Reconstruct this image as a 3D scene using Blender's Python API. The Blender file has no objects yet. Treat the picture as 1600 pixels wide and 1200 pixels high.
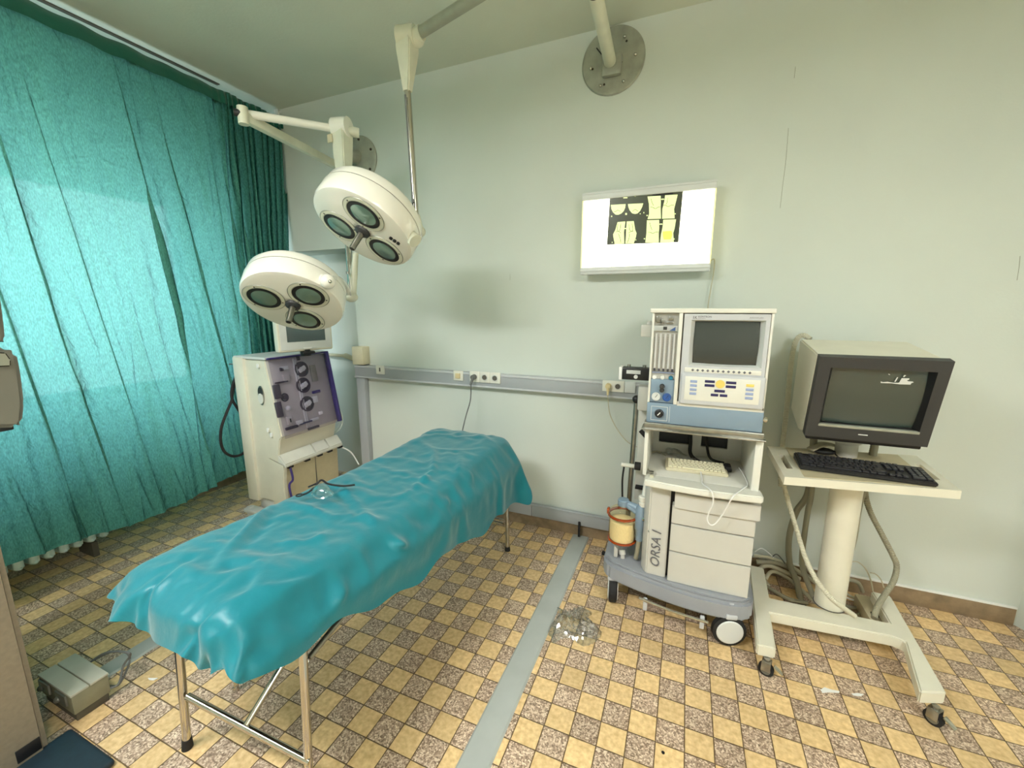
import bpy, bmesh, math, random
from mathutils import Vector, Matrix, noise
from math import sin, cos, pi, radians, exp, sqrt

scene = bpy.context.scene
random.seed(7)

# ------------------------------------------------------------------ camera
FPX, PITCH, YAW, CAMH = 650.5, radians(10.36), radians(22.54), 1.582
FWD = Vector((-sin(YAW) * cos(PITCH), cos(YAW) * cos(PITCH), -sin(PITCH)))
RGT = Vector((cos(YAW), sin(YAW), 0))
UPV = RGT.cross(FWD)
CAM = Vector((0, 0, CAMH))
cd = bpy.data.cameras.new('camera')
cam = bpy.data.objects.new('camera', cd)
scene.collection.objects.link(cam)
cd.sensor_fit = 'HORIZONTAL'
cd.sensor_width = 36.0
cd.lens = FPX / 1600 * 36.0
cd.clip_start = 0.02
cam.matrix_world = Matrix.Translation(CAM) @ Matrix((RGT, UPV, -FWD)).transposed().to_4x4()
scene.camera = cam

# ------------------------------------------------------------------ world, daylight, exposure
w = bpy.data.worlds.new('world')
scene.world = w
w.use_nodes = True
wn = w.node_tree
bgn = wn.nodes['Background']
bgn.inputs[1].default_value = 11.5
_g = wn.nodes.new('ShaderNodeTexCoord'); _s = wn.nodes.new('ShaderNodeSeparateXYZ'); _r = wn.nodes.new('ShaderNodeValToRGB')
wn.links.new(_g.outputs['Generated'], _s.inputs[0]); _m = wn.nodes.new('ShaderNodeMapRange')
_m.inputs[1].default_value = -1.0; _m.inputs[2].default_value = 1.0
wn.links.new(_s.outputs[2], _m.inputs[0]); wn.links.new(_m.outputs[0], _r.inputs[0]); wn.links.new(_r.outputs[0], bgn.inputs[0])
_e = _r.color_ramp.elements
_e[0].position = 0.46; _e[0].color = (0.62, 0.74, 0.76, 1); _e[1].position = 0.52; _e[1].color = (0.80, 0.95, 1.0, 1)
_q = _r.color_ramp.elements.new(1.0); _q.color = (0.55, 0.80, 1.0, 1)
al = bpy.data.lights.new('window_daylight', 'AREA')
al.shape = 'RECTANGLE'; al.size = 1.55; al.size_y = 3.05
al.cycles.is_portal = True
alo = bpy.data.objects.new('window_daylight', al)
scene.collection.objects.link(alo)
alo.location = (-3.96, 0.76, 1.69)
alo.rotation_euler = (0, radians(-90), 0)
vs = scene.view_settings
vs.view_transform = 'Standard'
vs.look = 'None'
vs.exposure = 0.03
vs.gamma = 1.0
vs.use_curve_mapping = False
scene.cycles.max_bounces = 10
scene.cycles.diffuse_bounces = 6
scene.cycles.transparent_max_bounces = 16
scene.cycles.sample_clamp_indirect = 6.0
scene.cycles.caustics_reflective = False
scene.cycles.caustics_refractive = False
LAMP_W = 100.0
LAMP_COL = (0.985, 0.99, 0.975)

# ------------------------------------------------------------------ pixel to world helpers (frame 1600 x 1200)
def ray(x, y):
    return FWD + RGT * ((x - 800) / FPX) - UPV * ((y - 600) / FPX)
def PZ(x, y, z):
    d = ray(x, y); return CAM + d * ((z - CAMH) / d.z)
def PY(x, y, Y):
    d = ray(x, y); return CAM + d * (Y / d.y)
def PX(x, y, X):
    d = ray(x, y); return CAM + d * (X / d.x)
def PP(x, y, o, n):
    d = ray(x, y); return CAM + d * ((o - CAM).dot(n) / d.dot(n))

# ------------------------------------------------------------------ materials
def lin(c):
    return tuple(((v / 255) / 12.92 if v / 255 <= 0.04045 else ((v / 255 + 0.055) / 1.055) ** 2.4) for v in c)
def rgb(c):
    return (*lin(c), 1.0)
MATS = {}
def mat(name, col, rough=0.6, metal=0.0, noise=0.0, nscale=20, bump=0.0, bscale=60, spec=0.5, trans=0.0, emit=None, estr=1.0, alpha=1.0, coat=0.0):
    if name in MATS: return MATS[name]
    m = bpy.data.materials.new(name); m.use_nodes = True
    nt = m.node_tree; b = nt.nodes['Principled BSDF']
    b.inputs['Base Color'].default_value = rgb(col)
    b.inputs['Roughness'].default_value = rough
    b.inputs['Metallic'].default_value = metal
    b.inputs['Specular IOR Level'].default_value = spec
    b.inputs['Transmission Weight'].default_value = trans
    b.inputs['Alpha'].default_value = alpha
    b.inputs['Coat Weight'].default_value = coat
    tc = nt.nodes.new('ShaderNodeTexCoord')
    if noise > 0:
        n = nt.nodes.new('ShaderNodeTexNoise'); n.inputs['Scale'].default_value = nscale; n.inputs['Detail'].default_value = 5
        nt.links.new(tc.outputs['Object'], n.inputs['Vector'])
        mp = nt.nodes.new('ShaderNodeMapRange'); mp.inputs[1].default_value = 0.3; mp.inputs[2].default_value = 0.7
        mp.inputs[3].default_value = 1 - noise; mp.inputs[4].default_value = 1 + noise * 0.4
        nt.links.new(n.outputs['Fac'], mp.inputs[0])
        mx = nt.nodes.new('ShaderNodeVectorMath'); mx.operation = 'SCALE'
        mx.inputs[0].default_value = lin(col)
        nt.links.new(mp.outputs[0], mx.inputs['Scale'])
        nt.links.new(mx.outputs[0], b.inputs['Base Color'])
    if bump > 0:
        n2 = nt.nodes.new('ShaderNodeTexNoise'); n2.inputs['Scale'].default_value = bscale; n2.inputs['Detail'].default_value = 6
        nt.links.new(tc.outputs['Object'], n2.inputs['Vector'])
        bp = nt.nodes.new('ShaderNodeBump'); bp.inputs['Strength'].default_value = bump; bp.inputs['Distance'].default_value = 0.01
        nt.links.new(n2.outputs['Fac'], bp.inputs['Height'])
        nt.links.new(bp.outputs[0], b.inputs['Normal'])
    if emit is not None:
        b.inputs['Emission Color'].default_value = rgb(emit)
        b.inputs['Emission Strength'].default_value = estr
    MATS[name] = m
    return m

M = {}
M['cream'] = mat('cream_enamel', (226, 222, 205), 0.32, noise=0.05, nscale=9)
M['lampwhite'] = mat('lamp_enamel', (238, 235, 224), 0.22, noise=0.03, nscale=6, coat=0.3)
M['oldwhite'] = mat('old_white_paint', (214, 214, 194), 0.4, noise=0.10, nscale=12)
M['chrome'] = mat('chrome', (200, 196, 186), 0.14, 1.0)
M['steel'] = mat('brushed_steel', (165, 163, 155), 0.3, 1.0, noise=0.15, nscale=40)
M['black'] = mat('black_plastic', (22, 22, 24), 0.45)
M['rubber'] = mat('black_rubber', (26, 25, 25), 0.75)
M['darkgrey'] = mat('charcoal_plastic', (50, 50, 50), 0.5, bump=0.1, bscale=400)
M['grey'] = mat('light_grey_plastic', (196, 198, 202), 0.42, noise=0.03)
M['machine'] = mat('machine_grey_beige', (202, 200, 193), 0.45, noise=0.04, nscale=7)
M['machwhite'] = mat('machine_white', (226, 225, 216), 0.4, noise=0.03)
M['bluegrey'] = mat('blue_grey_panel', (126, 146, 164), 0.4, noise=0.05, nscale=10)
M['basegrey'] = mat('blue_grey_base', (152, 155, 162), 0.5, noise=0.06, nscale=8, bump=0.05, bscale=300)
M['beige'] = mat('beige_plastic', (214, 206, 178), 0.5, noise=0.05)
M['keybeige'] = mat('key_beige', (232, 226, 196), 0.5)
M['keyblack'] = mat('key_black', (36, 36, 42), 0.35)
M['crt'] = mat('crt_glass', (48, 53, 50), 0.16, noise=0.04, nscale=3, coat=0.5)
M['crt2'] = mat('crt_glass_green', (54, 66, 61), 0.14, noise=0.04, nscale=3, coat=0.5)
M['trunk'] = mat('grey_trunking', (164, 168, 172), 0.5)
M['socket'] = mat('socket_white', (232, 230, 220), 0.35)
M['socketdark'] = mat('socket_hole', (90, 86, 80), 0.6)
M['switchbeige'] = mat('switch_beige', (224, 206, 160), 0.45)
M['white'] = mat('white_plastic', (238, 238, 236), 0.4)
M['navy'] = mat('navy_button', (40, 34, 84), 0.4)
M['lilac'] = mat('lilac_button', (150, 164, 200), 0.5)
M['yellow'] = mat('yellow_button', (232, 206, 110), 0.45)
M['blue'] = mat('gauge_blue', (44, 84, 150), 0.4)
M['teal'] = mat('teal_plug', (24, 110, 140), 0.4)
M['tan'] = mat('tan_plastic', (196, 184, 152), 0.55, noise=0.06)
M['mauve'] = mat('mauve_panel', (190, 186, 182), 0.45, noise=0.06, nscale=20)
M['mauvedark'] = mat('mauve_recess', (70, 62, 74), 0.5)
M['hose'] = mat('cream_hose', (206, 202, 182), 0.55)
M['hosegrey'] = mat('taupe_hose', (150, 145, 124), 0.6)
M['cable'] = mat('beige_cable', (190, 184, 160), 0.55)
M['greycable'] = mat('grey_cable', (98, 100, 98), 0.55)
M['clear'] = None
M['amberrim'] = mat('amber_rim', (176, 70, 14), 0.12, trans=0.35, coat=0.5)
M['lime'] = mat('soda_lime', (250, 240, 214), 0.9, bump=0.5, bscale=160)
M['column'] = mat('taupe_column', (136, 125, 108), 0.5, noise=0.12, nscale=60, bump=0.05, bscale=300)
M['housing'] = mat('grey_housing', (112, 109, 98), 0.3, noise=0.05, coat=0.2)
M['padteal'] = mat('dark_teal_pad', (16, 38, 50), 0.6, noise=0.2, nscale=60)
M['stonebox'] = mat('pedal_box_grey', (186, 184, 170), 0.5, noise=0.08, nscale=15)
M['pedalside'] = mat('pedal_box_side', (136, 132, 108), 0.55, noise=0.1, nscale=25)
M['dirty'] = mat('dark_base', (84, 78, 66), 0.7, noise=0.2)
M['ink'] = mat('grey_ink', (98, 98, 104), 0.6)
M['palegrey'] = mat('pale_grey', (214, 216, 214), 0.4)
M['radiator'] = mat('radiator_enamel', (214, 226, 220), 0.35)
M['purple'] = mat('purple_edge', (62, 50, 118), 0.3)
M['screen'] = mat('lcd_screen', (78, 92, 94), 0.2, coat=0.3)
M['screwdark'] = mat('rust_spot', (58, 52, 40), 0.8)
M['armgrey'] = mat('grey_green_arm', (150, 152, 136), 0.4, noise=0.1)
M['platesteel'] = mat('old_plate_metal', (164, 166, 152), 0.35, 0.15, noise=0.25, nscale=14)

def glassy(name, tint, mixg=0.18, rough=0.08, mul=0.6):
    m = bpy.data.materials.new(name); m.use_nodes = True; nt = m.node_tree; nt.nodes.clear()
    o = nt.nodes.new('ShaderNodeOutputMaterial'); mx = nt.nodes.new('ShaderNodeMixShader')
    t = nt.nodes.new('ShaderNodeBsdfTransparent'); t.inputs[0].default_value = tint
    g = nt.nodes.new('ShaderNodeBsdfGlossy'); g.inputs['Roughness'].default_value = rough; g.inputs[0].default_value = (1, 1, 1, 1)
    fr = nt.nodes.new('ShaderNodeLayerWeight'); fr.inputs[0].default_value = 0.35
    ad = nt.nodes.new('ShaderNodeMath'); ad.operation = 'MULTIPLY_ADD'; ad.inputs[1].default_value = mul; ad.inputs[2].default_value = mixg
    nt.links.new(fr.outputs['Facing'], ad.inputs[0]); nt.links.new(ad.outputs[0], mx.inputs[0])
    nt.links.new(t.outputs[0], mx.inputs[1]); nt.links.new(g.outputs[0], mx.inputs[2]); nt.links.new(mx.outputs[0], o.inputs[0])
    return m
M['clear'] = glassy('clear_plastic', (0.93, 0.96, 0.96, 1), 0.10, 0.12)
M['pane'] = glassy('window_glass', (0.96, 0.98, 0.98, 1), 0.02, 0.03)
M['cover'] = glassy('purple_tinted_cover', (0.86, 0.84, 0.90, 1), 0.01, 0.2, 0.12)
M['amber'] = glassy('amber_plastic', (1.0, 0.93, 0.74, 1), 0.03, 0.10, 0.35)
M['bag'] = glassy('crumpled_film', (0.90, 0.91, 0.90, 1), 0.22, 0.22)
M['flowcover'] = glassy('flowmeter_cover', (0.95, 0.95, 0.95, 1), 0.02, 0.15, 0.25)

# opal lens of the surgical lamps
def lens_mat():
    m = mat('lamp_lens', (120, 150, 138), 0.12, coat=0.6, noise=0.12, nscale=6, metal=0.35)
    return m
M['lens'] = lens_mat()

# cloth: green drape
def cloth(name, col, rough=0.75, weave=900, wb=0.15, sheen=0.3):
    m = bpy.data.materials.new(name); m.use_nodes = True; nt = m.node_tree; b = nt.nodes['Principled BSDF']
    b.inputs['Base Color'].default_value = rgb(col); b.inputs['Roughness'].default_value = rough
    b.inputs['Sheen Weight'].default_value = sheen; b.inputs['Specular IOR Level'].default_value = 0.35
    tc = nt.nodes.new('ShaderNodeTexCoord')
    n = nt.nodes.new('ShaderNodeTexNoise'); n.inputs['Scale'].default_value = 7; n.inputs['Detail'].default_value = 6
    nt.links.new(tc.outputs['Object'], n.inputs['Vector'])
    bp = nt.nodes.new('ShaderNodeBump'); bp.inputs['Strength'].default_value = 0.35; bp.inputs['Distance'].default_value = 0.02
    nt.links.new(n.outputs['Fac'], bp.inputs['Height'])
    n2 = nt.nodes.new('ShaderNodeTexNoise'); n2.inputs['Scale'].default_value = weave; n2.inputs['Detail'].default_value = 2
    nt.links.new(tc.outputs['Object'], n2.inputs['Vector'])
    bp2 = nt.nodes.new('ShaderNodeBump'); bp2.inputs['Strength'].default_value = wb; bp2.inputs['Distance'].default_value = 0.001
    nt.links.new(n2.outputs['Fac'], bp2.inputs['Height']); nt.links.new(bp.outputs[0], bp2.inputs['Normal'])
    nt.links.new(bp2.outputs[0], b.inputs['Normal'])
    return m
M['drape'] = cloth('teal_surgical_cloth', (0, 112, 126), 0.40)
M['hemcloth'] = cloth('green_header_cloth', (16, 92, 74), 0.85)

def curtain_mat():
    m = bpy.data.materials.new('green_curtain_cloth'); m.use_nodes = True; nt = m.node_tree; nt.nodes.clear()
    o = nt.nodes.new('ShaderNodeOutputMaterial')
    d = nt.nodes.new('ShaderNodeBsdfDiffuse'); t = nt.nodes.new('ShaderNodeBsdfTranslucent'); mx = nt.nodes.new('ShaderNodeMixShader')
    tr = nt.nodes.new('ShaderNodeBsdfTransparent'); mx2 = nt.nodes.new('ShaderNodeMixShader')
    tc = nt.nodes.new('ShaderNodeTexCoord')
    mpn = nt.nodes.new('ShaderNodeMapping'); mpn.inputs['Scale'].default_value = (1, 2.4, 0.7)
    nt.links.new(tc.outputs['Object'], mpn.inputs[0])
    n = nt.nodes.new('ShaderNodeTexNoise'); n.inputs['Scale'].default_value = 90; n.inputs['Detail'].default_value = 4
    nt.links.new(mpn.outputs[0], n.inputs['Vector'])
    mr = nt.nodes.new('ShaderNodeMapRange'); mr.inputs[1].default_value = 0.3; mr.inputs[2].default_value = 0.7
    mr.inputs[3].default_value = 0.72; mr.inputs[4].default_value = 1.2
    nt.links.new(n.outputs['Fac'], mr.inputs[0])
    lw = nt.nodes.new('ShaderNodeLayerWeight'); lw.inputs[0].default_value = 0.5      # cloth colour darkened where it turns edge-on, to shade the folds
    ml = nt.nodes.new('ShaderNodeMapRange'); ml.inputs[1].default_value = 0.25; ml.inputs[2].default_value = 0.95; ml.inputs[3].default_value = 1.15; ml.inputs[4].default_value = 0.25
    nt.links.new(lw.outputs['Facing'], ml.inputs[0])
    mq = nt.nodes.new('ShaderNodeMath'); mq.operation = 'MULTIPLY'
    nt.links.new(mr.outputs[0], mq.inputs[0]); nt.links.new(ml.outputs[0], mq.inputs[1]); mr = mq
    def sc(col, node):
        v = nt.nodes.new('ShaderNodeVectorMath'); v.operation = 'SCALE'; v.inputs[0].default_value = col
        nt.links.new(mr.outputs[0], v.inputs['Scale']); nt.links.new(v.outputs[0], node.inputs[0])
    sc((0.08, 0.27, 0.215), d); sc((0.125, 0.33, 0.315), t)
    n3 = nt.nodes.new('ShaderNodeTexNoise'); n3.inputs['Scale'].default_value = 14; n3.inputs['Detail'].default_value = 6; n3.inputs['Distortion'].default_value = 0.8
    nt.links.new(tc.outputs['Object'], n3.inputs['Vector'])
    bp = nt.nodes.new('ShaderNodeBump'); bp.inputs['Strength'].default_value = 0.6; bp.inputs['Distance'].default_value = 0.03
    nt.links.new(n3.outputs['Fac'], bp.inputs['Height'])
    nt.links.new(bp.outputs[0], d.inputs['Normal']); nt.links.new(bp.outputs[0], t.inputs['Normal']); nt.links.new(bp.outputs[0], lw.inputs['Normal'])
    mx.inputs[0].default_value = 0.36
    nt.links.new(d.outputs[0], mx.inputs[1]); nt.links.new(t.outputs[0], mx.inputs[2])
    tr.inputs[0].default_value = (0.85, 1.0, 1.0, 1)
    mx2.inputs[0].default_value = 0.014
    nt.links.new(mx.outputs[0], mx2.inputs[1]); nt.links.new(tr.outputs[0], mx2.inputs[2])
    nt.links.new(mx2.outputs[0], o.inputs[0])
    return m
M['curtain'] = curtain_mat()

def wall_mat(name, col, b=0.12, scale=90, stain=0.06, sscale=1.6):
    m = bpy.data.materials.new(name); m.use_nodes = True; nt = m.node_tree; p = nt.nodes['Principled BSDF']
    p.inputs['Roughness'].default_value = 0.72; p.inputs['Specular IOR Level'].default_value = 0.3
    g = nt.nodes.new('ShaderNodeNewGeometry')
    n = nt.nodes.new('ShaderNodeTexNoise'); n.inputs['Scale'].default_value = sscale; n.inputs['Detail'].default_value = 7
    nt.links.new(g.outputs['Position'], n.inputs['Vector'])
    mr = nt.nodes.new('ShaderNodeMapRange'); mr.inputs[1].default_value = 0.3; mr.inputs[2].default_value = 0.7
    mr.inputs[3].default_value = 1 - stain; mr.inputs[4].default_value = 1.0
    nt.links.new(n.outputs['Fac'], mr.inputs[0])
    v = nt.nodes.new('ShaderNodeVectorMath'); v.operation = 'SCALE'; v.inputs[0].default_value = lin(col)
    nt.links.new(mr.outputs[0], v.inputs['Scale']); nt.links.new(v.outputs[0], p.inputs['Base Color'])
    n2 = nt.nodes.new('ShaderNodeTexNoise'); n2.inputs['Scale'].default_value = scale; n2.inputs['Detail'].default_value = 5
    nt.links.new(g.outputs['Position'], n2.inputs['Vector'])
    bp = nt.nodes.new('ShaderNodeBump'); bp.inputs['Strength'].default_value = b; bp.inputs['Distance'].default_value = 0.004
    nt.links.new(n2.outputs['Fac'], bp.inputs['Height']); nt.links.new(bp.outputs[0], p.inputs['Normal'])
    return m
M['wall'] = wall_mat('wall_paint', (213, 219, 212))
M['ceil'] = wall_mat('ceiling_paint', (214, 219, 206), 0.2, 70, 0.10)
M['skirt'] = wall_mat('skirting_stone', (156, 134, 106), 0.2, 40, 0.45, 14)
M['strip'] = mat('floor_strip_grey', (172, 176, 172), 0.5, noise=0.12, nscale=5)

def floor_mat():
    m = bpy.data.materials.new('checker_tiles'); m.use_nodes = True; nt = m.node_tree; p = nt.nodes['Principled BSDF']
    L = nt.links.new
    def N(t, **k):
        n = nt.nodes.new(t)
        for a, b in k.items(): setattr(n, a, b)
        return n
    g = N('ShaderNodeNewGeometry'); mp = N('ShaderNodeVectorMath', operation='MULTIPLY_ADD')
    mp.inputs[1].default_value = (10, 10, 0); mp.inputs[2].default_value = (101.0, 99.14, 0)
    L(g.outputs['Position'], mp.inputs[0])
    fl = N('ShaderNodeVectorMath', operation='FLOOR'); L(mp.outputs[0], fl.inputs[0])
    fr = N('ShaderNodeVectorMath', operation='FRACTION'); L(mp.outputs[0], fr.inputs[0])
    sx = N('ShaderNodeSeparateXYZ'); L(fl.outputs[0], sx.inputs[0])
    su = N('ShaderNodeMath', operation='ADD'); L(sx.outputs[0], su.inputs[0]); L(sx.outputs[1], su.inputs[1])
    md = N('ShaderNodeMath', operation='MODULO'); md.inputs[1].default_value = 2; L(su.outputs[0], md.inputs[0])
    # 1 -> speckled (index sum odd; offset 100 + 99 is odd so parity flips)
    par = N('ShaderNodeMath', operation='GREATER_THAN'); par.inputs[1].default_value = 0.5; L(md.outputs[0], par.inputs[0])
    wn_ = N('ShaderNodeTexWhiteNoise', noise_dimensions='3D'); L(fl.outputs[0], wn_.inputs['Vector'])
    # yellow tile
    n1 = N('ShaderNodeTexNoise'); n1.inputs['Scale'].default_value = 55; n1.inputs['Detail'].default_value = 5; L(g.outputs['Position'], n1.inputs['Vector'])
    cy = N('ShaderNodeValToRGB'); cy.color_ramp.elements[0].position = 0.3; cy.color_ramp.elements[0].color = rgb((208, 172, 120))
    cy.color_ramp.elements[1].position = 0.7; cy.color_ramp.elements[1].color = rgb((241, 210, 158)); L(n1.outputs['Fac'], cy.inputs[0])
    # speckled tile
    vo = N('ShaderNodeTexVoronoi'); vo.inputs['Scale'].default_value = 190; L(g.outputs['Position'], vo.inputs['Vector'])
    sp = N('ShaderNodeSeparateColor'); L(vo.outputs['Color'], sp.inputs[0])
    cs = N('ShaderNodeValToRGB'); e = cs.color_ramp.elements
    e[0].position = 0.0; e[0].color = rgb((122, 100, 82)); e[1].position = 1.0; e[1].color = rgb((238, 218, 194))
    a = cs.color_ramp.elements.new(0.35); a.color = rgb((166, 140, 120)); a = cs.color_ramp.elements.new(0.7); a.color = rgb((204, 178, 154))
    L(sp.outputs[0], cs.inputs[0])
    mxc = N('ShaderNodeMix', data_type='RGBA'); L(par.outputs[0], mxc.inputs[0]); L(cy.outputs[0], mxc.inputs[7]); L(cs.outputs[0], mxc.inputs[6])
    # per tile value
    mr = N('ShaderNodeMapRange'); mr.inputs[3].default_value = 0.90; mr.inputs[4].default_value = 1.08; L(wn_.outputs['Value'], mr.inputs[0])
    # large stains
    n2 = N('ShaderNodeTexNoise'); n2.inputs['Scale'].default_value = 2.3; n2.inputs['Detail'].default_value = 8; n2.inputs['Roughness'].default_value = 0.65; L(g.outputs['Position'], n2.inputs['Vector'])
    mr2 = N('ShaderNodeMapRange'); mr2.inputs[1].default_value = 0.35; mr2.inputs[2].default_value = 0.6; mr2.inputs[3].default_value = 0.86; mr2.inputs[4].default_value = 1.04; L(n2.outputs['Fac'], mr2.inputs[0])
    mm = N('ShaderNodeMath', operation='MULTIPLY'); L(mr.outputs[0], mm.inputs[0]); L(mr2.outputs[0], mm.inputs[1])
    sc = N('ShaderNodeVectorMath', operation='SCALE'); L(mxc.outputs[2], sc.inputs[0]); L(mm.outputs[0], sc.inputs['Scale'])
    # joints
    sf = N('ShaderNodeSeparateXYZ'); L(fr.outputs[0], sf.inputs[0])
    def edge(out):
        a1 = N('ShaderNodeMath', operation='SUBTRACT'); a1.inputs[1].default_value = 0.5; L(out, a1.inputs[0])
        a2 = N('ShaderNodeMath', operation='ABSOLUTE'); L(a1.outputs[0], a2.inputs[0]); return a2
    ex, ey = edge(sf.outputs[0]), edge(sf.outputs[1])
    mxm = N('ShaderNodeMath', operation='MAXIMUM'); L(ex.outputs[0], mxm.inputs[0]); L(ey.outputs[0], mxm.inputs[1])
    n3 = N('ShaderNodeTexNoise'); n3.inputs['Scale'].default_value = 30; L(g.outputs['Position'], n3.inputs['Vector'])
    m3 = N('ShaderNodeMath', operation='MULTIPLY_ADD'); m3.inputs[1].default_value = 0.02; L(n3.outputs['Fac'], m3.inputs[0]); L(mxm.outputs[0], m3.inputs[2])
    jm = N('ShaderNodeMapRange'); jm.inputs[1].default_value = 0.482; jm.inputs[2].default_value = 0.499; L(m3.outputs[0], jm.inputs[0])
    mj = N('ShaderNodeMix', data_type='RGBA'); mj.inputs[7].default_value = rgb((92, 70, 44)); L(jm.outputs[0], mj.inputs[0]); L(sc.outputs[0], mj.inputs[6])
    L(mj.outputs[2], p.inputs['Base Color'])
    p.inputs['Roughness'].default_value = 0.30; p.inputs['Specular IOR Level'].default_value = 0.5
    bp = N('ShaderNodeBump'); bp.inputs['Strength'].default_value = 0.5; bp.inputs['Distance'].default_value = 0.002; bp.invert = True
    L(jm.outputs[0], bp.inputs['Height']); L(bp.outputs[0], p.inputs['Normal'])
    return m
M['floor'] = floor_mat()

# ------------------------------------------------------------------ mesh builder
def frame_of(d):
    d = Vector(d).normalized()
    a = Vector((0, 0, 1)) if abs(d.z) < 0.9 else Vector((1, 0, 0))
    x = a.cross(d).normalized(); y = d.cross(x)
    return Matrix((x, y, d)).transposed()

class MB:
    def __init__(s): s.v = []; s.f = []
    def _add(s, vs_, fs_):
        o = len(s.v); s.v += [Vector(v) for v in vs_]; s.f += [tuple(i + o for i in f) for f in fs_]
        return s
    def frombm(s, bm, mtx=None):
        bm.verts.index_update()
        s._add([(mtx @ v.co if mtx else v.co.copy()) for v in bm.verts], [[v.index for v in f.verts] for f in bm.faces])
        bm.free(); return s
    def box(s, c, size, bev=0.0, rot=None, seg=2):
        bm = bmesh.new(); bmesh.ops.create_cube(bm, size=1)
        for v in bm.verts: v.co = Vector((v.co.x * size[0], v.co.y * size[1], v.co.z * size[2]))
        if bev > 0: bmesh.ops.bevel(bm, geom=bm.edges[:], offset=min(bev, min(size) * 0.49), segments=seg, affect='EDGES', profile=0.5)
        m = Matrix.Translation(Vector(c))
        if rot is not None: m = m @ (rot.to_4x4())
        return s.frombm(bm, m)
    def bb(s, a, b, bev=0.0, seg=2):
        a = Vector(a); b = Vector(b)
        return s.box((a + b) / 2, [abs(x) for x in (b - a)], bev, None, seg)
    def cyl(s, p0, p1, r0, r1=None, seg=20, cap=True):
        r1 = r0 if r1 is None else r1
        p0 = Vector(p0); p1 = Vector(p1); R = frame_of(p1 - p0)
        vs_ = []
        for p, r in ((p0, r0), (p1, r1)):
            for i in range(seg):
                a = 2 * pi * i / seg; vs_.append(p + R @ Vector((r * cos(a), r * sin(a), 0)))
        fs_ = [(i, (i + 1) % seg, seg + (i + 1) % seg, seg + i) for i in range(seg)]
        if cap: fs_ += [tuple(reversed(range(seg))), tuple(range(seg, 2 * seg))]
        return s._add(vs_, fs_)
    def lathe(s, prof, o=(0, 0, 0), axis=(0, 0, 1), seg=32, R=None):
        o = Vector(o); R = R if R is not None else frame_of(axis)
        vs_ = []; fs_ = []
        n = len(prof)
        for (r, h) in prof:
            for i in range(seg):
                a = 2 * pi * i / seg; vs_.append(o + R @ Vector((r * cos(a), r * sin(a), h)))
        for k in range(n - 1):
            for i in range(seg):
                j = (i + 1) % seg
                fs_.append((k * seg + i, k * seg + j, (k + 1) * seg + j, (k + 1) * seg + i))
        if prof[0][0] > 1e-6: fs_.append(tuple(reversed(range(seg))))
        if prof[-1][0] > 1e-6: fs_.append(tuple(range((n - 1) * seg, n * seg)))
        return s._add(vs_, fs_)
    def tube(s, pts, r, seg=10, smooth=6, ridge=None):
        pts = [Vector(p) for p in pts]
        if smooth and len(pts) > 2:
            out = []
            for i in range(len(pts) - 1):
                p0 = pts[max(i - 1, 0)]; p1 = pts[i]; p2 = pts[i + 1]; p3 = pts[min(i + 2, len(pts) - 1)]
                for k in range(smooth):
                    t = k / smooth
                    out.append(0.5 * ((2 * p1) + (p2 - p0) * t + (2 * p0 - 5 * p1 + 4 * p2 - p3) * t * t + (3 * p1 - p0 - 3 * p2 + p3) * t ** 3))
            out.append(pts[-1]); pts = out
        if ridge:   # resample finely for corrugation
            d = [0]
            for i in range(1, len(pts)): d.append(d[-1] + (pts[i] - pts[i - 1]).length)
            n = max(4, int(d[-1] / (ridge / 2))); res = []; j = 0
            for k in range(n + 1):
                t = d[-1] * k / n
                while j < len(d) - 2 and d[j + 1] < t: j += 1
                u = (t - d[j]) / max(1e-9, d[j + 1] - d[j]); res.append(pts[j].lerp(pts[j + 1], u))
            pts = res
        n = len(pts); vs_ = []; prev = None
        for i, p in enumerate(pts):
            t = (pts[min(i + 1, n - 1)] - pts[max(i - 1, 0)])
            t = t.normalized() if t.length > 1e-9 else Vector((0, 0, 1))
            if prev is None: x = frame_of(t).col[0].copy()
            else:
                x = prev - t * prev.dot(t)
                x = x.normalized() if x.length > 1e-6 else frame_of(t).col[0].copy()
            prev = x; y = t.cross(x)
            rr = r[min(i * len(r) // n, len(r) - 1)] if isinstance(r, (list, tuple)) else r
            if ridge and i % 2: rr *= 0.84
            for k in range(seg):
                a = 2 * pi * k / seg; vs_.append(p + x * (rr * cos(a)) + y * (rr * sin(a)))
        fs_ = []
        for i in range(n - 1):
            for k in range(seg):
                q = (k + 1) % seg; fs_.append((i * seg + k, i * seg + q, (i + 1) * seg + q, (i + 1) * seg + k))
        fs_ += [tuple(reversed(range(seg))), tuple(range((n - 1) * seg, n * seg))]
        return s._add(vs_, fs_)
    def prism(s, pts, vec, bev=0.0):
        """closed polygon (3d points) swept along vec"""
        pts = [Vector(p) for p in pts]; vec = Vector(vec); n = len(pts)
        bm = bmesh.new()
        a = [bm.verts.new(p) for p in pts]; b = [bm.verts.new(p + vec) for p in pts]
        bm.faces.new(a); bm.faces.new(list(reversed(b)))
        for i in range(n):
            j = (i + 1) % n; bm.faces.new((a[j], a[i], b[i], b[j]))
        bmesh.ops.recalc_face_normals(bm, faces=bm.faces[:])
        if bev > 0: bmesh.ops.bevel(bm, geom=bm.edges[:], offset=bev, segments=2, affect='EDGES')
        return s.frombm(bm)
    def ball(s, c, r, seg=20, ring=12, scale=(1, 1, 1)):
        bm = bmesh.new(); bmesh.ops.create_uvsphere(bm, u_segments=seg, v_segments=ring, radius=r)
        return s.frombm(bm, Matrix.Translation(Vector(c)) @ Matrix.Diagonal((*scale, 1)))
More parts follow.
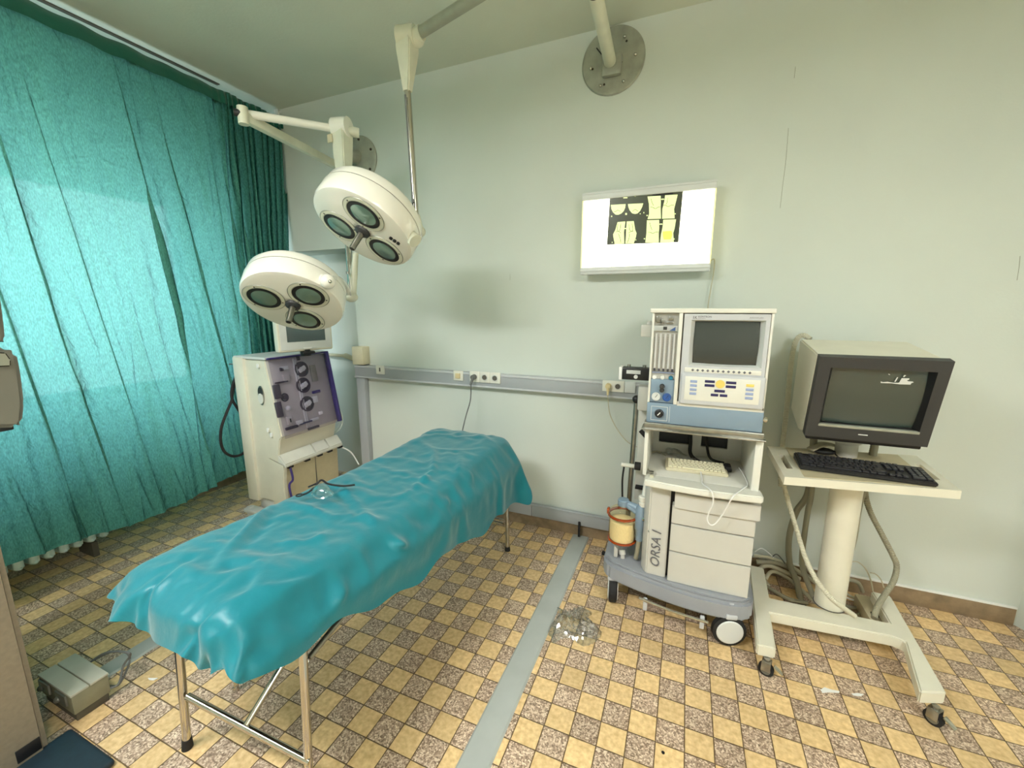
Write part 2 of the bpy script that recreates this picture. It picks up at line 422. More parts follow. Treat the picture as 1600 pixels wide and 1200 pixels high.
    def torus(s, c, R_, r, axis=(0, 0, 1), seg=32, sub=10):
        F_ = frame_of(axis); c = Vector(c); vs_ = []; fs_ = []
        for i in range(seg):
            a = 2 * pi * i / seg
            for k in range(sub):
                b = 2 * pi * k / sub
                vs_.append(c + F_ @ Vector(((R_ + r * cos(b)) * cos(a), (R_ + r * cos(b)) * sin(a), r * sin(b))))
        for i in range(seg):
            for k in range(sub):
                j = (i + 1) % seg; q = (k + 1) % sub
                fs_.append((i * sub + k, j * sub + k, j * sub + q, i * sub + q))
        return s._add(vs_, fs_)
    def quad(s, a, b, c, d): return s._add([a, b, c, d], [(0, 1, 2, 3)])

def finish(name, mb, material, origin, parent=None, smooth=35, sub=0):
    me = bpy.data.meshes.new(name)
    o3 = Vector(origin)
    me.from_pydata([v - o3 for v in mb.v], [], mb.f)
    bm = bmesh.new(); bm.from_mesh(me)
    bmesh.ops.recalc_face_normals(bm, faces=bm.faces[:])
    if smooth:
        th = radians(smooth)
        for e in bm.edges:
            e.smooth = (len(e.link_faces) == 2 and e.calc_face_angle(0) < th)
        for f in bm.faces: f.smooth = True
    bm.to_mesh(me); bm.free()
    me.materials.append(material)
    ob = bpy.data.objects.new(name, me)
    scene.collection.objects.link(ob)
    if parent is not None: ob.parent = parent
    else: ob.location = o3
    return ob

ORG = {}
def thing(name, label, cat, loc, group=None):
    o = bpy.data.objects.new(name, None); scene.collection.objects.link(o)
    o.empty_display_size = 0.05
    o.location = loc; o['label'] = label; o['category'] = cat
    if group: o['group'] = group
    ORG[o.name] = Vector(loc)
    return o
def part(name, mb, material, parent, label=None, smooth=35):
    """a part built in world coordinates under its thing (or under another part)"""
    og = ORG[parent.name]
    o = finish(name, mb, material, og, parent, smooth)
    ORG[o.name] = og
    if label: o['label'] = label
    return o
def single(name, mb, material, label, cat, group=None, smooth=35, origin=None):
    if origin is None:
        xs = [v.x for v in mb.v]; ys = [v.y for v in mb.v]; zs = [v.z for v in mb.v]
        origin = ((min(xs) + max(xs)) / 2, (min(ys) + max(ys)) / 2, min(zs))
    o = finish(name, mb, material, origin, None, smooth)
    ORG[o.name] = Vector(origin)
    o['label'] = label; o['category'] = cat
    if group: o['group'] = group
    return o
def struct(name, mb, material, parent=None, smooth=35):
    if parent is not None: return part(name, mb, material, parent, smooth=smooth)
    o = finish(name, mb, material, (0, 0, 0), None, smooth); ORG[o.name] = Vector((0, 0, 0))
    o['kind'] = 'structure'
    return o
def text(name, s, size, material, parent, o, xdir, updir, depth=0.0006, shear=0.0, align='LEFT', bold=False):
    cu = bpy.data.curves.new(name, 'FONT'); cu.body = s; cu.size = size; cu.extrude = depth / 2; cu.shear = shear
    cu.align_x = align; cu.resolution_u = 3
    if bold: cu.offset = size * 0.02
    t = bpy.data.objects.new(name, cu); scene.collection.objects.link(t)
    bpy.context.view_layer.update()
    me = bpy.data.meshes.new_from_object(t.evaluated_get(bpy.context.evaluated_depsgraph_get()))
    bpy.data.objects.remove(t)
    X = Vector(xdir).normalized(); U = Vector(updir).normalized(); Nn = X.cross(U)
    R = Matrix((X, U, Nn)).transposed()
    og = ORG[parent.name]
    for v in me.vertices: v.co = Vector(o) + R @ v.co - og
    me.materials.clear(); me.materials.append(material)
    ob = bpy.data.objects.new(name, me); scene.collection.objects.link(ob); ob.parent = parent
    ORG[ob.name] = og
    return ob

# ================================================================== THE ROOM
WY, WX, CZ, RX = 2.69, -3.75, 3.15, 1.63      # back wall, window wall, ceiling, right corner
FY = -3.2                                       # wall behind the camera
BX = 2.9                                        # far right wall of the wider part
m = MB(); m.quad((WX - .2, FY, 0), (BX + .2, FY, 0), (BX + .2, 3.1, 0), (WX - .2, 3.1, 0)); struct('floor', m, M['floor'])
m = MB(); m.bb((WX - .3, FY - .2, CZ), (BX + .3, 3.2, CZ + .1)); struct('ceiling', m, M['ceil'])
m = MB(); m.bb((-2.49, WY, 0), (RX + .3, WY + .4, CZ)); m.bb((WX - .2, WY, 2.05), (-2.49, WY + .4, CZ)); m.bb((WX - .2, WY + .25, 0), (-2.49, WY + .4, 2.05))
struct('wall_back', m, M['wall'], smooth=0)
wy0, wy1, wz0, wz1 = -0.7, 2.22, 0.96, 2.42
m = MB()
m.bb((WX - .22, FY, 0), (WX, 3.1, wz0)); m.bb((WX - .22, FY, wz1), (WX, 3.1, CZ)); m.bb((WX - .22, FY, wz0), (WX, wy0, wz1)); m.bb((WX - .22, wy1, wz0), (WX, 3.1, wz1))
struct('wall_left', m, M['wall'], smooth=0)
m = MB()
m.prism([(RX, WY + .02, 0), (RX, 2.705, 0), (RX + .035, 2.655, 0), (RX + .035, 2.2, 0), (RX + .4, 2.2, 0), (RX + .4, WY + .02, 0)], (0, 0, CZ))
m.bb((RX + .4, 2.2, 0), (BX, 2.4, CZ)); m.bb((BX, FY, 0), (BX + .2, 2.4, CZ))
struct('wall_right', m, M['wall'], smooth=0)
m = MB(); m.bb((WX - .2, FY - .2, 0), (BX + .2, FY, CZ)); struct('wall_front', m, M['wall'], smooth=0)

# window behind the curtain
wf = MB()
X0 = WX - .10
for y in (wy0 + .03, wy0 + .75, wy1 - .03): wf.bb((X0 - .03, y - .03, wz0), (X0 + .03, y + .03, wz1))
wf.bb((X0 - .03, wy0, wz0), (X0 + .03, wy1, wz0 + .06)); wf.bb((X0 - .03, wy0, wz1 - .06), (X0 + .03, wy1, wz1))
wfo = struct('window_1', wf, M['white'])
m = MB(); m.bb((X0 - .003, wy0 + .02, wz0 + .02), (X0 + .003, wy1 - .02, wz1 - .02)); po = part('pane', m, M['pane'], wfo)
m = MB(); m.bb((WX - .07, wy0 - .05, wz0 - .03), (WX + .10, wy1 + .05, wz0 + .0), 0.006); part('window_sill', m, M['white'], wfo)

# skirting, painted line, ducts
m = MB(); m.bb((-2.40, WY - .012, 0), (RX + .0, WY, .094), 0.003); struct('baseboard_back', m, M['skirt'])
m = MB(); m.bb((-2.40, WY - .014, .094), (RX, WY, .104), 0.002); struct('trim_1', m, M['white'])
m = MB(); m.bb((WX, FY, 0), (WX + .012, 3.0, .094), 0.003); struct('baseboard_left', m, M['skirt'])
m = MB(); m.bb((-2.40, WY - .035, .088), (-0.95, WY - .012, .178), 0.003); m.bb((-.947, WY - .035, .088), (0.2, WY - .012, .178), 0.003); m.bb((-2.40, WY - .04, .17), (.2, WY - .012, .182), .003)
single('cable_duct', m, M['trunk'], 'low grey cable duct running along the skirting of the back wall', 'cable duct')
m = MB(); m.bb((-2.49, WY - .05, 0), (-2.405, WY, 1.03), 0.004)
single('cable_duct', m, M['trunk'], 'upright grey duct at the wall corner below the trunking', 'cable duct')
t = thing('wall_trunking', 'long grey wall trunking carrying sockets above the bed', 'trunking', (-1.3, WY, 1.02))
m = MB(); m.bb((-2.49, WY - .06, 1.025), (-.02, WY, 1.118), 0.004); part('duct_body', m, M['trunk'], t)
m = MB(); m.bb((-2.49, WY - .066, 1.106), (-.02, WY, 1.122), 0.003); part('top_lip', m, M['grey'], t)
m = MB(); m.bb((-2.49, WY - .066, 1.020), (-.02, WY, 1.032), 0.003); part('bottom_lip', m, M['grey'], t)
# floor strips
m = MB(); m.prism([(-.64, -.6, .001), (-.632, -.6, .007), (-.533, -.6, .007), (-.525, -.6, .001)], (0, WY - .02 + .6, 0))
single('floor_strip', m, M['strip'], 'long grey cable strip on the floor between bed and grey machine', 'floor strip', smooth=0)
m = MB(); m.prism([(-2.315, .70, .001), (-2.307, .70, .006), (-2.225, .70, .006), (-2.215, .70, .001)], (0, 1.30, 0))
single('floor_strip', m, M['strip'], 'short grey cable strip on the floor beside the pedal box', 'floor strip', smooth=0)
m = MB(); m.bb((-.60, WY - .05, .008), (-.585, WY - .036, .12), .003)
single('floor_cable', m, M['rubber'], 'short black cable rising from floor strip to the low duct', 'cable')

# sockets on the trunking
SY = WY - .060
def plate(x0, x1, z0=1.062, z1=1.135):
    q = MB(); q.bb((x0, SY - .012, z0), (x1, SY, z1), 0.004); return q
def schuko(t, cx, cz, r=.022, mm='socketdark'):
    q = MB(); q.lathe([(r, .001), (r, -.004), (r * .86, -.004), (r * .80, .004), (0.0, .004)], (cx, SY - .0135, cz), (0, 1, 0), 24); part('socket_ring', q, M['palegrey'], t)
    q = MB(); q.cyl((cx, SY - .0165, cz), (cx, SY - .0095, cz), r * .78); q2 = part('socket_cup', q, M['socketdark'], t)
t = thing('phone_socket', 'square white phone socket at left end of the trunking', 'socket', (-2.22, SY, 1.06))
part('faceplate', plate(-2.262, -2.182, 1.063, 1.133), M['socket'], t)
m = MB(); m.bb((-2.227, SY - .015, 1.085), (-2.217, SY - .011, 1.115)); part('jack_slot', m, M['socketdark'], t)
t = thing('light_switch', 'square white rocker switch left of the triple socket', 'switch', (-1.51, SY, 1.06))
part('faceplate', plate(-1.553, -1.473, 1.059, 1.131), M['socket'], t)
m = MB(); m.bb((-1.532, SY - .024, 1.076), (-1.494, SY - .010, 1.114), .004); part('rocker', m, M['switchbeige'], t)
t = thing('triple_socket', 'white triple wall socket with one grey plug in it', 'socket', (-1.30, SY, 1.06))
for k in range(3): part('faceplate', plate(-1.418 + k * .0805, -1.338 + k * .0805, 1.057, 1.135), M['socket'], t)
for k in (1, 2): schuko(t, -1.378 + k * .0805, 1.096)
t = thing('double_socket', 'white double wall socket nearest the grey machine with cream plug', 'socket', (-.40, SY, 1.06))
part('faceplate', plate(-.466, -.330, 1.062, 1.132), M['socket'], t)
schuko(t, -.37, 1.098, .02)
t = thing('blank_plate', 'blank pale plate on trunking right of double socket', 'wall plate', (-.29, SY, 1.06))
part('faceplate', plate(-.328, -.262, 1.062, 1.132), M['palegrey'], t)
# plugs and cords
t = thing('power_plug', 'dark grey plug and cord hanging from the triple socket', 'plug', (-1.378, SY, 1.09))
m = MB(); m.cyl((-1.378, SY - .012, 1.096), (-1.378, SY - .045, 1.096), .019, .017); m.cyl((-1.378, SY - .036, 1.096), (-1.39, SY - .05, 1.04), .011, .007); part('plug_body', m, M['greycable'], t)
m = MB(); m.tube([(-1.39, 2.585, 1.045), PY(735, 625, 2.56), PY(728, 650, 2.52), PY(722, 676, 2.48), PY(719, 700, 2.46), PY(716, 740, 2.46)], .0042); part('cord', m, M['greycable'], t)
t = thing('power_plug', 'cream plug with long thin cord beside the grey machine', 'plug', (-.43, SY, 1.09))
m = MB(); m.cyl((-.428, SY - .012, 1.098), (-.428, SY - .04, 1.098), .019, .016); m.cyl((-.428, SY - .033, 1.095), (-.425, SY - .045, 1.045), .010, .006); part('plug_body', m, M['switchbeige'], t)
m = MB(); m.tube([(-.425, 2.585, 1.05), PY(951, 635, 2.6), PY(954, 650, 2.6), PY(964, 670, 2.6), PY(978, 688, 2.58), PY(992, 697, 2.55), PY(1010, 702, 2.5), PY(1022, 703, 2.45)], .003); part('cord', m, M['cable'], t)
# box on the corner
t = thing('junction_box', 'beige junction box fixed at the wall corner above the trunking', 'junction box', (-2.43, WY, 1.14))
m = MB(); m.bb((-2.485, WY - .085, 1.13), (-2.375, WY, 1.275), .006); part('box_body', m, M['beige'], t)
m = MB(); m.bb((-2.497, WY - .06, 1.17), (-2.484, WY - .02, 1.225), .003); part('side_socket', m, M['steel'], t)
m = MB(); m.cyl((-2.505, WY - .04, 1.20), (-2.49, WY - .04, 1.20), .008); part('plug_tip', m, M['black'], t)
t = thing('pipe_coupling', 'beige coupling and black cable end coming off the recess wall corner', 'cable', (-2.7, 2.80, 1.1))
m = MB(); m.tube([(-3.1, 2.90, 1.155), (-2.78, 2.85, 1.16), (-2.72, 2.82, 1.155)], .014); m.cyl((-2.80, 2.86, 1.16), (-2.62, 2.79, 1.14), .024, .020); part('sleeve', m, M['beige'], t)
m = MB(); m.tube([(-2.62, 2.79, 1.14), (-2.56, 2.76, 1.13), (-2.50, 2.715, 1.115)], .007); part('cable_end', m, M['black'], t)

# ceiling rail (dark crack line) and curtain rod bracket
m = MB(); m.bb((-3.215, -.8, CZ - .006), (-3.185, 2.25, CZ), .002)
single('ceiling_track', m, M['dirty'], 'narrow dark track along the ceiling above the green curtain', 'ceiling track')

# ================================================================== radiator
t = thing('radiator', 'white column radiator standing low behind the green curtain', 'radiator', (-3.52, .6, .0))
for k in range(17):
    y = .27 + k * .0635
    m = MB()
    for x in (-3.58, -3.50, -3.42):
        m.tube([(x, y, .125), (x, y, .78)], .023, seg=12, smooth=0)
    m.ball((-3.50, y, .125), .026, scale=(4.2, 1, 1)); m.ball((-3.50, y, .78), .026, scale=(4.2, 1, 1))
    part('radiator_fin', m, M['radiator'], t)
m = MB(); m.cyl((-3.5, .3, .14), (-3.5, 1.42, .14), .016); m.cyl((-3.5, 1.42, .14), (-3.73, 1.42, .14), .013); part('pipe', m, M['dirty'], t)
for y in (.5, 1.22):
    m = MB(); m.bb((-3.60, y, .0), (-3.42, y + .03, .10)); part('foot', m, M['dirty'], t)

# ================================================================== curtain
CX = -3.15
CY0, CY1 = -1.2, 2.66
t = thing('curtain', 'green curtain across the window, gathered at its right end', 'curtain', (CX, 1.2, .25))
pleats = [  # y at top, y at bottom, width, gather strength, depth
    (1.02, 1.30, .030, 1.6, .03), (1.20, 1.47, .016, 1.5, .02), (1.57, 1.86, .030, 1.9, .035), (1.66, 1.78, .018, 1.6, .02), (1.78, 2.16, .024, 1.8, .03),
    (2.07, 2.2, .012, 1.5, .015), (2.14, 2.28, .016, 1.6, .02), (2.20, 2.40, .018, 1.7, .025), (0.78, 1.12, .03, 1.5, .03), (.5, .7, .03, 1.7, .03), (.2, .3, .03, 1.6, .03), (-.2, -.2, .03, 1.6, .03), (-.7, -.7, .03, 1.6, .03)]
def smoothstep(a, b, x):
    t_ = max(0, min(1, (x - a) / (b - a))); return t_ * t_ * (3 - 2 * t_)
ny, nz = 820, 90
vs_ = []; fs_ = []
rnd = [random.uniform(0, 6.28) for _ in range(12)]
for i in range(ny + 1):
    s = CY0 + (CY1 - CY0) * i / ny
    for j in range(nz + 1):
        v = j / nz                       # 0 top 1 bottom
        zt = 3.075
        zb = .265 + .075 * smoothstep(1.5, 2.6, s) + .03 * smoothstep(1.2, .6, s) - .02 * exp(-((s - 1.3) / .25) ** 2)
        z = zt + (zb - zt) * v
        y = s; x = 0.0
        for (yt, yb, wd, g, A) in pleats:
            c = yt + (yb - yt) * v + .02 * sin(3.1 * v + yt * 9)
            wv = wd * (1 + .5 * v); q = (s - c) / wv
            if abs(q) < 4:
                e = exp(-q * q); gg = g * (0.55 + .45 * smoothstep(0, .25, v)) * (1 - .45 * smoothstep(.75, 1, v))
                y -= wv * gg * q * e
                x += A * e * (.15 + .85 * smoothstep(0, .5, v))
        # crinkles and soft hanging folds
        x += .055 * noise.noise(Vector((s * 5.5 - .9 * v, v * .9, 1.3))) * (.35 + .65 * v) + .020 * noise.noise(Vector((s * 17 - 2.5 * v, v * 2.6, 4.1))) * (.2 + v)
        rg = noise.noise(Vector((s * 13 - 3.5 * v, v * 3.2, 9.7))); x += .016 * max(0, 1 - abs(rg) * 6) * (.15 + v)
        # gathered right end
        gth = smoothstep(2.13, 2.26, s - .06 * v)
        ph = (s - 2.1) * 2 * pi / .047 + .8 * sin(5 * (s + .2 * v)) + .5 * sin(4 * v + 1)
        x += gth * (.030 + .012 * v) * sin(ph) + gth * .012 * sin(ph * .37 + 1)
        y += gth * .016 * sin(ph * 1 + 1.9)
        # gentle swells
        x += .020 * sin(s * 7.3 + .9 * v + rnd[0]) * v + .010 * sin(s * 19 + 2.1 * v + rnd[1]) * v * (1 - gth) + .004 * sin(s * 41 + 5 * v + rnd[2])
        # right edge leans outwards at the bottom
        y += -.075 * v * smoothstep(2.1, 2.66, s) + .055 * (1 - smoothstep(0, .5, v)) * smoothstep(2.3, 2.66, s)
        vs_.append(Vector((CX + x, y, z)))
for i in range(ny):
    for j in range(nz):
        a = i * (nz + 1) + j; fs_.append((a, a + 1, a + nz + 2, a + nz + 1))
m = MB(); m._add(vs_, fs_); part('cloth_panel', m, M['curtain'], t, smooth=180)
# header pocket round the rod
vs_ = []; fs_ = []
n = 500
for i in range(n + 1):
    s = CY0 + (CY1 + .04 - CY0) * i / n
    gth = smoothstep(2.1, 2.3, s); wob = .004 * sin(s * 23) + gth * .009 * sin(s * 2 * pi / .047)
    for k, (dx, dz) in enumerate(((-.022, -.085), (-.024, -.04), (-.016, .0), (0, .010), (.018, .0), (.030, -.04), (.030, -.085))):
        vs_.append(Vector((CX + dx + wob * (1 if dx > 0 else .5), s, 3.085 + dz + .004 * sin(s * 31))))
for i in range(n):
    for k in range(6):
        a = i * 7 + k; fs_.append((a, a + 1, a + 8, a + 7))
m = MB(); m._add(vs_, fs_); part('header_band', m, M['hemcloth'], t, 'dark doubled header band', smooth=180)
t = thing('curtain_rod', 'thin white rod holding the green curtain at the ceiling', 'curtain rod', (CX, 2.6, 3.07))
m = MB(); m.cyl((CX, CY0, 3.078), (CX, WY, 3.078), .006); part('rod', m, M['white'], t)
m = MB(); m.bb((CX - .01, 2.655, 3.03), (CX + .03, 2.669, 3.14), .002); m.bb((CX - .004, 2.66, 3.128), (CX + .03, WY, 3.138)); part('bracket', m, M['white'], t)

# ================================================================== examination table under the drape
BDX, BDY = Vector((.999, -.04, 0)).normalized(), Vector((.04, .999, 0)).normalized()
BO = Vector((-1.335, .60, 0))
def bl(u, v, z): return BO + BDX * u + BDY * v + Vector((0, 0, z))
t = thing('examination_table', 'narrow examination table on chrome tube legs under the teal drape', 'examination table', (-1.3, 1.45, 0))
m = MB(); m.box(bl(0, .87, .690), (.54, 1.70, .06), .025, Matrix((BDX, BDY, (0, 0, 1))).transposed(), 3); part('mattress', m, M['black'], t)
m = MB()
m.tube([bl(-.25, .06, .665), bl(-.25, 1.68, .665)], .0125, smooth=0); m.tube([bl(.312, .06, .615), bl(.312, 1.68, .615)], .0125, smooth=0)
for v in (.06, .9, 1.68): m.tube([bl(-.25, v, .665), bl(.312, v, .615)], .0125, smooth=0)
part('side_frame', m, M['chrome'], t)
def leg(top, foot, r=.0135, tip=M['rubber'], th=.045):
    top = Vector(top); foot = Vector(foot); d = (top - foot).normalized()
    m = MB(); m.tube([top, foot + d * .02], r, seg=14, smooth=0); l = part('leg', m, M['chrome'], t)
    m = MB(); m.cyl(foot, foot + d * th, r * 1.35, r * 1.15, 16); part('rubber_foot', m, tip, l)
FLf, FRf, BRf, BLf = Vector((-1.579, .708, 0)), Vector((-1.06, .784, 0)), Vector((-.992, 2.314, 0)), Vector((-1.50, 2.33, 0))
leg((-1.487, .70, .665), FLf); leg((-1.016, .780, .600), FRf); m = MB(); m.tube([(-1.0165, .780, .595), (-1.028, .782, .635), (-1.07, .785, .675)], .0135, seg=14); part('leg_joint', m, M['chrome'], t); leg((-.985, 2.27, .615), BRf, th=.03); leg((-1.50, 2.27, .665), BLf, th=.03)
leg((-1.60, 1.02, .66), (-1.642, .93, 0), .010, M['chrome'], .02)
m = MB(); m.tube([PY(293, 1088, .708), PY(484, 1190, .778)], .012, seg=12, smooth=0); part('crossbar', m, M['chrome'], t)
m = MB(); m.tube([(-1.01, 2.29, .20), (-1.50, 2.31, .20)], .009, seg=12, smooth=0); m.tube([(-1.01, 2.29, .225), (-1.50, 2.31, .225)], .007, seg=12, smooth=0); part('crossbar', m, M['chrome'], t)
sb = PY(385, 1134, .742) + Vector((0, 0, .004)); 
m = MB(); m.tube([sb, PY(455, 1016, .93), PY(462, 1010, 1.0), PY(480, 1012, 1.02)], .011, seg=12, smooth=0); m.tube([PY(455, 1016, .93), PY(463, 1013, .93), (-1.022, .785, .50)], .011, seg=12, smooth=0); part('diagonal_brace', m, M['chrome'], t)
m = MB(); m.tube([(-1.022, .80, .50), (-1.04, 1.1, .56), (-1.03, 1.6, .64)], .010, seg=12, smooth=0); part('folding_strut', m, M['steel'], t)
BED = t
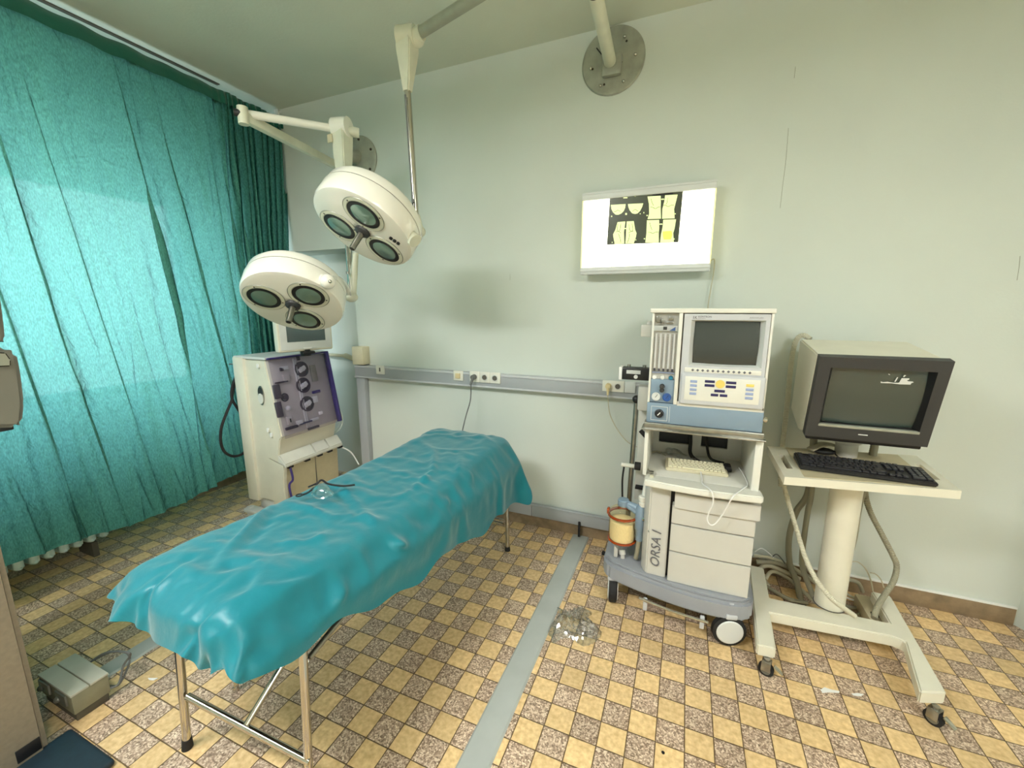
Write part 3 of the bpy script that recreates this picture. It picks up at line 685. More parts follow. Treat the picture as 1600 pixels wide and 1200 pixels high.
# ---- teal drape: a cloth resting on the table; grid of points in millimetres, each number the step from its neighbours
DNU, DNV = 56, 124
W_ = DNU + 1
GRID = (
-262,9,7,9,11,12,7,-4,-1,13,11,10,9,10,12,14,14,3,9,10,13,5,12,6,12,15,14,14,14,15,14,15,15,15,15,14,15,15,14,13,14,2,-2,8,14,11,2,13,-1,11,10,9,-2,10,
10,10,10,-3,-2,-1,-1,-2,0,5,2,-1,-2,1,-2,-1,4,2,-1,-1,7,-5,3,-1,3,0,-4,2,-1,0,0,1,-1,1,0,0,0,0,0,0,-3,1,1,-2,-3,7,5,-2,1,-1,-8,15,-2,-3,-11,13,-1,-2,-1,
-11,-2,-3,-1,-1,-1,-2,1,15,-5,-6,0,-3,5,0,0,-1,0,2,8,-8,3,4,-1,-3,1,0,-1,1,-1,1,0,0,0,0,0,0,0,1,-4,1,-2,10,-2,-2,3,-1,0,7,-9,3,-10,14,-1,-1,-2,-4,7,-9,
3,0,-2,0,-1,-2,0,19,-12,-2,2,0,0,1,-1,1,3,1,0,-3,-4,1,15,-10,1,0,0,1,0,0,0,0,0,0,0,0,-3,2,-1,1,-7,12,1,-5,4,5,-10,10,-15,14,-1,-2,-1,3,4,3,-18,2,5,4,0,
-2,0,-1,-1,17,-13,8,-1,-3,-1,4,-2,-1,2,4,2,-8,1,0,2,0,2,-1,0,0,0,0,0,0,0,0,0,2,1,1,-12,11,-6,2,5,-4,3,9,-17,14,-1,-2,3,3,2,1,3,-21,3,1,2,4,4,-2,-1,0,-2,
13,-4,1,2,-1,-2,3,0,-2,6,-1,-5,2,-5,6,0,0,1,0,0,0,0,0,0,0,0,-1,3,1,-1,-2,-2,5,1,-1,4,-7,-6,14,0,-2,3,2,3,2,0,-5,-16,-4,2,1,2,1,3,-1,0,5,2,2,0,-2,2,2,-1,
1,-1,0,2,0,-2,4,0,0,0,0,0,0,0,0,0,0,0,0,-1,1,-3,1,18,-10,-3,0,0,0,1,7,-1,0,2,2,1,2,-11,1,-9,15,-4,-11,-6,-2,-3,0,4,2,0,1,-3,1,4,0,0,1,-2,1,0,0,17,-13,1,
-1,0,0,0,0,0,-1,1,0,0,0,-1,1,-1,2,-1,-1,5,4,-4,-1,-1,8,0,1,-5,3,1,-1,-16,7,-18,0,11,-1,3,-11,-11,6,2,-7,0,0,0,5,1,0,0,0,0,-1,1,0,-4,3,6,-2,2,-1,0,-1,1,
0,0,-1,0,0,-1,2,0,-2,0,1,0,7,-3,3,1,0,0,-4,-1,7,0,-4,-17,3,-4,20,5,11,-2,-6,-1,1,-6,1,1,-3,0,2,0,-1,0,0,0,0,1,1,-1,1,-2,5,2,-2,0,0,0,-1,1,0,0,0,0,0,-2,
0,3,-1,0,0,-1,3,1,-1,1,2,4,1,-10,1,-10,6,12,3,-5,1,0,-2,-4,7,7,-5,-5,6,-7,2,-1,0,1,0,0,0,-1,0,0,1,4,-9,4,1,4,-1,0,0,0,-1,1,1,-1,1,0,0,-1,-1,2,0,0,1,0,1,
0,0,1,-3,-2,1,-2,-3,4,-4,6,-1,0,-2,-3,5,9,-7,6,-2,-15,7,-1,1,0,0,0,1,0,1,0,-1,-1,-1,4,0,0,-1,2,0,1,-1,0,0,0,0,-2,2,0,2,-2,0,0,1,1,0,-1,3,-1,-2,-6,2,6,-11,
8,4,-2,-2,0,-2,-2,1,1,-4,9,-9,-5,10,-2,0,0,-1,0,0,0,0,0,3,-1,-1,-3,6,-1,0,0,1,0,-1,1,0,1,-2,2,-1,-1,2,-1,1,0,1,0,1,-1,1,-1,-2,0,0,-5,-1,12,-1,-5,1,1,-3,
-1,-1,1,2,3,-11,3,3,-2,0,1,0,0,-1,1,-1,1,-1,0,1,1,3,-2,0,0,1,-1,0,2,0,-1,0,0,-2,2,-1,1,1,-1,1,-1,1,0,1,0,-2,2,-1,0,3,-2,-1,3,-1,3,-5,-2,0,-1,1,5,-3,4,0,
-1,-2,-4,-1,0,0,2,-1,0,-1,1,0,1,1,-2,4,-2,0,0,-1,1,-1,1,1,0,-2,2,0,1,-1,0,1,0,0,0,1,0,-2,2,-1,-2,5,-7,5,-2,2,2,-2,-7,1,3,0,2,-1,-4,-1,0,0,0,3,0,0,0,-1,
1,1,0,0,-2,-1,0,2,-1,3,1,-1,2,-1,-1,0,0,0,3,-3,1,0,0,-1,2,-1,1,0,-1,-1,2,0,-1,-2,-1,5,-7,2,0,6,-5,4,-2,-3,1,3,-3,0,-2,3,1,-2,2,-6,0,2,0,0,0,0,1,2,-1,0,
1,0,1,-2,-1,0,1,1,-1,0,0,1,2,-2,0,1,-1,-1,1,0,0,0,1,0,-1,0,-1,-1,-1,2,-4,1,-1,6,-2,-2,0,2,-3,-1,0,3,-3,3,1,-1,-2,0,0,1,-1,0,1,0,-1,3,0,-3,1,0,2,1,0,-2,
0,1,1,-1,-2,-1,2,1,-2,2,0,0,0,0,0,0,0,0,0,-1,0,-1,1,0,-1,0,0,0,0,-1,1,3,0,0,0,-4,-1,3,-4,2,-1,0,0,0,0,0,0,0,-1,1,2,0,-2,0,1,0,1,1,-1,0,1,2,-2,0,-1,0,1,
0,0,0,-1,1,1,-1,-1,0,0,-1,1,-1,1,0,1,-3,1,-1,1,2,0,0,1,-5,2,0,-3,3,1,-1,0,0,0,0,0,-1,0,1,0,1,0,0,0,0,0,-1,0,1,0,0,0,3,-3,0,2,-1,1,0,-1,0,0,-1,0,2,-3,-1,
2,0,0,2,-2,-1,-2,2,0,-1,1,0,0,-3,1,3,-5,4,0,0,-1,0,0,1,0,-1,1,0,0,0,0,-2,1,0,0,0,2,-1,0,0,0,0,0,2,1,-2,-1,0,0,1,1,-1,0,0,0,-4,3,0,0,0,-2,3,-3,3,-5,4,-1,
1,0,-1,-1,1,-3,5,-1,-1,3,-3,0,0,-1,1,1,-2,1,0,0,0,0,1,0,-1,0,0,2,-1,0,0,0,0,1,-2,0,1,0,0,0,-1,1,0,1,0,1,0,1,0,0,-2,-4,3,-4,4,-3,2,1,-1,-1,2,3,0,-7,3,3,
-7,4,0,0,1,-1,0,2,0,-1,0,-1,1,0,0,1,0,-1,-1,1,1,0,-1,1,-1,0,1,1,0,-1,0,1,0,0,-1,-7,1,0,0,1,0,1,1,-1,4,-2,0,0,0,0,2,1,-5,0,5,-7,2,0,2,0,1,0,-1,-1,1,0,0,
0,0,1,0,0,0,-1,1,1,0,-1,-1,1,0,1,0,0,0,-1,1,0,0,0,-2,-1,6,-4,0,0,-1,1,0,0,-2,1,-2,3,-1,0,-1,-1,-1,3,2,-5,5,-10,10,0,0,-2,-1,1,1,-1,0,1,0,1,-2,1,0,-1,1,
0,-1,0,0,1,0,0,-1,3,1,-1,-1,0,0,0,-1,2,-2,1,2,-2,-1,1,-1,0,1,1,-2,-1,-1,1,0,1,1,1,0,-5,4,-9,8,-2,-1,-1,2,1,0,0,0,0,0,0,0,1,-1,0,1,0,0,0,0,0,0,0,0,1,-2,
0,-1,3,0,0,-1,1,-2,4,-3,0,3,0,-1,1,-1,0,0,-3,1,0,-1,-2,0,1,-1,-1,4,-7,6,3,-1,-2,0,0,0,0,1,-1,0,0,1,0,-1,0,0,0,0,0,1,0,0,1,-1,0,0,1,-2,2,-1,0,0,1,-1,3,-5,
-1,8,-1,1,0,0,0,-3,0,-4,3,-1,0,-2,0,-5,2,1,0,11,-4,-5,1,0,2,-1,0,1,-1,1,0,-1,0,0,0,0,1,-1,1,0,-1,1,0,-1,1,0,0,-1,2,0,0,0,0,0,0,0,-1,0,0,-2,0,1,0,2,4,-6,
4,-3,0,0,-3,-2,2,3,3,2,-8,9,-5,-1,0,0,0,0,0,0,0,0,1,-1,0,1,0,-1,1,-1,1,0,0,0,1,-2,1,0,0,1,-1,1,0,-1,1,-1,-1,5,-3,-1,0,-1,0,2,2,-4,5,-5,-2,0,2,-5,1,2,-3,
0,-1,4,1,7,-9,4,0,0,0,-1,0,0,0,0,0,1,0,-1,1,0,0,-1,1,-1,1,-1,2,-1,0,1,-1,1,-2,1,0,-1,2,1,-2,2,-2,1,-1,1,-1,-1,5,-5,-1,1,0,1,7,0,-2,4,-2,-1,-2,-8,3,1,0,
-1,0,1,0,0,0,0,0,0,0,0,2,-1,-1,1,0,0,1,-1,1,-1,0,0,0,0,0,1,-1,2,-1,0,1,-2,-3,1,0,3,1,1,2,-4,-3,0,0,1,2,4,-1,5,-9,-2,-1,0,8,-11,10,-1,-1,-1,0,0,0,1,-1,1,
-1,0,1,-1,1,0,0,0,0,0,0,0,-1,1,0,1,0,-1,1,0,-1,2,-1,0,-3,5,-5,4,0,0,0,1,-7,1,1,1,0,1,4,3,-8,0,-1,-1,6,-2,5,-9,0,1,2,-1,0,1,-1,1,0,1,-1,1,1,-1,0,0,0,0,-1,
1,0,2,0,-1,-2,0,1,0,1,0,0,2,-2,2,0,1,-1,1,-1,2,-4,3,-1,0,-2,-2,0,2,-1,-2,5,1,0,-10,-2,4,3,0,1,-1,1,0,0,0,0,-1,1,1,-1,-1,-1,2,-1,1,0,1,-1,0,1,-1,0,1,-1,
1,0,-1,1,0,-3,1,5,-2,3,0,0,0,-2,-5,3,-2,-3,1,2,0,0,1,1,-5,0,1,1,1,-5,7,0,-2,1,-1,1,-1,0,1,0,0,0,0,0,2,-2,1,-1,0,0,0,-1,0,1,1,-2,1,0,0,0,0,-1,3,1,-9,0,-1,
1,0,1,1,8,-9,0,4,1,-1,0,1,-2,4,-2,-3,-2,5,-1,1,-3,0,1,0,1,0,0,1,-1,0,0,-1,1,1,-1,1,0,1,-1,-1,1,0,0,0,-3,3,1,0,-1,1,0,1,0,-7,5,-3,1,0,1,2,3,-7,1,3,-4,0,
1,0,0,0,0,4,-2,-3,5,-1,-2,-1,-1,1,0,0,0,1,-1,1,0,0,1,-2,0,1,-2,0,0,1,1,-1,1,0,-3,3,0,0,0,1,0,-1,0,-1,3,-5,1,1,1,1,0,-1,-5,3,2,1,-3,1,-1,-1,-3,-1,1,7,-1,
-6,6,0,-3,3,-1,-2,0,0,0,1,0,1,0,0,0,0,-3,3,-1,0,0,0,1,-1,-1,3,0,-1,0,0,0,0,1,-1,0,-2,7,-4,-1,0,1,1,-2,3,0,-3,-1,-1,1,0,-2,0,2,3,-5,5,2,-11,9,2,-8,1,2,0,
0,0,0,0,0,0,0,-1,-1,3,-1,1,0,0,0,1,1,-1,-2,0,1,0,0,0,0,0,-1,0,5,-6,2,1,0,-2,0,2,-4,-1,2,1,0,0,-1,-1,0,2,-5,7,2,-8,5,-9,2,5,0,0,0,0,0,0,0,0,0,0,3,-2,0,1,
-1,0,0,0,-1,-1,2,0,1,-1,0,1,-1,0,1,2,-1,-1,-1,3,-2,0,1,1,-7,7,-1,-3,-2,2,0,0,-3,2,-6,4,-5,0,7,-5,10,1,-1,-3,-2,0,1,0,0,0,1,-1,0,0,0,0,1,0,0,1,0,-3,2,0,
1,0,0,0,-1,1,0,-1,0,1,0,0,0,1,0,2,-5,5,-6,0,-3,3,1,0,1,-11,0,4,-1,4,1,-1,7,-5,-2,-1,3,2,0,0,0,0,0,-1,1,-1,1,2,-1,0,1,0,-1,0,3,-3,-2,2,0,0,0,1,0,0,-1,0,
0,2,-1,2,0,0,-1,1,-3,-3,1,0,0,3,-2,1,2,3,0,0,-4,-2,3,0,3,0,-4,-1,1,0,-1,0,-1,0,0,0,2,-2,2,0,-1,1,0,1,0,-2,1,1,-1,-1,2,0,0,0,1,0,0,1,-4,7,0,1,-1,-3,-2,0,
1,-4,3,-2,-1,2,0,4,0,1,0,2,-5,4,-1,-4,-7,5,2,-1,0,0,1,1,-1,-1,0,-1,1,0,1,1,-1,0,-2,0,2,2,-1,-1,1,-1,1,-1,1,-1,2,0,-6,-1,-1,3,4,-3,-1,1,2,1,2,-2,-2,0,1,
1,3,0,0,1,0,4,-14,0,-1,6,4,-4,1,0,1,-1,-1,2,0,-1,0,1,-1,0,-1,1,0,1,1,0,0,2,-1,-1,0,-1,0,0,1,-2,1,6,0,-4,-1,-4,6,1,1,-11,1,4,0,0,1,1,0,2,-2,2,0,-5,-2,7,
-3,2,-1,-1,1,0,0,0,0,0,0,1,1,-2,0,0,1,1,-1,1,0,-2,1,0,0,2,0,-1,0,0,0,-1,2,0,-4,0,7,-7,-1,-1,2,2,1,2,-4,0,0,0,1,0,1,-1,-3,2,3,-1,-3,5,1,0,-6,2,0,0,0,1,1,
-1,-1,1,0,0,0,0,-1,1,0,-1,2,-1,-1,1,1,1,0,-1,1,-1,1,-1,-3,0,1,0,8,-5,0,1,-3,1,-1,-3,0,3,-1,1,1,0,1,-1,-4,5,1,3,-9,0,1,3,0,0,1,-1,0,0,1,1,-1,2,-3,1,-1,1,
0,-1,2,-1,1,0,-1,0,0,2,0,-1,1,-1,0,3,1,-1,-1,-5,4,0,0,-8,2,4,2,0,-2,0,0,0,0,0,1,0,-4,5,-6,4,0,-1,3,-1,-1,0,0,0,1,-1,1,-1,0,1,0,0,0,0,0,0,1,-2,0,1,0,0,0,
1,0,0,-1,1,0,-1,1,0,0,1,1,-4,0,3,-3,1,0,0,-2,1,0,-2,1,0,1,1,-4,1,3,-1,0,-1,1,0,0,1,-1,0,0,0,0,0,2,-1,1,-1,0,1,-1,0,1,-1,0,0,0,0,0,1,-1,1,0,-6,0,-1,1,6,
2,-8,0,9,-6,-2,3,1,0,-1,0,-1,-1,-2,0,0,0,-3,11,2,-1,0,-6,1,0,0,-1,1,-1,1,-1,0,0,0,1,-1,1,0,0,1,0,0,-1,0,0,0,0,1,-1,-1,1,-1,6,-1,-6,-1,-2,1,2,5,-4,-1,2,
-1,1,1,-2,-1,0,0,0,-1,-1,-1,5,-7,-3,4,-4,9,0,-1,0,1,-1,1,-1,1,0,1,-1,-1,1,0,0,0,-1,-1,1,3,0,-2,0,0,-1,1,2,-1,1,-6,1,6,-8,-1,-1,10,-4,-4,4,-5,-1,3,2,1,0,
0,8,0,1,0,0,-1,-2,-9,-3,10,-5,-1,2,-1,0,1,0,1,-1,1,-2,1,1,0,0,0,-1,1,0,0,1,-1,2,-1,-1,0,0,0,0,-1,6,-2,-6,3,-2,1,-1,1,-1,-3,6,-4,-2,0,5,-1,-1,-12,0,-1,1,
1,1,1,8,4,-5,2,0,-1,1,-1,0,0,1,-2,1,1,0,0,0,-1,0,1,1,1,0,-2,1,-1,2,1,-1,0,0,0,0,-1,-2,5,1,-4,-2,0,-3,9,0,-9,4,2,-1,0,-1,0,-8,4,3,1,0,-1,1,0,-2,1,3,0,-3,
0,1,0,0,-2,2,1,1,0,0,0,0,-1,0,-1,0,-1,2,0,0,0,-1,1,0,0,0,0,-1,5,-2,-2,1,-2,-3,8,-6,-4,6,3,-4,1,2,-1,-2,-8,0,1,3,2,2,-1,7,-1,0,-8,2,0,0,1,0,-1,0,1,0,0,0,
0,0,1,-1,0,1,0,1,-1,-1,0,1,1,1,-2,-2,0,0,1,2,0,0,2,-2,3,-4,-5,4,4,-4,-1,5,-1,1,-4,-1,2,-3,-2,1,1,4,1,-2,-6,5,-1,1,0,-1,0,1,1,-1,-1,0,1,0,0,0,1,0,-1,0,0,
-1,1,1,0,0,-1,0,2,1,-1,-1,0,1,0,-4,7,-1,-5,0,5,-5,-2,7,0,2,-5,-1,1,0,4,1,1,1,-1,-8,-6,4,3,-1,1,0,0,1,-1,0,1,-1,1,-1,0,0,0,1,0,0,0,-1,1,0,0,-1,0,-1,2,0,
-1,0,0,0,-7,3,9,1,-7,-3,10,-6,-4,8,0,2,-6,-1,0,1,-5,0,1,-3,-1,0,0,11,-4,0,-3,2,1,0,-1,2,0,-1,1,-1,0,0,1,0,0,0,0,-2,1,0,1,-1,0,0,2,0,0,1,1,0,-12,11,4,-1,
-7,-1,8,-10,1,13,-1,-2,-7,-1,0,-1,1,2,-3,-2,1,3,1,-1,0,4,-10,5,0,-1,0,0,-1,0,2,0,-1,0,0,0,0,0,-1,0,3,-1,-1,-1,2,0,0,0,1,0,0,1,-10,7,-2,-1,0,7,2,-4,-1,9,
-9,-2,0,-1,-1,-1,2,1,1,0,1,-1,0,-5,6,-8,-1,8,-3,0,0,1,0,1,-1,-1,1,0,0,1,-2,1,0,1,-1,-1,2,1,0,-1,0,0,1,-1,-2,-1,0,12,-4,2,0,-7,-6,1,1,14,-9,0,-2,-3,0,-1,
-1,1,0,2,2,-2,0,-3,5,-8,7,-4,0,2,0,0,-1,0,0,1,-1,-1,1,0,-1,2,-2,1,0,1,0,-1,1,0,0,0,1,-1,1,2,1,-2,0,5,-2,-2,4,1,0,0,-17,-1,0,1,1,1,0,2,1,1,-1,1,3,1,1,-8,
8,-4,-2,1,-1,-1,1,0,0,-1,1,-1,1,0,1,0,0,1,-1,0,1,0,-2,0,0,1,0,0,0,0,0,1,4,-11,1,-3,-1,1,1,1,4,-2,6,-4,-3,-2,-1,2,1,0,-1,1,0,-1,1,0,4,-10,5,6,-8,1,2,-1,
1,0,0,0,1,-1,0,0,1,-1,1,1,-1,-1,1,2,-2,0,0,1,-1,1,0,0,0,-9,4,-3,3,6,-5,1,4,-7,2,2,4,0,-1,-2,-3,0,-1,-1,-3,0,-3,1,1,2,1,-5,0,9,0,-2,0,0,0,0,0,1,0,0,0,-1,
1,-1,0,1,0,-1,0,1,1,0,-1,1,-1,0,0,0,0,6,-7,2,-6,5,4,-4,-9,15,-7,-2,0,-1,1,0,-1,0,0,-1,-3,4,-4,-2,1,6,0,0,-4,0,2,0,0,1,0,-1,1,1,0,-1,1,-1,1,0,0,0,0,0,0,
0,-1,1,0,1,0,0,-4,8,-5,0,-4,1,5,-1,-8,15,-14,-3,0,1,2,1,2,0,-3,-1,-1,4,-2,0,4,2,0,0,-1,-6,0,0,1,0,0,1,-1,0,0,1,0,0,1,-2,0,0,1,1,1,-2,0,1,-1,-1,0,0,1,2,
-6,4,2,0,0,-5,-2,14,-6,-2,4,3,1,1,1,-1,0,1,-1,2,1,-2,3,-1,-4,-2,-1,0,4,1,0,0,0,0,0,1,-1,0,0,1,-1,0,2,-1,0,-1,0,0,2,-1,-1,1,1,-1,0,0,2,-3,-2,11,0,-1,-2,
2,-7,0,3,1,1,1,1,1,2,1,0,-1,4,-1,2,0,-2,2,-1,-4,2,4,-4,-1,0,0,0,-1,1,0,1,-1,0,1,0,0,1,0,1,-1,-2,1,1,0,0,-1,1,0,0,-1,7,0,-5,2,1,2,-13,-4,1,13,-1,0,0,1,0,
0,-1,-1,1,-1,-2,-2,-1,-1,0,4,4,-2,-1,1,1,-1,0,0,1,-1,1,-1,1,0,-1,0,0,1,1,-3,1,2,-2,1,1,0,0,0,-1,-1,0,2,-3,-3,-1,1,3,6,2,-3,-16,1,1,2,2,4,3,0,1,1,-2,-3,
3,1,0,-2,-2,0,8,-2,1,-4,1,1,-1,-1,1,0,0,0,0,1,0,0,-1,-2,3,0,0,0,-1,0,1,1,0,0,0,0,-2,-4,2,0,-1,-1,-1,6,-8,10,-3,-3,0,-1,-1,1,4,1,1,-2,5,-1,-2,-2,-1,2,2,
-1,-3,-1,4,0,-1,0,1,1,-2,1,0,0,0,-1,1,-2,1,0,0,0,2,0,0,-1,0,-1,1,1,1,-7,3,0,-1,0,-2,9,-5,6,-5,-3,1,0,0,-1,-1,0,3,1,3,-2,-2,-4,0,8,1,0,-5,-2,2,1,0,0,0,0,
-1,2,-2,0,0,0,1,-2,3,-1,0,0,0,0,0,1,0,-1,1,1,0,-1,-1,0,1,1,0,1,-1,-7,5,-3,2,0,-1,-1,1,1,-1,0,1,1,-1,-3,3,-1,0,-4,-2,-2,10,0,-2,0,0,2,-1,0,0,1,-1,0,-1,0,
1,0,2,-2,0,0,1,0,-1,-1,1,0,-1,0,1,4,3,-2,0,0,-2,-1,1,-3,4,-1,-3,-1,0,-1,0,1,0,1,0,0,2,-2,0,-1,3,0,-3,0,-2,2,0,0,0,1,1,0,0,0,-1,0,-1,0,-1,0,1,1,0,0,0,-1,
1,-1,1,0,0,-4,1,2,6,0,-1,1,-5,-3,-2,5,1,-1,0,-2,0,0,0,1,1,1,-2,1,2,1,-7,2,1,1,-4,3,0,0,1,-1,1,-2,1,0,1,1,-3,1,0,0,0,1,-1,1,-1,1,-1,1,1,-1,0,1,0,1,1,-4,
-2,-1,-1,4,1,1,-1,0,1,0,-1,-1,-1,1,1,1,-1,-1,0,1,0,0,-5,1,4,0,0,0,0,0,0,0,1,-1,0,0,-5,5,1,0,1,0,0,-1,0,0,-1,3,-1,-1,1,0,-2,4,1,-4,-4,0,1,2,0,3,1,-4,1,1,
-2,0,0,0,0,0,1,0,2,2,0,1,0,-6,3,-1,-2,0,0,0,0,0,0,-1,0,0,-3,6,-2,0,1,-1,1,0,1,-1,0,1,-1,1,1,-2,1,1,-3,1,-5,2,0,1,-1,-1,7,-6,-1,0,1,2,2,-1,-2,1,0,0,1,1,
-2,2,-3,-1,2,0,3,-4,1,-1,1,0,1,-1,-1,1,-2,3,0,1,-1,-1,1,0,0,1,-1,0,0,0,-1,0,2,0,1,1,-8,2,0,2,0,0,0,0,1,0,1,1,0,0,0,-3,-1,0,1,-1,-1,1,-1,4,1,-4,0,-1,2,-1,
0,0,0,-1,-1,2,-1,1,1,-1,0,0,1,0,-1,1,0,1,-1,-1,0,0,1,0,0,0,-3,7,0,0,-4,1,1,1,-8,6,1,0,0,-1,0,-1,0,-1,0,0,0,2,1,-3,-2,3,5,-11,3,2,0,0,0,0,0,-1,1,0,1,0,0,
0,0,-1,0,1,0,-1,1,1,-2,1,1,-1,0,0,-4,5,-8,0,5,5,0,0,-8,1,1,1,0,1,1,0,0,-1,0,-1,0,0,0,0,2,-3,-3,1,2,-4,6,0,-1,0,-1,-1,2,0,1,0,0,0,0,0,0,0,0,0,-1,0,-1,2,
0,0,1,-1,0,4,-3,-3,1,-4,0,1,3,0,-2,0,-2,1,-1,1,2,1,0,-1,0,0,0,0,1,-1,3,-4,1,-1,1,0,0,1,-1,-2,2,1,-1,0,1,-1,0,1,0,0,0,0,-1,1,-1,2,-1,0,0,0,0,0,0,-4,4,2,
-3,-1,1,-1,1,3,-9,2,1,1,1,-1,2,1,-1,-1,-1,0,1,0,0,0,3,-7,9,0,-7,0,0,0,3,-1,0,1,0,-1,1,-1,0,1,1,-1,0,1,0,-1,-1,2,0,-1,0,1,0,0,-2,4,-5,2,0,-3,-1,7,-6,3,0,
0,0,0,0,0,-1,0,0,-1,1,0,0,-3,-1,-1,9,-9,1,4,-1,1,1,-1,1,0,0,-1,1,-1,1,-1,0,0,1,-1,1,-1,1,0,-1,1,1,0,0,0,-4,7,-7,3,2,-1,-1,-1,0,1,1,2,-1,0,-1,-1,-2,2,-1,
-1,0,-1,-1,-2,7,-2,-1,-4,7,-4,3,1,-2,-2,2,0,-2,0,1,0,0,1,0,0,0,-1,1,-1,2,0,-1,1,-1,0,0,0,0,0,0,-1,0,0,0,2,1,-2,1,1,-2,-2,0,-1,1,1,2,-1,-3,-2,1,-2,0,0,5,
1,-3,3,3,-8,0,2,0,-1,0,2,-1,0,-1,1,0,1,0,0,1,0,0,-1,1,1,-2,0,0,0,0,0,4,-4,0,1,2,1,-2,0,-8,0,2,2,-1,-1,-1,0,1,-1,1,2,-1,-1,3,-1,-4,3,2,-1,0,1,0,-1,0,1,0,
0,-1,-1,1,1,0,0,0,0,0,0,0,0,1,0,1,0,-1,0,0,0,0,0,-6,5,2,-4,2,2,-2,-1,0,-3,1,3,0,1,-4,-2,3,1,0,-2,0,1,2,-1,-5,5,1,-5,4,0,1,-1,0,0,0,-2,3,-1,0,0,0,1,0,0,
0,1,-1,0,0,0,2,0,-2,0,1,0,-2,6,-4,-4,1,-2,-1,2,7,-3,-2,-3,0,1,3,6,5,-1,1,0,-4,1,0,3,2,-2,-5,8,-4,-2,5,0,1,-2,0,-3,3,-1,0,0,1,0,-1,1,0,0,0,0,0,0,0,1,1,1,
-2,-1,1,-3,-1,9,0,-3,-3,-2,-3,0,13,-3,1,4,2,0,0,-2,1,0,0,-6,1,1,1,4,1,-2,-5,7,-3,3,-1,0,0,0,-1,0,0,1,0,-1,1,0,-1,1,0,-1,1,0,0,0,0,0,1,1,-1,0,0,-2,0,2,4,
2,0,0,-1,-5,7,1,-3,-2,-2,-4,-1,-1,-3,2,-8,1,2,1,0,6,5,2,-11,5,-2,2,-1,-1,0,-1,0,1,-1,0,1,-1,1,0,0,0,0,1,-1,0,0,0,0,0,0,2,-4,4,-3,-6,-1,-1,1,2,4,-6,-3,3,
4,0,0,0,2,-2,-1,0,-2,-9,1,0,0,-3,1,2,1,17,-11,2,0,0,0,0,-1,0,0,0,1,-1,1,0,0,-1,1,0,-1,1,0,1,-1,-1,1,1,-1,3,-4,9,-2,-3,-5,-1,5,-8,7,-3,-2,0,-1,-1,-1,-1,
1,1,0,1,-3,-7,-3,1,7,-6,1,12,-2,1,0,-1,-5,3,0,2,1,-1,1,-1,1,0,-1,1,0,0,0,0,0,0,0,-1,1,0,0,0,-1,5,-9,0,0,6,-1,-4,8,-3,-2,2,-5,-2,-2,0,1,0,0,2,0,13,1,-5,
-12,-7,4,7,-5,-5,12,-4,-6,6,1,-1,4,-3,1,-1,1,0,-1,1,0,0,0,0,0,0,0,0,1,-1,-1,1,-1,1,0,-1,0,1,-1,3,-2,0,-4,7,-6,-7,1,3,1,-1,0,1,0,0,14,-2,-5,2,2,-3,-14,-1,
4,-6,0,8,0,1,2,-2,2,-2,1,0,-1,1,0,-1,1,-1,1,0,0,1,-1,1,-1,0,0,1,0,-2,3,1,-3,-1,-2,3,-2,6,-6,-6,5,1,0,0,1,0,-2,0,0,9,1,4,0,-8,-9,14,1,-1,0,-1,-8,-1,-1,-2,
2,1,2,-2,-1,1,-1,0,1,-1,0,0,1,0,0,1,-1,0,0,0,0,-2,2,-3,3,5,0,-3,-5,1,1,-5,5,1,0,0,1,-1,-1,-1,0,-1,-17,8,7,3,-4,11,-2,-9,4,-4,-2,5,1,1,-1,0,0,0,0,0,0,0,
0,-1,1,1,-2,0,1,0,0,0,0,0,-1,0,3,-3,1,-3,0,3,4,2,-7,0,0,2,0,1,-1,-1,0,-1,-1,0,0,-14,1,4,7,14,2,-9,-4,-4,7,-6,2,1,0,2,-1,-1,0,2,0,-2,0,-1,0,0,-1,1,0,0,0,
0,1,1,1,0,0,-2,-6,9,1,-4,-2,-1,2,6,-11,9,0,-1,-2,0,-2,0,0,0,0,0,-11,-5,2,-1,0,1,9,11,-1,-4,-1,1,-1,0,1,2,-1,-1,0,1,1,-1,-1,1,-2,0,1,0,0,0,-1,0,2,-4,1,-1,
1,7,-13,2,9,0,0,-4,1,-1,0,-1,-1,-1,-1,1,0,0,2,0,1,2,-3,-13,-1,2,6,-8,2,0,2,10,0,1,0,0,0,2,0,-2,0,-1,1,2,-2,1,1,0,0,-3,0,1,0,-1,0,0,2,0,-1,1,-1,-6,3,3,4,
-3,-1,-4,-2,0,1,1,0,1,1,2,1,0,-5,4,10,2,-4,-13,4,0,5,4,1,-8,1,-1,-1,1,-1,1,1,-2,2,0,-1,2,-1,0,0,-1,1,0,0,-1,-2,4,-2,0,0,1,1,-1,0,-3,-2,1,-3,15,-3,-1,-2,
-5,1,1,0,2,-1,0,0,14,0,-2,-6,-6,10,-5,5,-4,-5,-6,5,-1,1,1,-3,1,0,1,2,0,-1,-1,0,1,0,0,0,0,0,1,-3,2,-1,3,-3,1,-1,3,-1,0,-1,-2,-2,4,0,-3,-1,-1,5,1,0,1,0,0,
0,-1,11,-2,-4,-4,11,-7,8,-10,-11,0,6,4,-1,-1,0,0,0,0,0,0,0,1,-1,0,1,0,0,0,1,0,-3,3,-1,1,-3,3,-1,-3,7,1,0,-1,0,-1,2,-8,1,0,9,-1,-1,-1,0,0,0,0,1,3,1,-4,10,
-5,7,-6,-11,12,-2,-7,-1,2,1,0,1,0,0,0,-1,0,1,-1,1,0,0,0,-1,-1,0,2,-3,3,-3,2,-2,2,-3,0,6,1,2,0,-2,-1,-4,0,7,1,3,0,1,-3,0,0,0,0,-2,-2,10,-3,1,-10,-6,15,-7,
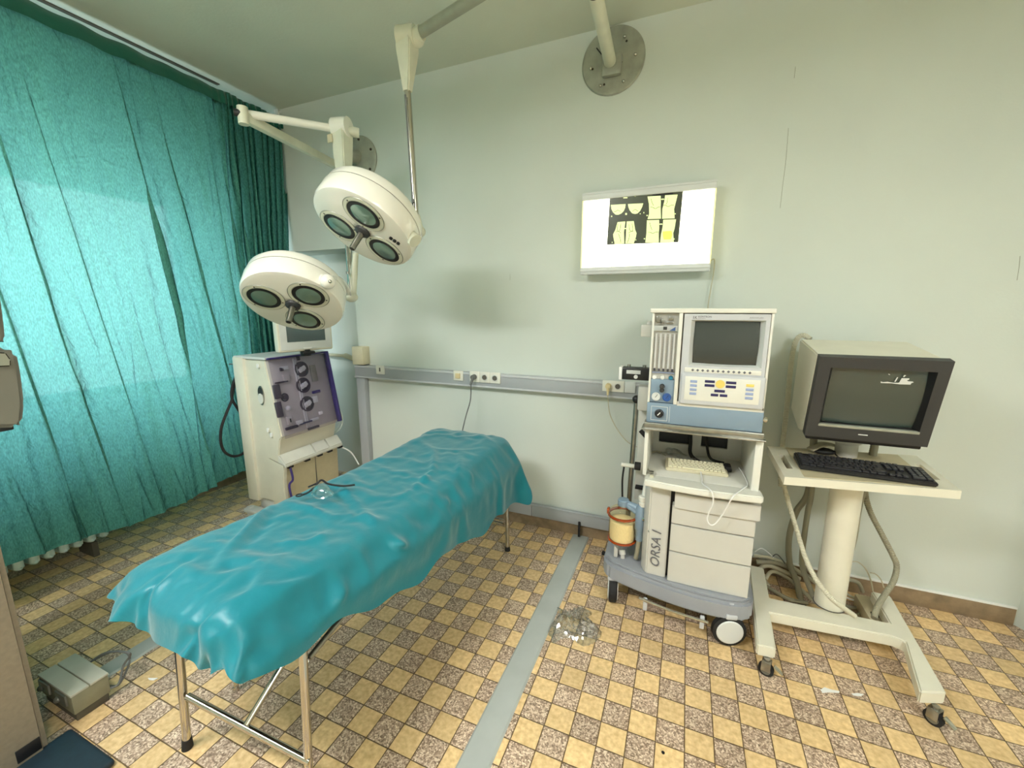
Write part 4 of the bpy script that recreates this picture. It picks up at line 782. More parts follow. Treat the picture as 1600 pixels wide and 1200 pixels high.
-8,13,0,-1,0,1,0,-1,0,1,0,0,-1,3,-3,0,1,-2,-1,3,0,1,-1,-5,3,-1,2,-1,1,2,-2,2,1,1,2,-5,-3,8,3,-2,1,2,1,2,-3,0,0,1,3,1,-6,-2,-3,-6,3,-6,3,15,-1,-1,1,0,-1,
0,2,-1,-1,2,-1,1,1,-3,0,0,2,0,-1,0,-1,1,0,-2,-2,0,-6,7,-9,-2,2,3,3,2,5,10,2,-7,-1,0,0,0,6,0,2,2,-1,6,-2,-5,-3,-1,13,6,0,-9,-1,-4,1,-1,1,0,1,-1,0,0,-1,0,
1,0,5,-5,0,0,1,0,0,-5,4,3,0,-4,-10,2,-1,7,-4,-6,-1,0,2,2,6,6,12,1,1,-1,0,-6,5,1,0,0,7,-3,3,3,1,-3,-2,-12,8,2,-3,0,0,-1,1,0,1,1,-2,0,0,0,0,0,4,-4,0,1,1,
0,1,0,-10,0,5,-9,1,0,2,-3,1,-6,0,-2,-1,0,3,-1,11,8,7,5,3,-1,0,-3,1,11,1,0,-3,0,-1,-10,-1,5,0,-1,0,1,0,-1,1,-2,1,-1,1,0,-1,1,0,1,-1,1,1,-1,1,0,-3,0,-3,1,
-7,0,1,-1,7,-8,-2,-5,0,-3,0,-3,2,-3,1,4,6,7,6,3,4,1,17,-3,-3,0,-5,-8,0,2,0,-6,8,0,-1,1,0,-1,0,-1,2,-2,2,-1,-1,1,1,0,-1,0,1,-1,2,-4,1,-1,-1,-6,-1,-1,2,4,
4,1,-4,-12,-1,-2,0,-1,-3,-2,-2,0,1,4,5,6,5,2,0,1,-5,-1,2,-2,3,1,-1,1,1,0,-1,1,-2,1,-1,1,-1,0,2,0,-1,0,1,0,-1,0,0,3,-5,1,-1,0,-3,-6,1,1,-1,7,-3,2,1,-9,-4,
-2,-2,1,-1,-2,-4,-2,-2,0,2,4,0,2,-3,1,1,-4,0,4,-1,3,-2,0,0,0,0,-1,1,1,-1,0,0,0,0,1,-1,0,0,1,-1,1,-3,-1,2,-1,-1,-1,-7,1,0,2,1,4,-4,5,-1,-6,-4,-3,-3,-2,0,
-1,-1,-2,-3,-3,-3,0,-2,1,3,-2,-3,1,3,-2,4,0,-1,0,0,-1,0,0,0,0,0,0,-1,1,0,1,1,-1,-1,1,0,-11,7,2,1,-3,12,-17,-1,-2,1,1,4,0,-3,7,0,-5,-4,-4,-3,-3,-1,-2,-2,
-1,-3,-2,-2,1,2,0,-2,-1,2,2,1,-1,2,-3,0,0,1,-1,-1,1,1,2,-3,0,0,-1,-1,3,-1,1,0,-1,-6,2,3,1,1,7,-3,-18,3,1,0,1,7,-2,-2,5,0,-4,2,-2,-2,-4,-2,-1,-2,-1,-2,1,
-1,1,-3,0,1,1,1,-1,3,-2,0,0,0,0,0,0,0,0,1,-1,0,-1,0,1,0,1,1,-1,-5,0,4,-1,-5,5,7,4,-16,-4,0,2,0,1,5,0,-3,6,0,-7,-1,-1,1,-1,-1,0,0,-1,0,-1,1,-2,0,1,1,2,-1,
2,-3,1,1,0,-1,1,0,-1,1,0,-2,1,0,1,0,0,0,-1,1,-9,10,0,-13,11,-1,6,-6,-1,-2,-5,0,2,1,1,1,3,-4,8,0,-4,-3,-2,-1,-1,-1,0,0,0,0,0,-2,1,1,1,0,0,1,0,-1,0,0,-1,
1,0,1,-1,0,0,-1,1,0,0,0,2,0,-3,1,3,-1,-3,1,0,4,2,-4,-13,1,2,1,0,1,1,-1,5,-4,7,0,-1,-4,-2,-2,0,-1,0,-1,2,-1,-1,0,1,1,0,1,0,0,-1,0,1,0,0,0,0,-1,0,1,0,-1,
0,0,0,0,1,-6,5,3,-1,-2,0,2,1,1,-1,-9,-3,0,1,2,1,-1,1,0,3,-1,5,-1,0,-3,1,-5,-2,1,0,0,-2,0,1,1,1,-1,2,0,-1,0,0,0,0,1,0,0,0,0,0,0,0,0,0,0,0,1,-1,3,-2,0,0,
-2,0,0,9,-4,-6,-7,1,0,0,1,0,1,1,-1,0,3,3,1,0,-6,3,-3,-3,-1,0,0,0,1,0,2,2,-2,0,0,0,-1,1,0,0,0,0,-1,0,1,-1,1,0,0,0,0,-1,3,1,-1,-1,-1,-1,-1,0,6,1,-4,-8,-3,
1,2,0,0,1,0,0,0,2,2,0,-2,1,-2,2,0,0,-1,0,0,0,1,1,0,2,-2,2,-2,1,-1,1,0,0,-1,1,-1,1,0,0,0,0,0,0,-2,5,-1,0,-1,0,-2,0,0,4,4,-1,-12,-3,1,1,-1,2,0,0,2,0,-2,-3,
5,0,1,1,0,-1,-1,0,0,0,0,2,1,-1,1,-1,2,-2,0,0,0,1,0,0,0,-1,2,-1,0,0,0,0,0,1,-2,1,2,-1,0,-1,-1,0,3,-2,-1,0,-7,0,2,0,0,0,-1,0,2,0,3,-5,3,2,0,-1,1,-1,0,0,0,
0,2,0,1,1,0,-3,2,-1,0,0,0,0,-1,0,1,0,1,0,0,0,0,0,0,-1,0,2,0,0,-2,1,-1,3,-3,0,1,-6,-2,1,0,0,0,1,-1,0,0,2,6,-2,0,-1,0,-1,-1,-1,0,1,1,0,2,0,1,3,-2,-2,-1,-1,
0,0,0,1,1,0,0,0,0,0,0,0,0,-1,1,1,1,-2,1,-1,-1,-1,1,1,1,-1,-5,-3,1,0,0,0,-1,1,-1,-1,1,2,8,-3,0,0,-1,-12,-1,1,2,2,4,-12,-15,-12,-2,-5,-7,-8,-7,-2,-1,3,13,
11,9,7,-14,4,11,7,-3,-4,-5,-2,-3,-2,0,-1,0,-1,-1,1,0,-3,-4,-4,10,9,8,-4,-9,14,9,15,-13,-12,-11,14,3,2,1,5,1,-1,-1,0,-2,-2,15,1,0,-4,0,-1,-1,8,2,-2,-6,-3,
2,-3,0,2,1,2,-4,-2,-3,3,-1,1,3,1,1,0,1,-1,-3,8,3,0,-2,0,0,-5,-4,-1,1,6,-19,0,-1,24,-10,-1,-1,1,3,7,-6,-1,-1,-1,-2,-2,14,3,-5,1,-3,7,-3,4,-1,0,-2,-6,7,-8,
3,2,0,-7,2,-1,2,-1,3,0,0,0,-1,1,-1,0,-1,9,2,-1,-4,2,-13,6,0,0,-9,-10,5,25,-12,-2,0,2,4,-12,-10,12,-1,-3,0,2,-1,1,7,2,-4,1,0,6,-1,-1,4,-8,0,0,-9,17,0,-8,
-10,4,2,0,1,-1,1,1,1,0,1,0,-2,4,-1,7,0,1,-14,1,-9,10,-1,-17,10,20,-8,-1,-1,-1,-6,-11,-1,-5,-1,5,3,2,-6,0,-1,7,5,-3,11,-1,-7,3,4,-4,-1,-5,-2,6,2,0,-10,1,
-4,4,-1,2,0,-1,0,2,1,-1,-4,5,-2,-4,-7,23,-16,-9,3,8,10,-26,17,14,-7,-3,-2,-5,-5,-3,0,4,-1,-3,4,0,0,10,0,-1,-7,-5,21,-6,3,0,-8,7,3,1,-4,-11,9,0,-6,-7,5,
2,1,0,2,2,-2,-3,-2,1,0,11,-4,-10,-4,3,-1,-2,8,3,0,-13,20,2,-8,-4,-11,-1,0,1,2,9,3,18,-8,-11,8,4,-4,-3,-6,2,12,-1,3,-2,-1,4,-4,5,1,0,1,-6,0,-9,5,9,0,0,0,
-2,-3,2,3,0,-1,0,-1,1,0,2,0,-15,2,10,0,1,-1,0,-13,2,-8,13,-1,0,-1,9,-1,2,9,5,5,-14,5,-9,1,12,3,-1,-6,-4,3,7,1,0,-3,2,1,0,1,-9,1,7,0,0,0,0,0,0,1,-1,0,-1,
-1,1,-1,1,-1,-5,4,1,-11,10,2,2,-19,6,-3,13,-6,-1,3,6,0,-10,0,13,2,-3,6,-9,8,2,-7,-3,-1,-2,9,3,0,-1,0,-1,1,0,-1,1,-1,1,1,-1,-3,3,-2,1,2,-1,-1,0,0,2,-2,0,
2,-4,0,-2,2,4,-12,-2,-1,12,2,1,-13,3,7,-1,2,-3,2,-5,15,1,2,1,0,-2,1,1,-2,0,2,-1,-1,-1,0,0,1,0,1,0,0,-2,1,-1,1,0,-3,5,0,-2,1,0,-2,2,-1,-3,4,-2,-1,3,-4,4,
-1,1,-1,1,-3,-3,-2,8,1,-3,1,-3,-3,4,-1,18,0,-1,1,-2,2,-1,1,0,1,-1,0,0,0,0,0,-1,0,1,0,-1,-3,4,0,-1,0,0,0,0,1,0,0,0,-1,1,-1,0,-2,3,-1,0,0,-1,1,1,-1,1,0,0,
0,-1,0,1,-2,1,0,0,18,0,1,-3,2,-2,1,-1,3,-1,0,0,0,0,0,-1,0,-2,2,-3,3,0,1,-1,-2,3,0,-3,3,0,-1,0,0,1,-1,1,-2,1,-1,2,0,0,0,0,-1,1,0,-1,2,-1,-1,1,-1,0,0,0,0,
18,0,0,0,0,0,-1,1,0,1,-1,0,-1,0,0,1,0,-1,-1,1,-1,0,2,0,0,0,0,0,-1,-1,-1,2,1,0,-1,0,0,0,1,-2,0,1,0,0,1,0,0,1,-3,0,0,0,1,1,-1,0,0,18,0,0,-1,0,2,0,0,0,-1,
0,0,0,-1,0,0,-1,0,0,1,-3,4,-5,0,1,0,3,1,-3,3,-1,0,1,0,-1,1,0,0,-1,1,0,-1,1,0,0,0,0,-1,0,0,1,-1,1,-2,1,-1,1,18,0,0,1,-1,-1,0,1,0,0,1,-1,0,0,0,-1,1,0,-1,
0,0,1,0,0,0,0,-3,0,2,-2,2,1,0,-1,1,-1,0,0,1,-1,1,0,-1,1,0,0,0,0,0,0,0,0,-1,0,0,0,0,18,0,0,0,0,0,1,-1,0,1,-1,0,0,0,-1,0,-1,2,-1,0,0,-1,2,-1,0,1,-1,1,0,1,
-1,-2,2,0,-1,1,0,0,0,0,-1,-1,1,1,0,0,0,0,0,-1,0,0,0,1,-2,1,0,18,0,0,0,0,0,0,1,-1,-1,1,0,0,0,0,0,0,-3,2,0,1,0,-1,1,0,-2,2,-1,0,0,1,0,-2,2,0,-1,1,-2,0,0,
1,1,0,0,0,0,0,0,-1,0,0,0,0,0,1,0,-1,18,1,0,0,0,0,-1,0,1,-1,-1,1,-1,0,0,-1,1,0,-1,2,-3,1,2,0,0,0,0,0,-2,0,0,2,-1,-1,1,1,-3,2,0,1,-1,1,0,-1,1,0,0,0,0,0,0,
0,-1,1,0,-1,1,19,-1,0,0,0,0,1,-1,0,1,-1,-2,0,-1,0,0,0,3,0,-1,0,-1,-3,1,1,1,2,-1,1,0,-1,-3,4,-1,1,-2,2,0,-1,0,1,0,0,0,0,0,0,0,0,0,0,0,0,0,-1,1,0,18,0,0,
0,0,1,-1,0,0,0,0,0,0,0,-1,0,1,-2,-1,-1,3,0,0,-1,0,2,-1,2,0,-1,0,0,-3,3,-1,0,0,0,1,0,0,-1,1,0,-1,1,0,0,0,0,-1,1,0,-1,1,0,0,18,0,0,0,0,0,0,1,-1,0,0,0,0,0,
0,0,-2,1,0,0,0,-3,3,0,1,0,-1,-2,0,0,2,1,-2,-1,2,1,-1,0,1,0,-1,1,-1,1,1,-1,0,0,0,0,0,0,0,0,0,0,0,18,0,0,0,1,-1,0,0,1,-1,1,0,-1,0,0,0,0,-2,-2,1,-1,4,0,0,
0,-2,0,1,0,0,-2,-1,4,-2,2,-3,2,0,-1,0,1,0,1,0,0,0,0,-1,1,0,0,-1,1,0,0,0,0,19,0,0,0,-1,0,0,1,-1,0,0,0,0,-1,0,0,1,-1,2,-1,0,0,0,0,-1,1,0,0,0,0,0,0,-3,3,-2,
1,1,0,0,0,-1,0,0,0,-1,1,0,1,0,0,0,0,0,0,0,0,0,18,0,0,0,0,0,1,-2,1,0,0,-1,-1,1,1,-1,-1,1,0,1,0,-1,1,0,0,0,0,0,0,0,0,0,0,-2,1,0,-2,2,0,0,1,0,0,-1,1,0,0,0,
0,0,0,0,-1,0,1,0,0,18,0,0,0,0,0,0,1,-2,0,0,1,0,0,0,0,0,0,0,-1,1,0,-1,1,0,0,-1,0,1,-1,1,0,1,-1,-3,3,-1,-2,1,0,1,1,0,0,0,0,0,0,0,0,0,0,0,0,-1,1,0,19,0,-1,
0,1,0,-1,-1,1,0,-1,0,1,0,-1,1,-1,1,0,0,0,0,0,0,0,0,1,-1,-1,1,-1,1,-1,1,-1,0,0,1,0,0,0,0,-1,1,0,0,0,0,-1,0,1,0,0,0,0,-1,0,18,0,1,0,-1,0,0,0,0,0,0,0,0,0,
-1,0,1,0,0,0,0,0,0,0,0,-1,0,1,0,0,0,0,0,0,0,-3,3,0,-1,1,0,-1,0,0,0,0,0,0,1,0,-1,0,0,0,0,1,0,18,0,-1,0,1,0,-2,2,0,0,0,0,0,0,0,0,0,-1,1,0,0,0,0,0,0,0,0,0,
0,0,0,-2,2,-1,-1,2,-1,0,0,0,0,0,1,0,0,0,-1,0,0,0,0,1,0,0,0,-1,0,18,0,0,1,-1,0,1,-2,2,0,0,-1,0,-1,1,0,0,0,-1,1,0,1,-1,0,-1,1,0,0,0,0,0,0,-2,0,1,1,0,0,0,
-1,0,0,0,0,0,1,0,0,0,0,0,-1,0,0,0,0,0,18,0,1,-2,0,0,1,0,-1,0,-1,1,0,2,-1,0,0,-1,1,0,0,0,1,-1,0,0,-1,0,0,-1,2,-1,1,0,0,0,0,-2,1,0,0,0,1,0,0,-1,1,-1,0,0,
0,0,1,0,0,0,0,17,0,0,-1,1,0,1,0,0,0,0,0,0,-1,1,0,0,1,-1,0,0,0,-1,1,0,0,0,0,0,0,-2,3,-1,-1,1,0,-1,0,0,1,0,0,-1,1,-1,1,-1,1,0,0,0,0,-1,0,0,0,0,18,0,-1,2,
-1,0,-1,0,0,0,1,-1,0,1,0,0,0,0,0,0,1,-1,0,0,0,0,0,0,0,0,0,0,-1,1,0,0,-2,1,1,-1,0,1,0,-1,1,-1,1,0,0,0,0,0,0,0,0,-1,1,17,0,1,0,0,0,0,0,-1,0,-1,2,0,0,0,0,
0,0,-1,1,0,0,0,0,0,0,0,0,-1,1,0,-2,0,1,-1,-1,2,1,0,0,0,0,0,0,0,0,0,-1,0,0,0,0,0,0,0,1,-1,19,-1,0,0,0,-1,0,0,1,0,1,-1,-1,-1,2,-1,0,1,0,-1,-1,1,-1,2,0,0,
0,0,0,-1,0,1,0,0,0,-1,1,0,-1,1,0,-2,1,0,0,0,0,1,0,-1,1,0,0,-1,0,1,0,18,0,0,0,0,1,-1,0,-1,0,0,0,1,0,-2,3,-1,-1,1,0,0,-1,2,-3,2,0,-1,0,1,0,-2,0,2,0,-2,2,
0,0,0,0,-2,2,-1,-1,0,0,0,0,0,2,-1,0,0,1,0,-1,1,18,1,-1,0,0,-1,2,0,0,-1,0,0,0,0,0,-1,1,0,0,0,0,0,-1,1,-1,0,1,0,-2,1,1,0,-2,-1,3,0,0,0,0,-1,1,-1,0,1,-1,0,
0,1,0,-1,1,0,0,0,0,0,0,19,-1,1,-1,0,1,-2,1,0,1,-1,0,0,0,0,-1,1,0,0,-2,-1,3,0,0,-3,-1,2,1,1,-1,1,0,-2,1,0,1,0,0,0,-1,0,1,-1,0,1,0,0,-1,1,0,-1,1,-1,1,0,0,
-1,18,0,-1,1,0,0,0,0,0,0,0,0,-2,1,1,0,-1,-2,-1,2,1,-1,2,-3,3,0,-1,-1,1,1,-1,-2,2,0,1,-1,0,0,-1,2,0,-1,1,0,0,0,0,0,-1,1,0,-1,1,-1,1,0,0,18,0,1,-1,0,0,-1,
-1,2,-1,0,-1,2,-1,-1,0,0,1,1,0,0,0,-3,3,0,0,-1,0,-1,0,2,0,0,0,-1,1,0,0,-1,0,0,0,0,0,1,0,0,0,0,-1,1,0,0,0,-1,1,0,19,0,-1,0,0,0,0,1,-3,1,1,0,-2,2,0,-1,0,
0,0,1,0,-1,1,0,-1,1,0,-1,1,0,-2,2,0,-1,1,-1,1,-2,2,-1,1,0,0,0,0,0,0,0,0,0,-1,0,1,0,0,-1,1,18,0,-1,1,-1,-1,3,-2,0,0,-1,1,1,-2,0,0,0,1,0,1,-1,1,0,-1,0,1,
0,0,-1,1,0,0,0,0,-1,1,-1,1,0,0,0,0,0,0,-1,1,0,-1,0,0,1,0,-1,1,0,0,0,14,1,2,0,0,1,-1,1,0,-1,0,-1,2,-1,-1,1,0,1,0,-1,0,-1,0,2,0,-1,0,0,1,-3,3,-1,2,-1,0,-1,
0,1,-2,1,0,0,1,0,0,-1,0,1,0,0,0,0,0,-1,1,0,-1,18,0,-1,0,2,0,-1,0,0,0,0,0,-1,1,0,-1,1,0,0,0,1,-1,0,0,0,-1,0,0,1,-2,0,2,-1,1,0,0,-1,0,1,0,-1,0,1,-1,0,-1,
1,1,0,0,-1,1,0,0,-1,1,0,18,-1,1,0,-1,1,-1,0,1,-1,1,0,0,0,0,0,-1,0,1,-2,0,1,2,-2,1,0,0,-2,-1,3,-3,2,0,1,-1,0,0,0,1,0,0,-1,-2,1,1,1,0,-1,0,1,0,-1,0,1,0,-1,
1,18,0,0,0,-1,-1,1,0,-1,2,0,0,-1,0,0,1,0,-1,0,0,1,-1,-3,1,-1,1,1,2,-1,0,1,-4,4,-1,1,-1,1,0,0,-2,0,1,0,1,0,0,-1,0,1,-1,0,1,0,0,0,0,0,18,1,-1,0,0,0,1,-1,
1,-1,0,0,0,0,0,0,0,0,-1,0,0,0,2,-1,1,-1,0,0,-1,1,0,0,-4,3,0,1,0,-1,0,1,-1,0,0,0,0,0,0,1,-1,1,0,-1,1,-1,1,0,-1,18,0,0,0,1,-1,0,0,-1,1,-1,1,1,-1,0,0,-1,0,
1,0,0,0,0,0,-1,1,0,-1,1,-1,1,0,0,-3,2,0,0,0,0,-1,2,0,0,-1,0,1,0,-1,1,-1,0,1,0,0,-1,1,0,19,-1,1,-1,0,0,-1,1,0,0,0,-1,-1,1,0,0,2,-1,-1,0,-1,2,0,0,1,-1,-1,
1,-1,1,-1,1,0,0,-2,1,0,0,1,0,-2,1,0,1,0,0,0,0,-1,1,0,0,-1,1,0,0,0,18,0,0,0,0,0,0,0,0,0,0,0,1,-2,2,-1,-1,1,0,0,0,0,0,0,0,0,0,0,0,0,0,0,0,0,0,-1,0,0,-1,1,
1,0,0,0,0,-1,0,1,0,-1,1,0,0,0,0,-1,1,18,1,-1,1,-1,1,-1,0,1,-1,-1,0,0,1,-1,1,0,0,0,0,-1,-1,0,0,1,0,1,-1,1,0,0,0,0,-1,1,0,0,0,-2,1,0,-1,0,1,0,1,-1,0,1,0,
0,-1,1,0,0,0,0,19,-1,0,0,0,-1,1,-1,-1,1,2,-1,-1,1,0,-1,1,-2,2,0,1,-1,0,0,-2,1,-1,1,1,-1,1,0,-1,2,-2,0,0,0,1,-1,0,0,1,-1,0,1,0,-1,0,1,0,0,0,-1,1,0,0,18,
0,1,-1,0,0,-1,-1,2,-2,0,2,-1,1,0,0,-1,2,-3,1,-2,3,0,0,0,0,0,-1,0,1,-2,-1,3,-1,1,0,0,-1,0,0,0,1,-1,0,0,-2,3,0,0,0,-1,0,1,0,0,0,-1,16,0,0,0,0,0,2,0,-1,0,
0,0,1,0,0,0,0,-1,1,-2,2,-2,0,2,0,0,0,0,0,-1,1,0,-2,1,0,1,-1,1,-1,0,0,0,1,0,-1,1,-1,1,0,-1,1,0,-1,1,-1,1,0,13,0,0,1,1,1,0,2,-1,2,0,-1,0,0,-1,1,0,0,-2,2,
0,0,-1,-2,0,-1,1,2,0,0,1,0,0,-1,0,0,0,0,-1,1,1,0,-1,0,1,0,0,-1,0,1,-1,1,-1,0,1,0,0,17,1,0,0,0,0,0,0,0,0,-1,0,1,0,0,0,0,-1,1,0,-1,-1,0,0,0,2,-1,0,0,1,-1,
0,1,0,0,-2,-1,1,2,0,0,-1,1,0,0,0,0,-1,1,-1,1,-1,1,0,0,-1,1,17,0,0,1,0,0,0,-1,0,0,0,2,0,-1,0,0,-1,0,1,-1,0,0,0,1,1,-1,0,0,0,0,0,1,-1,0,-1,0,1,-2,1,0,0,1,
0,0,0,0,-1,1,-1,1,-1,1,0,0,-1,1,0,18,0,1,-1,0,1,-1,0,1,-2,2,-1,0,0,0,0,-1,1,-3,1,1,0,1,0,0,0,0,0,0,0,-1,1,-1,0,1,0,-2,2,-1,1,0,0,0,0,0,-1,0,1,0,-1,1,0,
0,-1,0,0,1,18,0,-1,0,0,-1,1,1,-2,2,-1,1,0,0,0,-1,0,0,1,0,0,0,0,0,0,0,0,0,-1,0,1,-1,-1,1,0,-2,3,-1,1,-1,1,0,-2,1,0,0,1,0,-1,1,0,0,-1,0,1,0,-1,18,0,0,0,0,
-1,0,0,1,0,0,-1,-1,-1,0,1,2,0,0,0,-1,1,0,0,0,0,0,0,0,-1,-1,1,0,-1,-1,3,0,0,-1,0,0,-2,3,-1,0,1,0,-1,1,0,-3,1,1,1,0,0,0,19,0,-1,0,0,0,0,0,-1,0,0,1,0,-1,0,
0,-2,1,2,0,1,-2,0,1,0,0,-2,0,2,-1,1,-2,2,0,0,0,-1,-1,2,0,-2,2,-1,-1,0,1,0,1,0,-3,4,-1,0,0,0,0,0,18,0,1,-1,0,1,-1,0,0,-1,0,-1,0,1,1,0,0,0,-1,1,0,0,0,-2,
0,0,1,1,-1,2,-1,0,0,-2,1,-1,1,1,-2,-1,-1,3,-2,1,2,-1,0,0,-2,3,0,0,0,0,0,0,0,18,0,-1,1,0,0,-1,0,1,1,0,-2,1,0,0,-1,2,-1,0,-1,0,1,0,0,-1,-1,2,0,-1,-2,2,1,
-1,1,0,0,0,-1,-1,2,0,-3,2,1,-2,0,-1,0,1,0,-1,1,1,0,0,0,1,19,-1,1,-1,0,-1,2,-2,1,0,-1,1,-1,1,-1,1,-1,1,0,0,0,1,-1,0,-1,1,-1,-2,0,3,-1,0,0,0,-1,0,-1,1,2,
-3,1,1,-1,-1,0,0,2,1,0,0,1,-1,-1,0,0,1,0,18,0,0,0,0,0,-1,1,0,-1,0,1,-1,0,1,0,0,-1,-1,1,0,0,0,0,2,-2,1,0,0,-3,3,0,0,0,0,0,0,-2,-1,0,1,-1,2,1,-1,1,0,0,-1,
1,-1,1,0,0,0,0,0,18,0,0,-1,0,1,0,0,-2,0,1,0,0,1,0,0,0,0,0,-1,-3,-1,1,1,1,0,1,1,0,0,-4,-1,0,2,2,-2,0,3,0,0,-2,2,0,-1,1,0,0,-2,1,1,0,-1,1,0,0,0,0,19,0,-1,
1,-1,-1,1,0,1,-1,-1,-1,2,0,0,0,-2,0,2,-1,1,0,-1,1,-1,1,-1,0,0,0,-1,2,0,-1,-2,3,0,-1,-1,0,2,0,-1,1,0,-1,0,-1,1,-2,1,1,0,1,0,0,-1,18,0,0,0,0,0,-1,0,0,1,-1,
2,-1,-1,-1,0,2,-2,-1,0,3,0,0,-2,1,1,-2,2,0,0,0,-2,1,0,-2,0,0,1,0,2,0,0,0,-1,1,-1,-2,2,1,-1,-1,-1,-1,-1,1,0,0,18,0,0,0,0,0,0,-1,0,0,2,-2,0,0,0,-1,0,2,0,
0,-1,1,0,0,-2,2,0,-4,1,1,1,1,0,-1,1,-1,0,0,0,1,0,-4,1,1,0,-1,3,0,-1,1,-1,-1,0,0,-2,-1,0,19,-1,0,0,0,0,0,0,0,0,-1,-1,2,0,0,0,-1,0,1,0,0,0,-1,1,0,-2,2,0,
-3,3,-1,0,-1,1,1,0,0,-1,2,-4,0,3,-1,-1,0,1,-2,0,3,-1,0,1,-1,0,1,0,0,18,1,-1,0,-1,0,0,1,0,0,0,1,-3,1,0,-1,2,1,-1,0,0,-1,1,0,0,0,-1,-1,2,-2,2,-1,1,0,0,0,
0,-1,-1,2,0,-1,0,0,1,0,-1,1,-4,0,1,1,1,1,0,-1,0,18,0,1,-1,1,-1,0,0,0,-1,0,0,1,-2,0,2,0,0,0,0,0,0,1,-1,1,-1,-2,2,0,0,0,0,0,-1,1,0,0,0,-1,1,0,0,0,0,-1,-1,
2,-1,0,1,0,-1,1,-1,0,1,0,19,-1,-1,1,0,1,-1,0,0,1,-1,0,0,-1,2,-1,-1,-1,2,1,-1,0,-1,1,-1,-3,3,1,0,0,0,-1,-1,-1,-1,3,0,1,-1,0,1,0,0,0,-1,0,1,-1,1,0,0,0,0,
0,0,0,0,18,0,1,-1,0,0,0,0,0,0,0,0,-1,1,-2,2,0,0,-2,1,1,-1,0,0,-2,3,0,0,0,0,-1,1,0,0,-1,-2,1,0,3,0,-1,0,0,0,-1,1,-1,1,0,0,0,0,0,0,0,0,1,18,1,-1,1,-1,0,0,
-1,0,-1,1,0,1,0,0,-2,2,0,0,-1,1,0,0,-2,2,0,-1,1,0,0,0,0,-1,0,1,0,-1,1,0,-1,-1,1,0,0,1,0,0,0,0,0,0,1,-1,0,0,0,0,19,-1,0,0,1,-1,0,1,-1,0,0,-1,0,1,0,0,-2,
1,0,0,-1,2,0,-2,0,0,2,0,0,-1,0,0,0,0,1,-1,1,-2,0,1,1,-1,0,0,1,0,0,0,0,0,1,-1,0,0,0,1,-1,18,0,1,-1,0,0,0,0,0,0,-1,2,0,-1,0,0,1,-1,0,-1,0,0,-3,3,1,0,0,-3,
0,0,0,1,1,2,-1,0,-1,2,-1,0,0,0,0,0,-1,1,0,0,0,0,0,0,0,0,0,0,0,18,0,0,0,0,0,1,-2,1,1,0,-1,0,0,0,1,-1,0,0,0,-1,-3,4,0,0,0,-1,1,0,0,0,0,-1,-1,2,0,0,-1,1,-1,
1,-1,0,0,1,1,-2,0,1,0,-1,1,0,0,0,0,0,19,0,-1,0,-1,1,-1,2,-1,0,0,0,0,0,1,-1,0,-2,2,-2,-1,2,1,1,-1,0,0,0,0,-1,1,-1,1,0,-2,2,0,-1,1,1,-2,1,0,0,0,-1,1,0,0,
0,0,0,0,0,0,0,1,18,0,0,0,1,-1,0,0,0,0,0,0,0,1,-1,0,-1,1,-2,1,1,0,-1,1,0,0,0,0,0,1,-3,0,2,-1,2,-2,0,1,-1,0,1,0,0,0,0,0,0,1,-1,0,0,-1,1,0,1,-1,0,19,0,0,0,
-1,0,0,0,1,-1,0,0,0,0,0,0,-1,-1,2,0,0,0,0,-3,1,1,0,0,1,-1,1,0,-1,1,-1,1,0,0,-1,0,0,0,1,0,-1,1,0,-1,1,0,0,0,0,0,0,0,-1,18,0,0,0,0,0,0,0,-1,1,1,-1,0,0,-1,
-1,0,2,-2,1,0,2,-2,1,0,-1,-1,0,-1,3,0,0,0,0,-1,-1,1,0,0,0,0,1,-1,1,0,-1,1,0,0,0,0,0,0,0,0,0,0,18,0,0,0,0,0,0,0,0,-1,0,1,0,-1,1,-2,2,0,0,0,-1,0,1,0,-1,0,
0,0,1,-2,2,1,-1,0,0,0,-1,0,1,0,0,-1,1,-1,1,0,-1,1,-1,0,1,0,-1,1,-1,1,0,19,0,0,0,0,0,0,-1,0,1,-1,0,0,0,-3,3,0,0,0,0,-1,0,1,0,0,0,0,0,0,0,0,0,0,0,0,0,0,0,
0,0,0,0,0,0,0,0,0,-1,1,0,-1,1,0,0,0,0,0,18,0,0,0,0,0,0,0,0,-1,0,0,0,-1,3,-1,0,0,0,-1,1,0,0,0,0,-2,1,1,-1,1,-1,-1,0,1,0,1,0,0,0,-1,1,0,0,0,-1,0,1,0,0,0,
0,0,0,0,0,-1,0,18,0,0,0,0,0,0,-1,0,0,1,0,-1,1,0,0,0,0,-2,2,0,-1,-3,0,1,2,1,-1,-2,2,1,0,0,-1,0,-1,0,1,0,1,0,0,-1,1,0,0,0,0,-1,1,0,-1,1,-1,1,0,0,19,0,-1,
0,0,0,0,0,0,1,-1,-1,-1,2,0,0,-3,-1,3,0,0,1,0,-2,0,2,-1,0,1,-3,2,1,0,0,0,0,0,0,0,0,0,0,1,-1,0,0,0,0,0,-1,1,0,0,0,-1,1,-1,18,0,1,-1,0,0,0,0,0,-1,-1,0,2,-4,
-1,1,3,0,0,-2,2,-2,2,2,-2,-2,-1,0,4,-1,-1,2,-1,0,0,0,0,0,1,0,0,-1,0,1,-1,1,-1,0,1,0,-1,1,-1,1,0,-1,1,18,0,0,0,0,0,0,1,-1,0,1,0,-1,0,0,0,0,0,-1,2,-2,0,1,
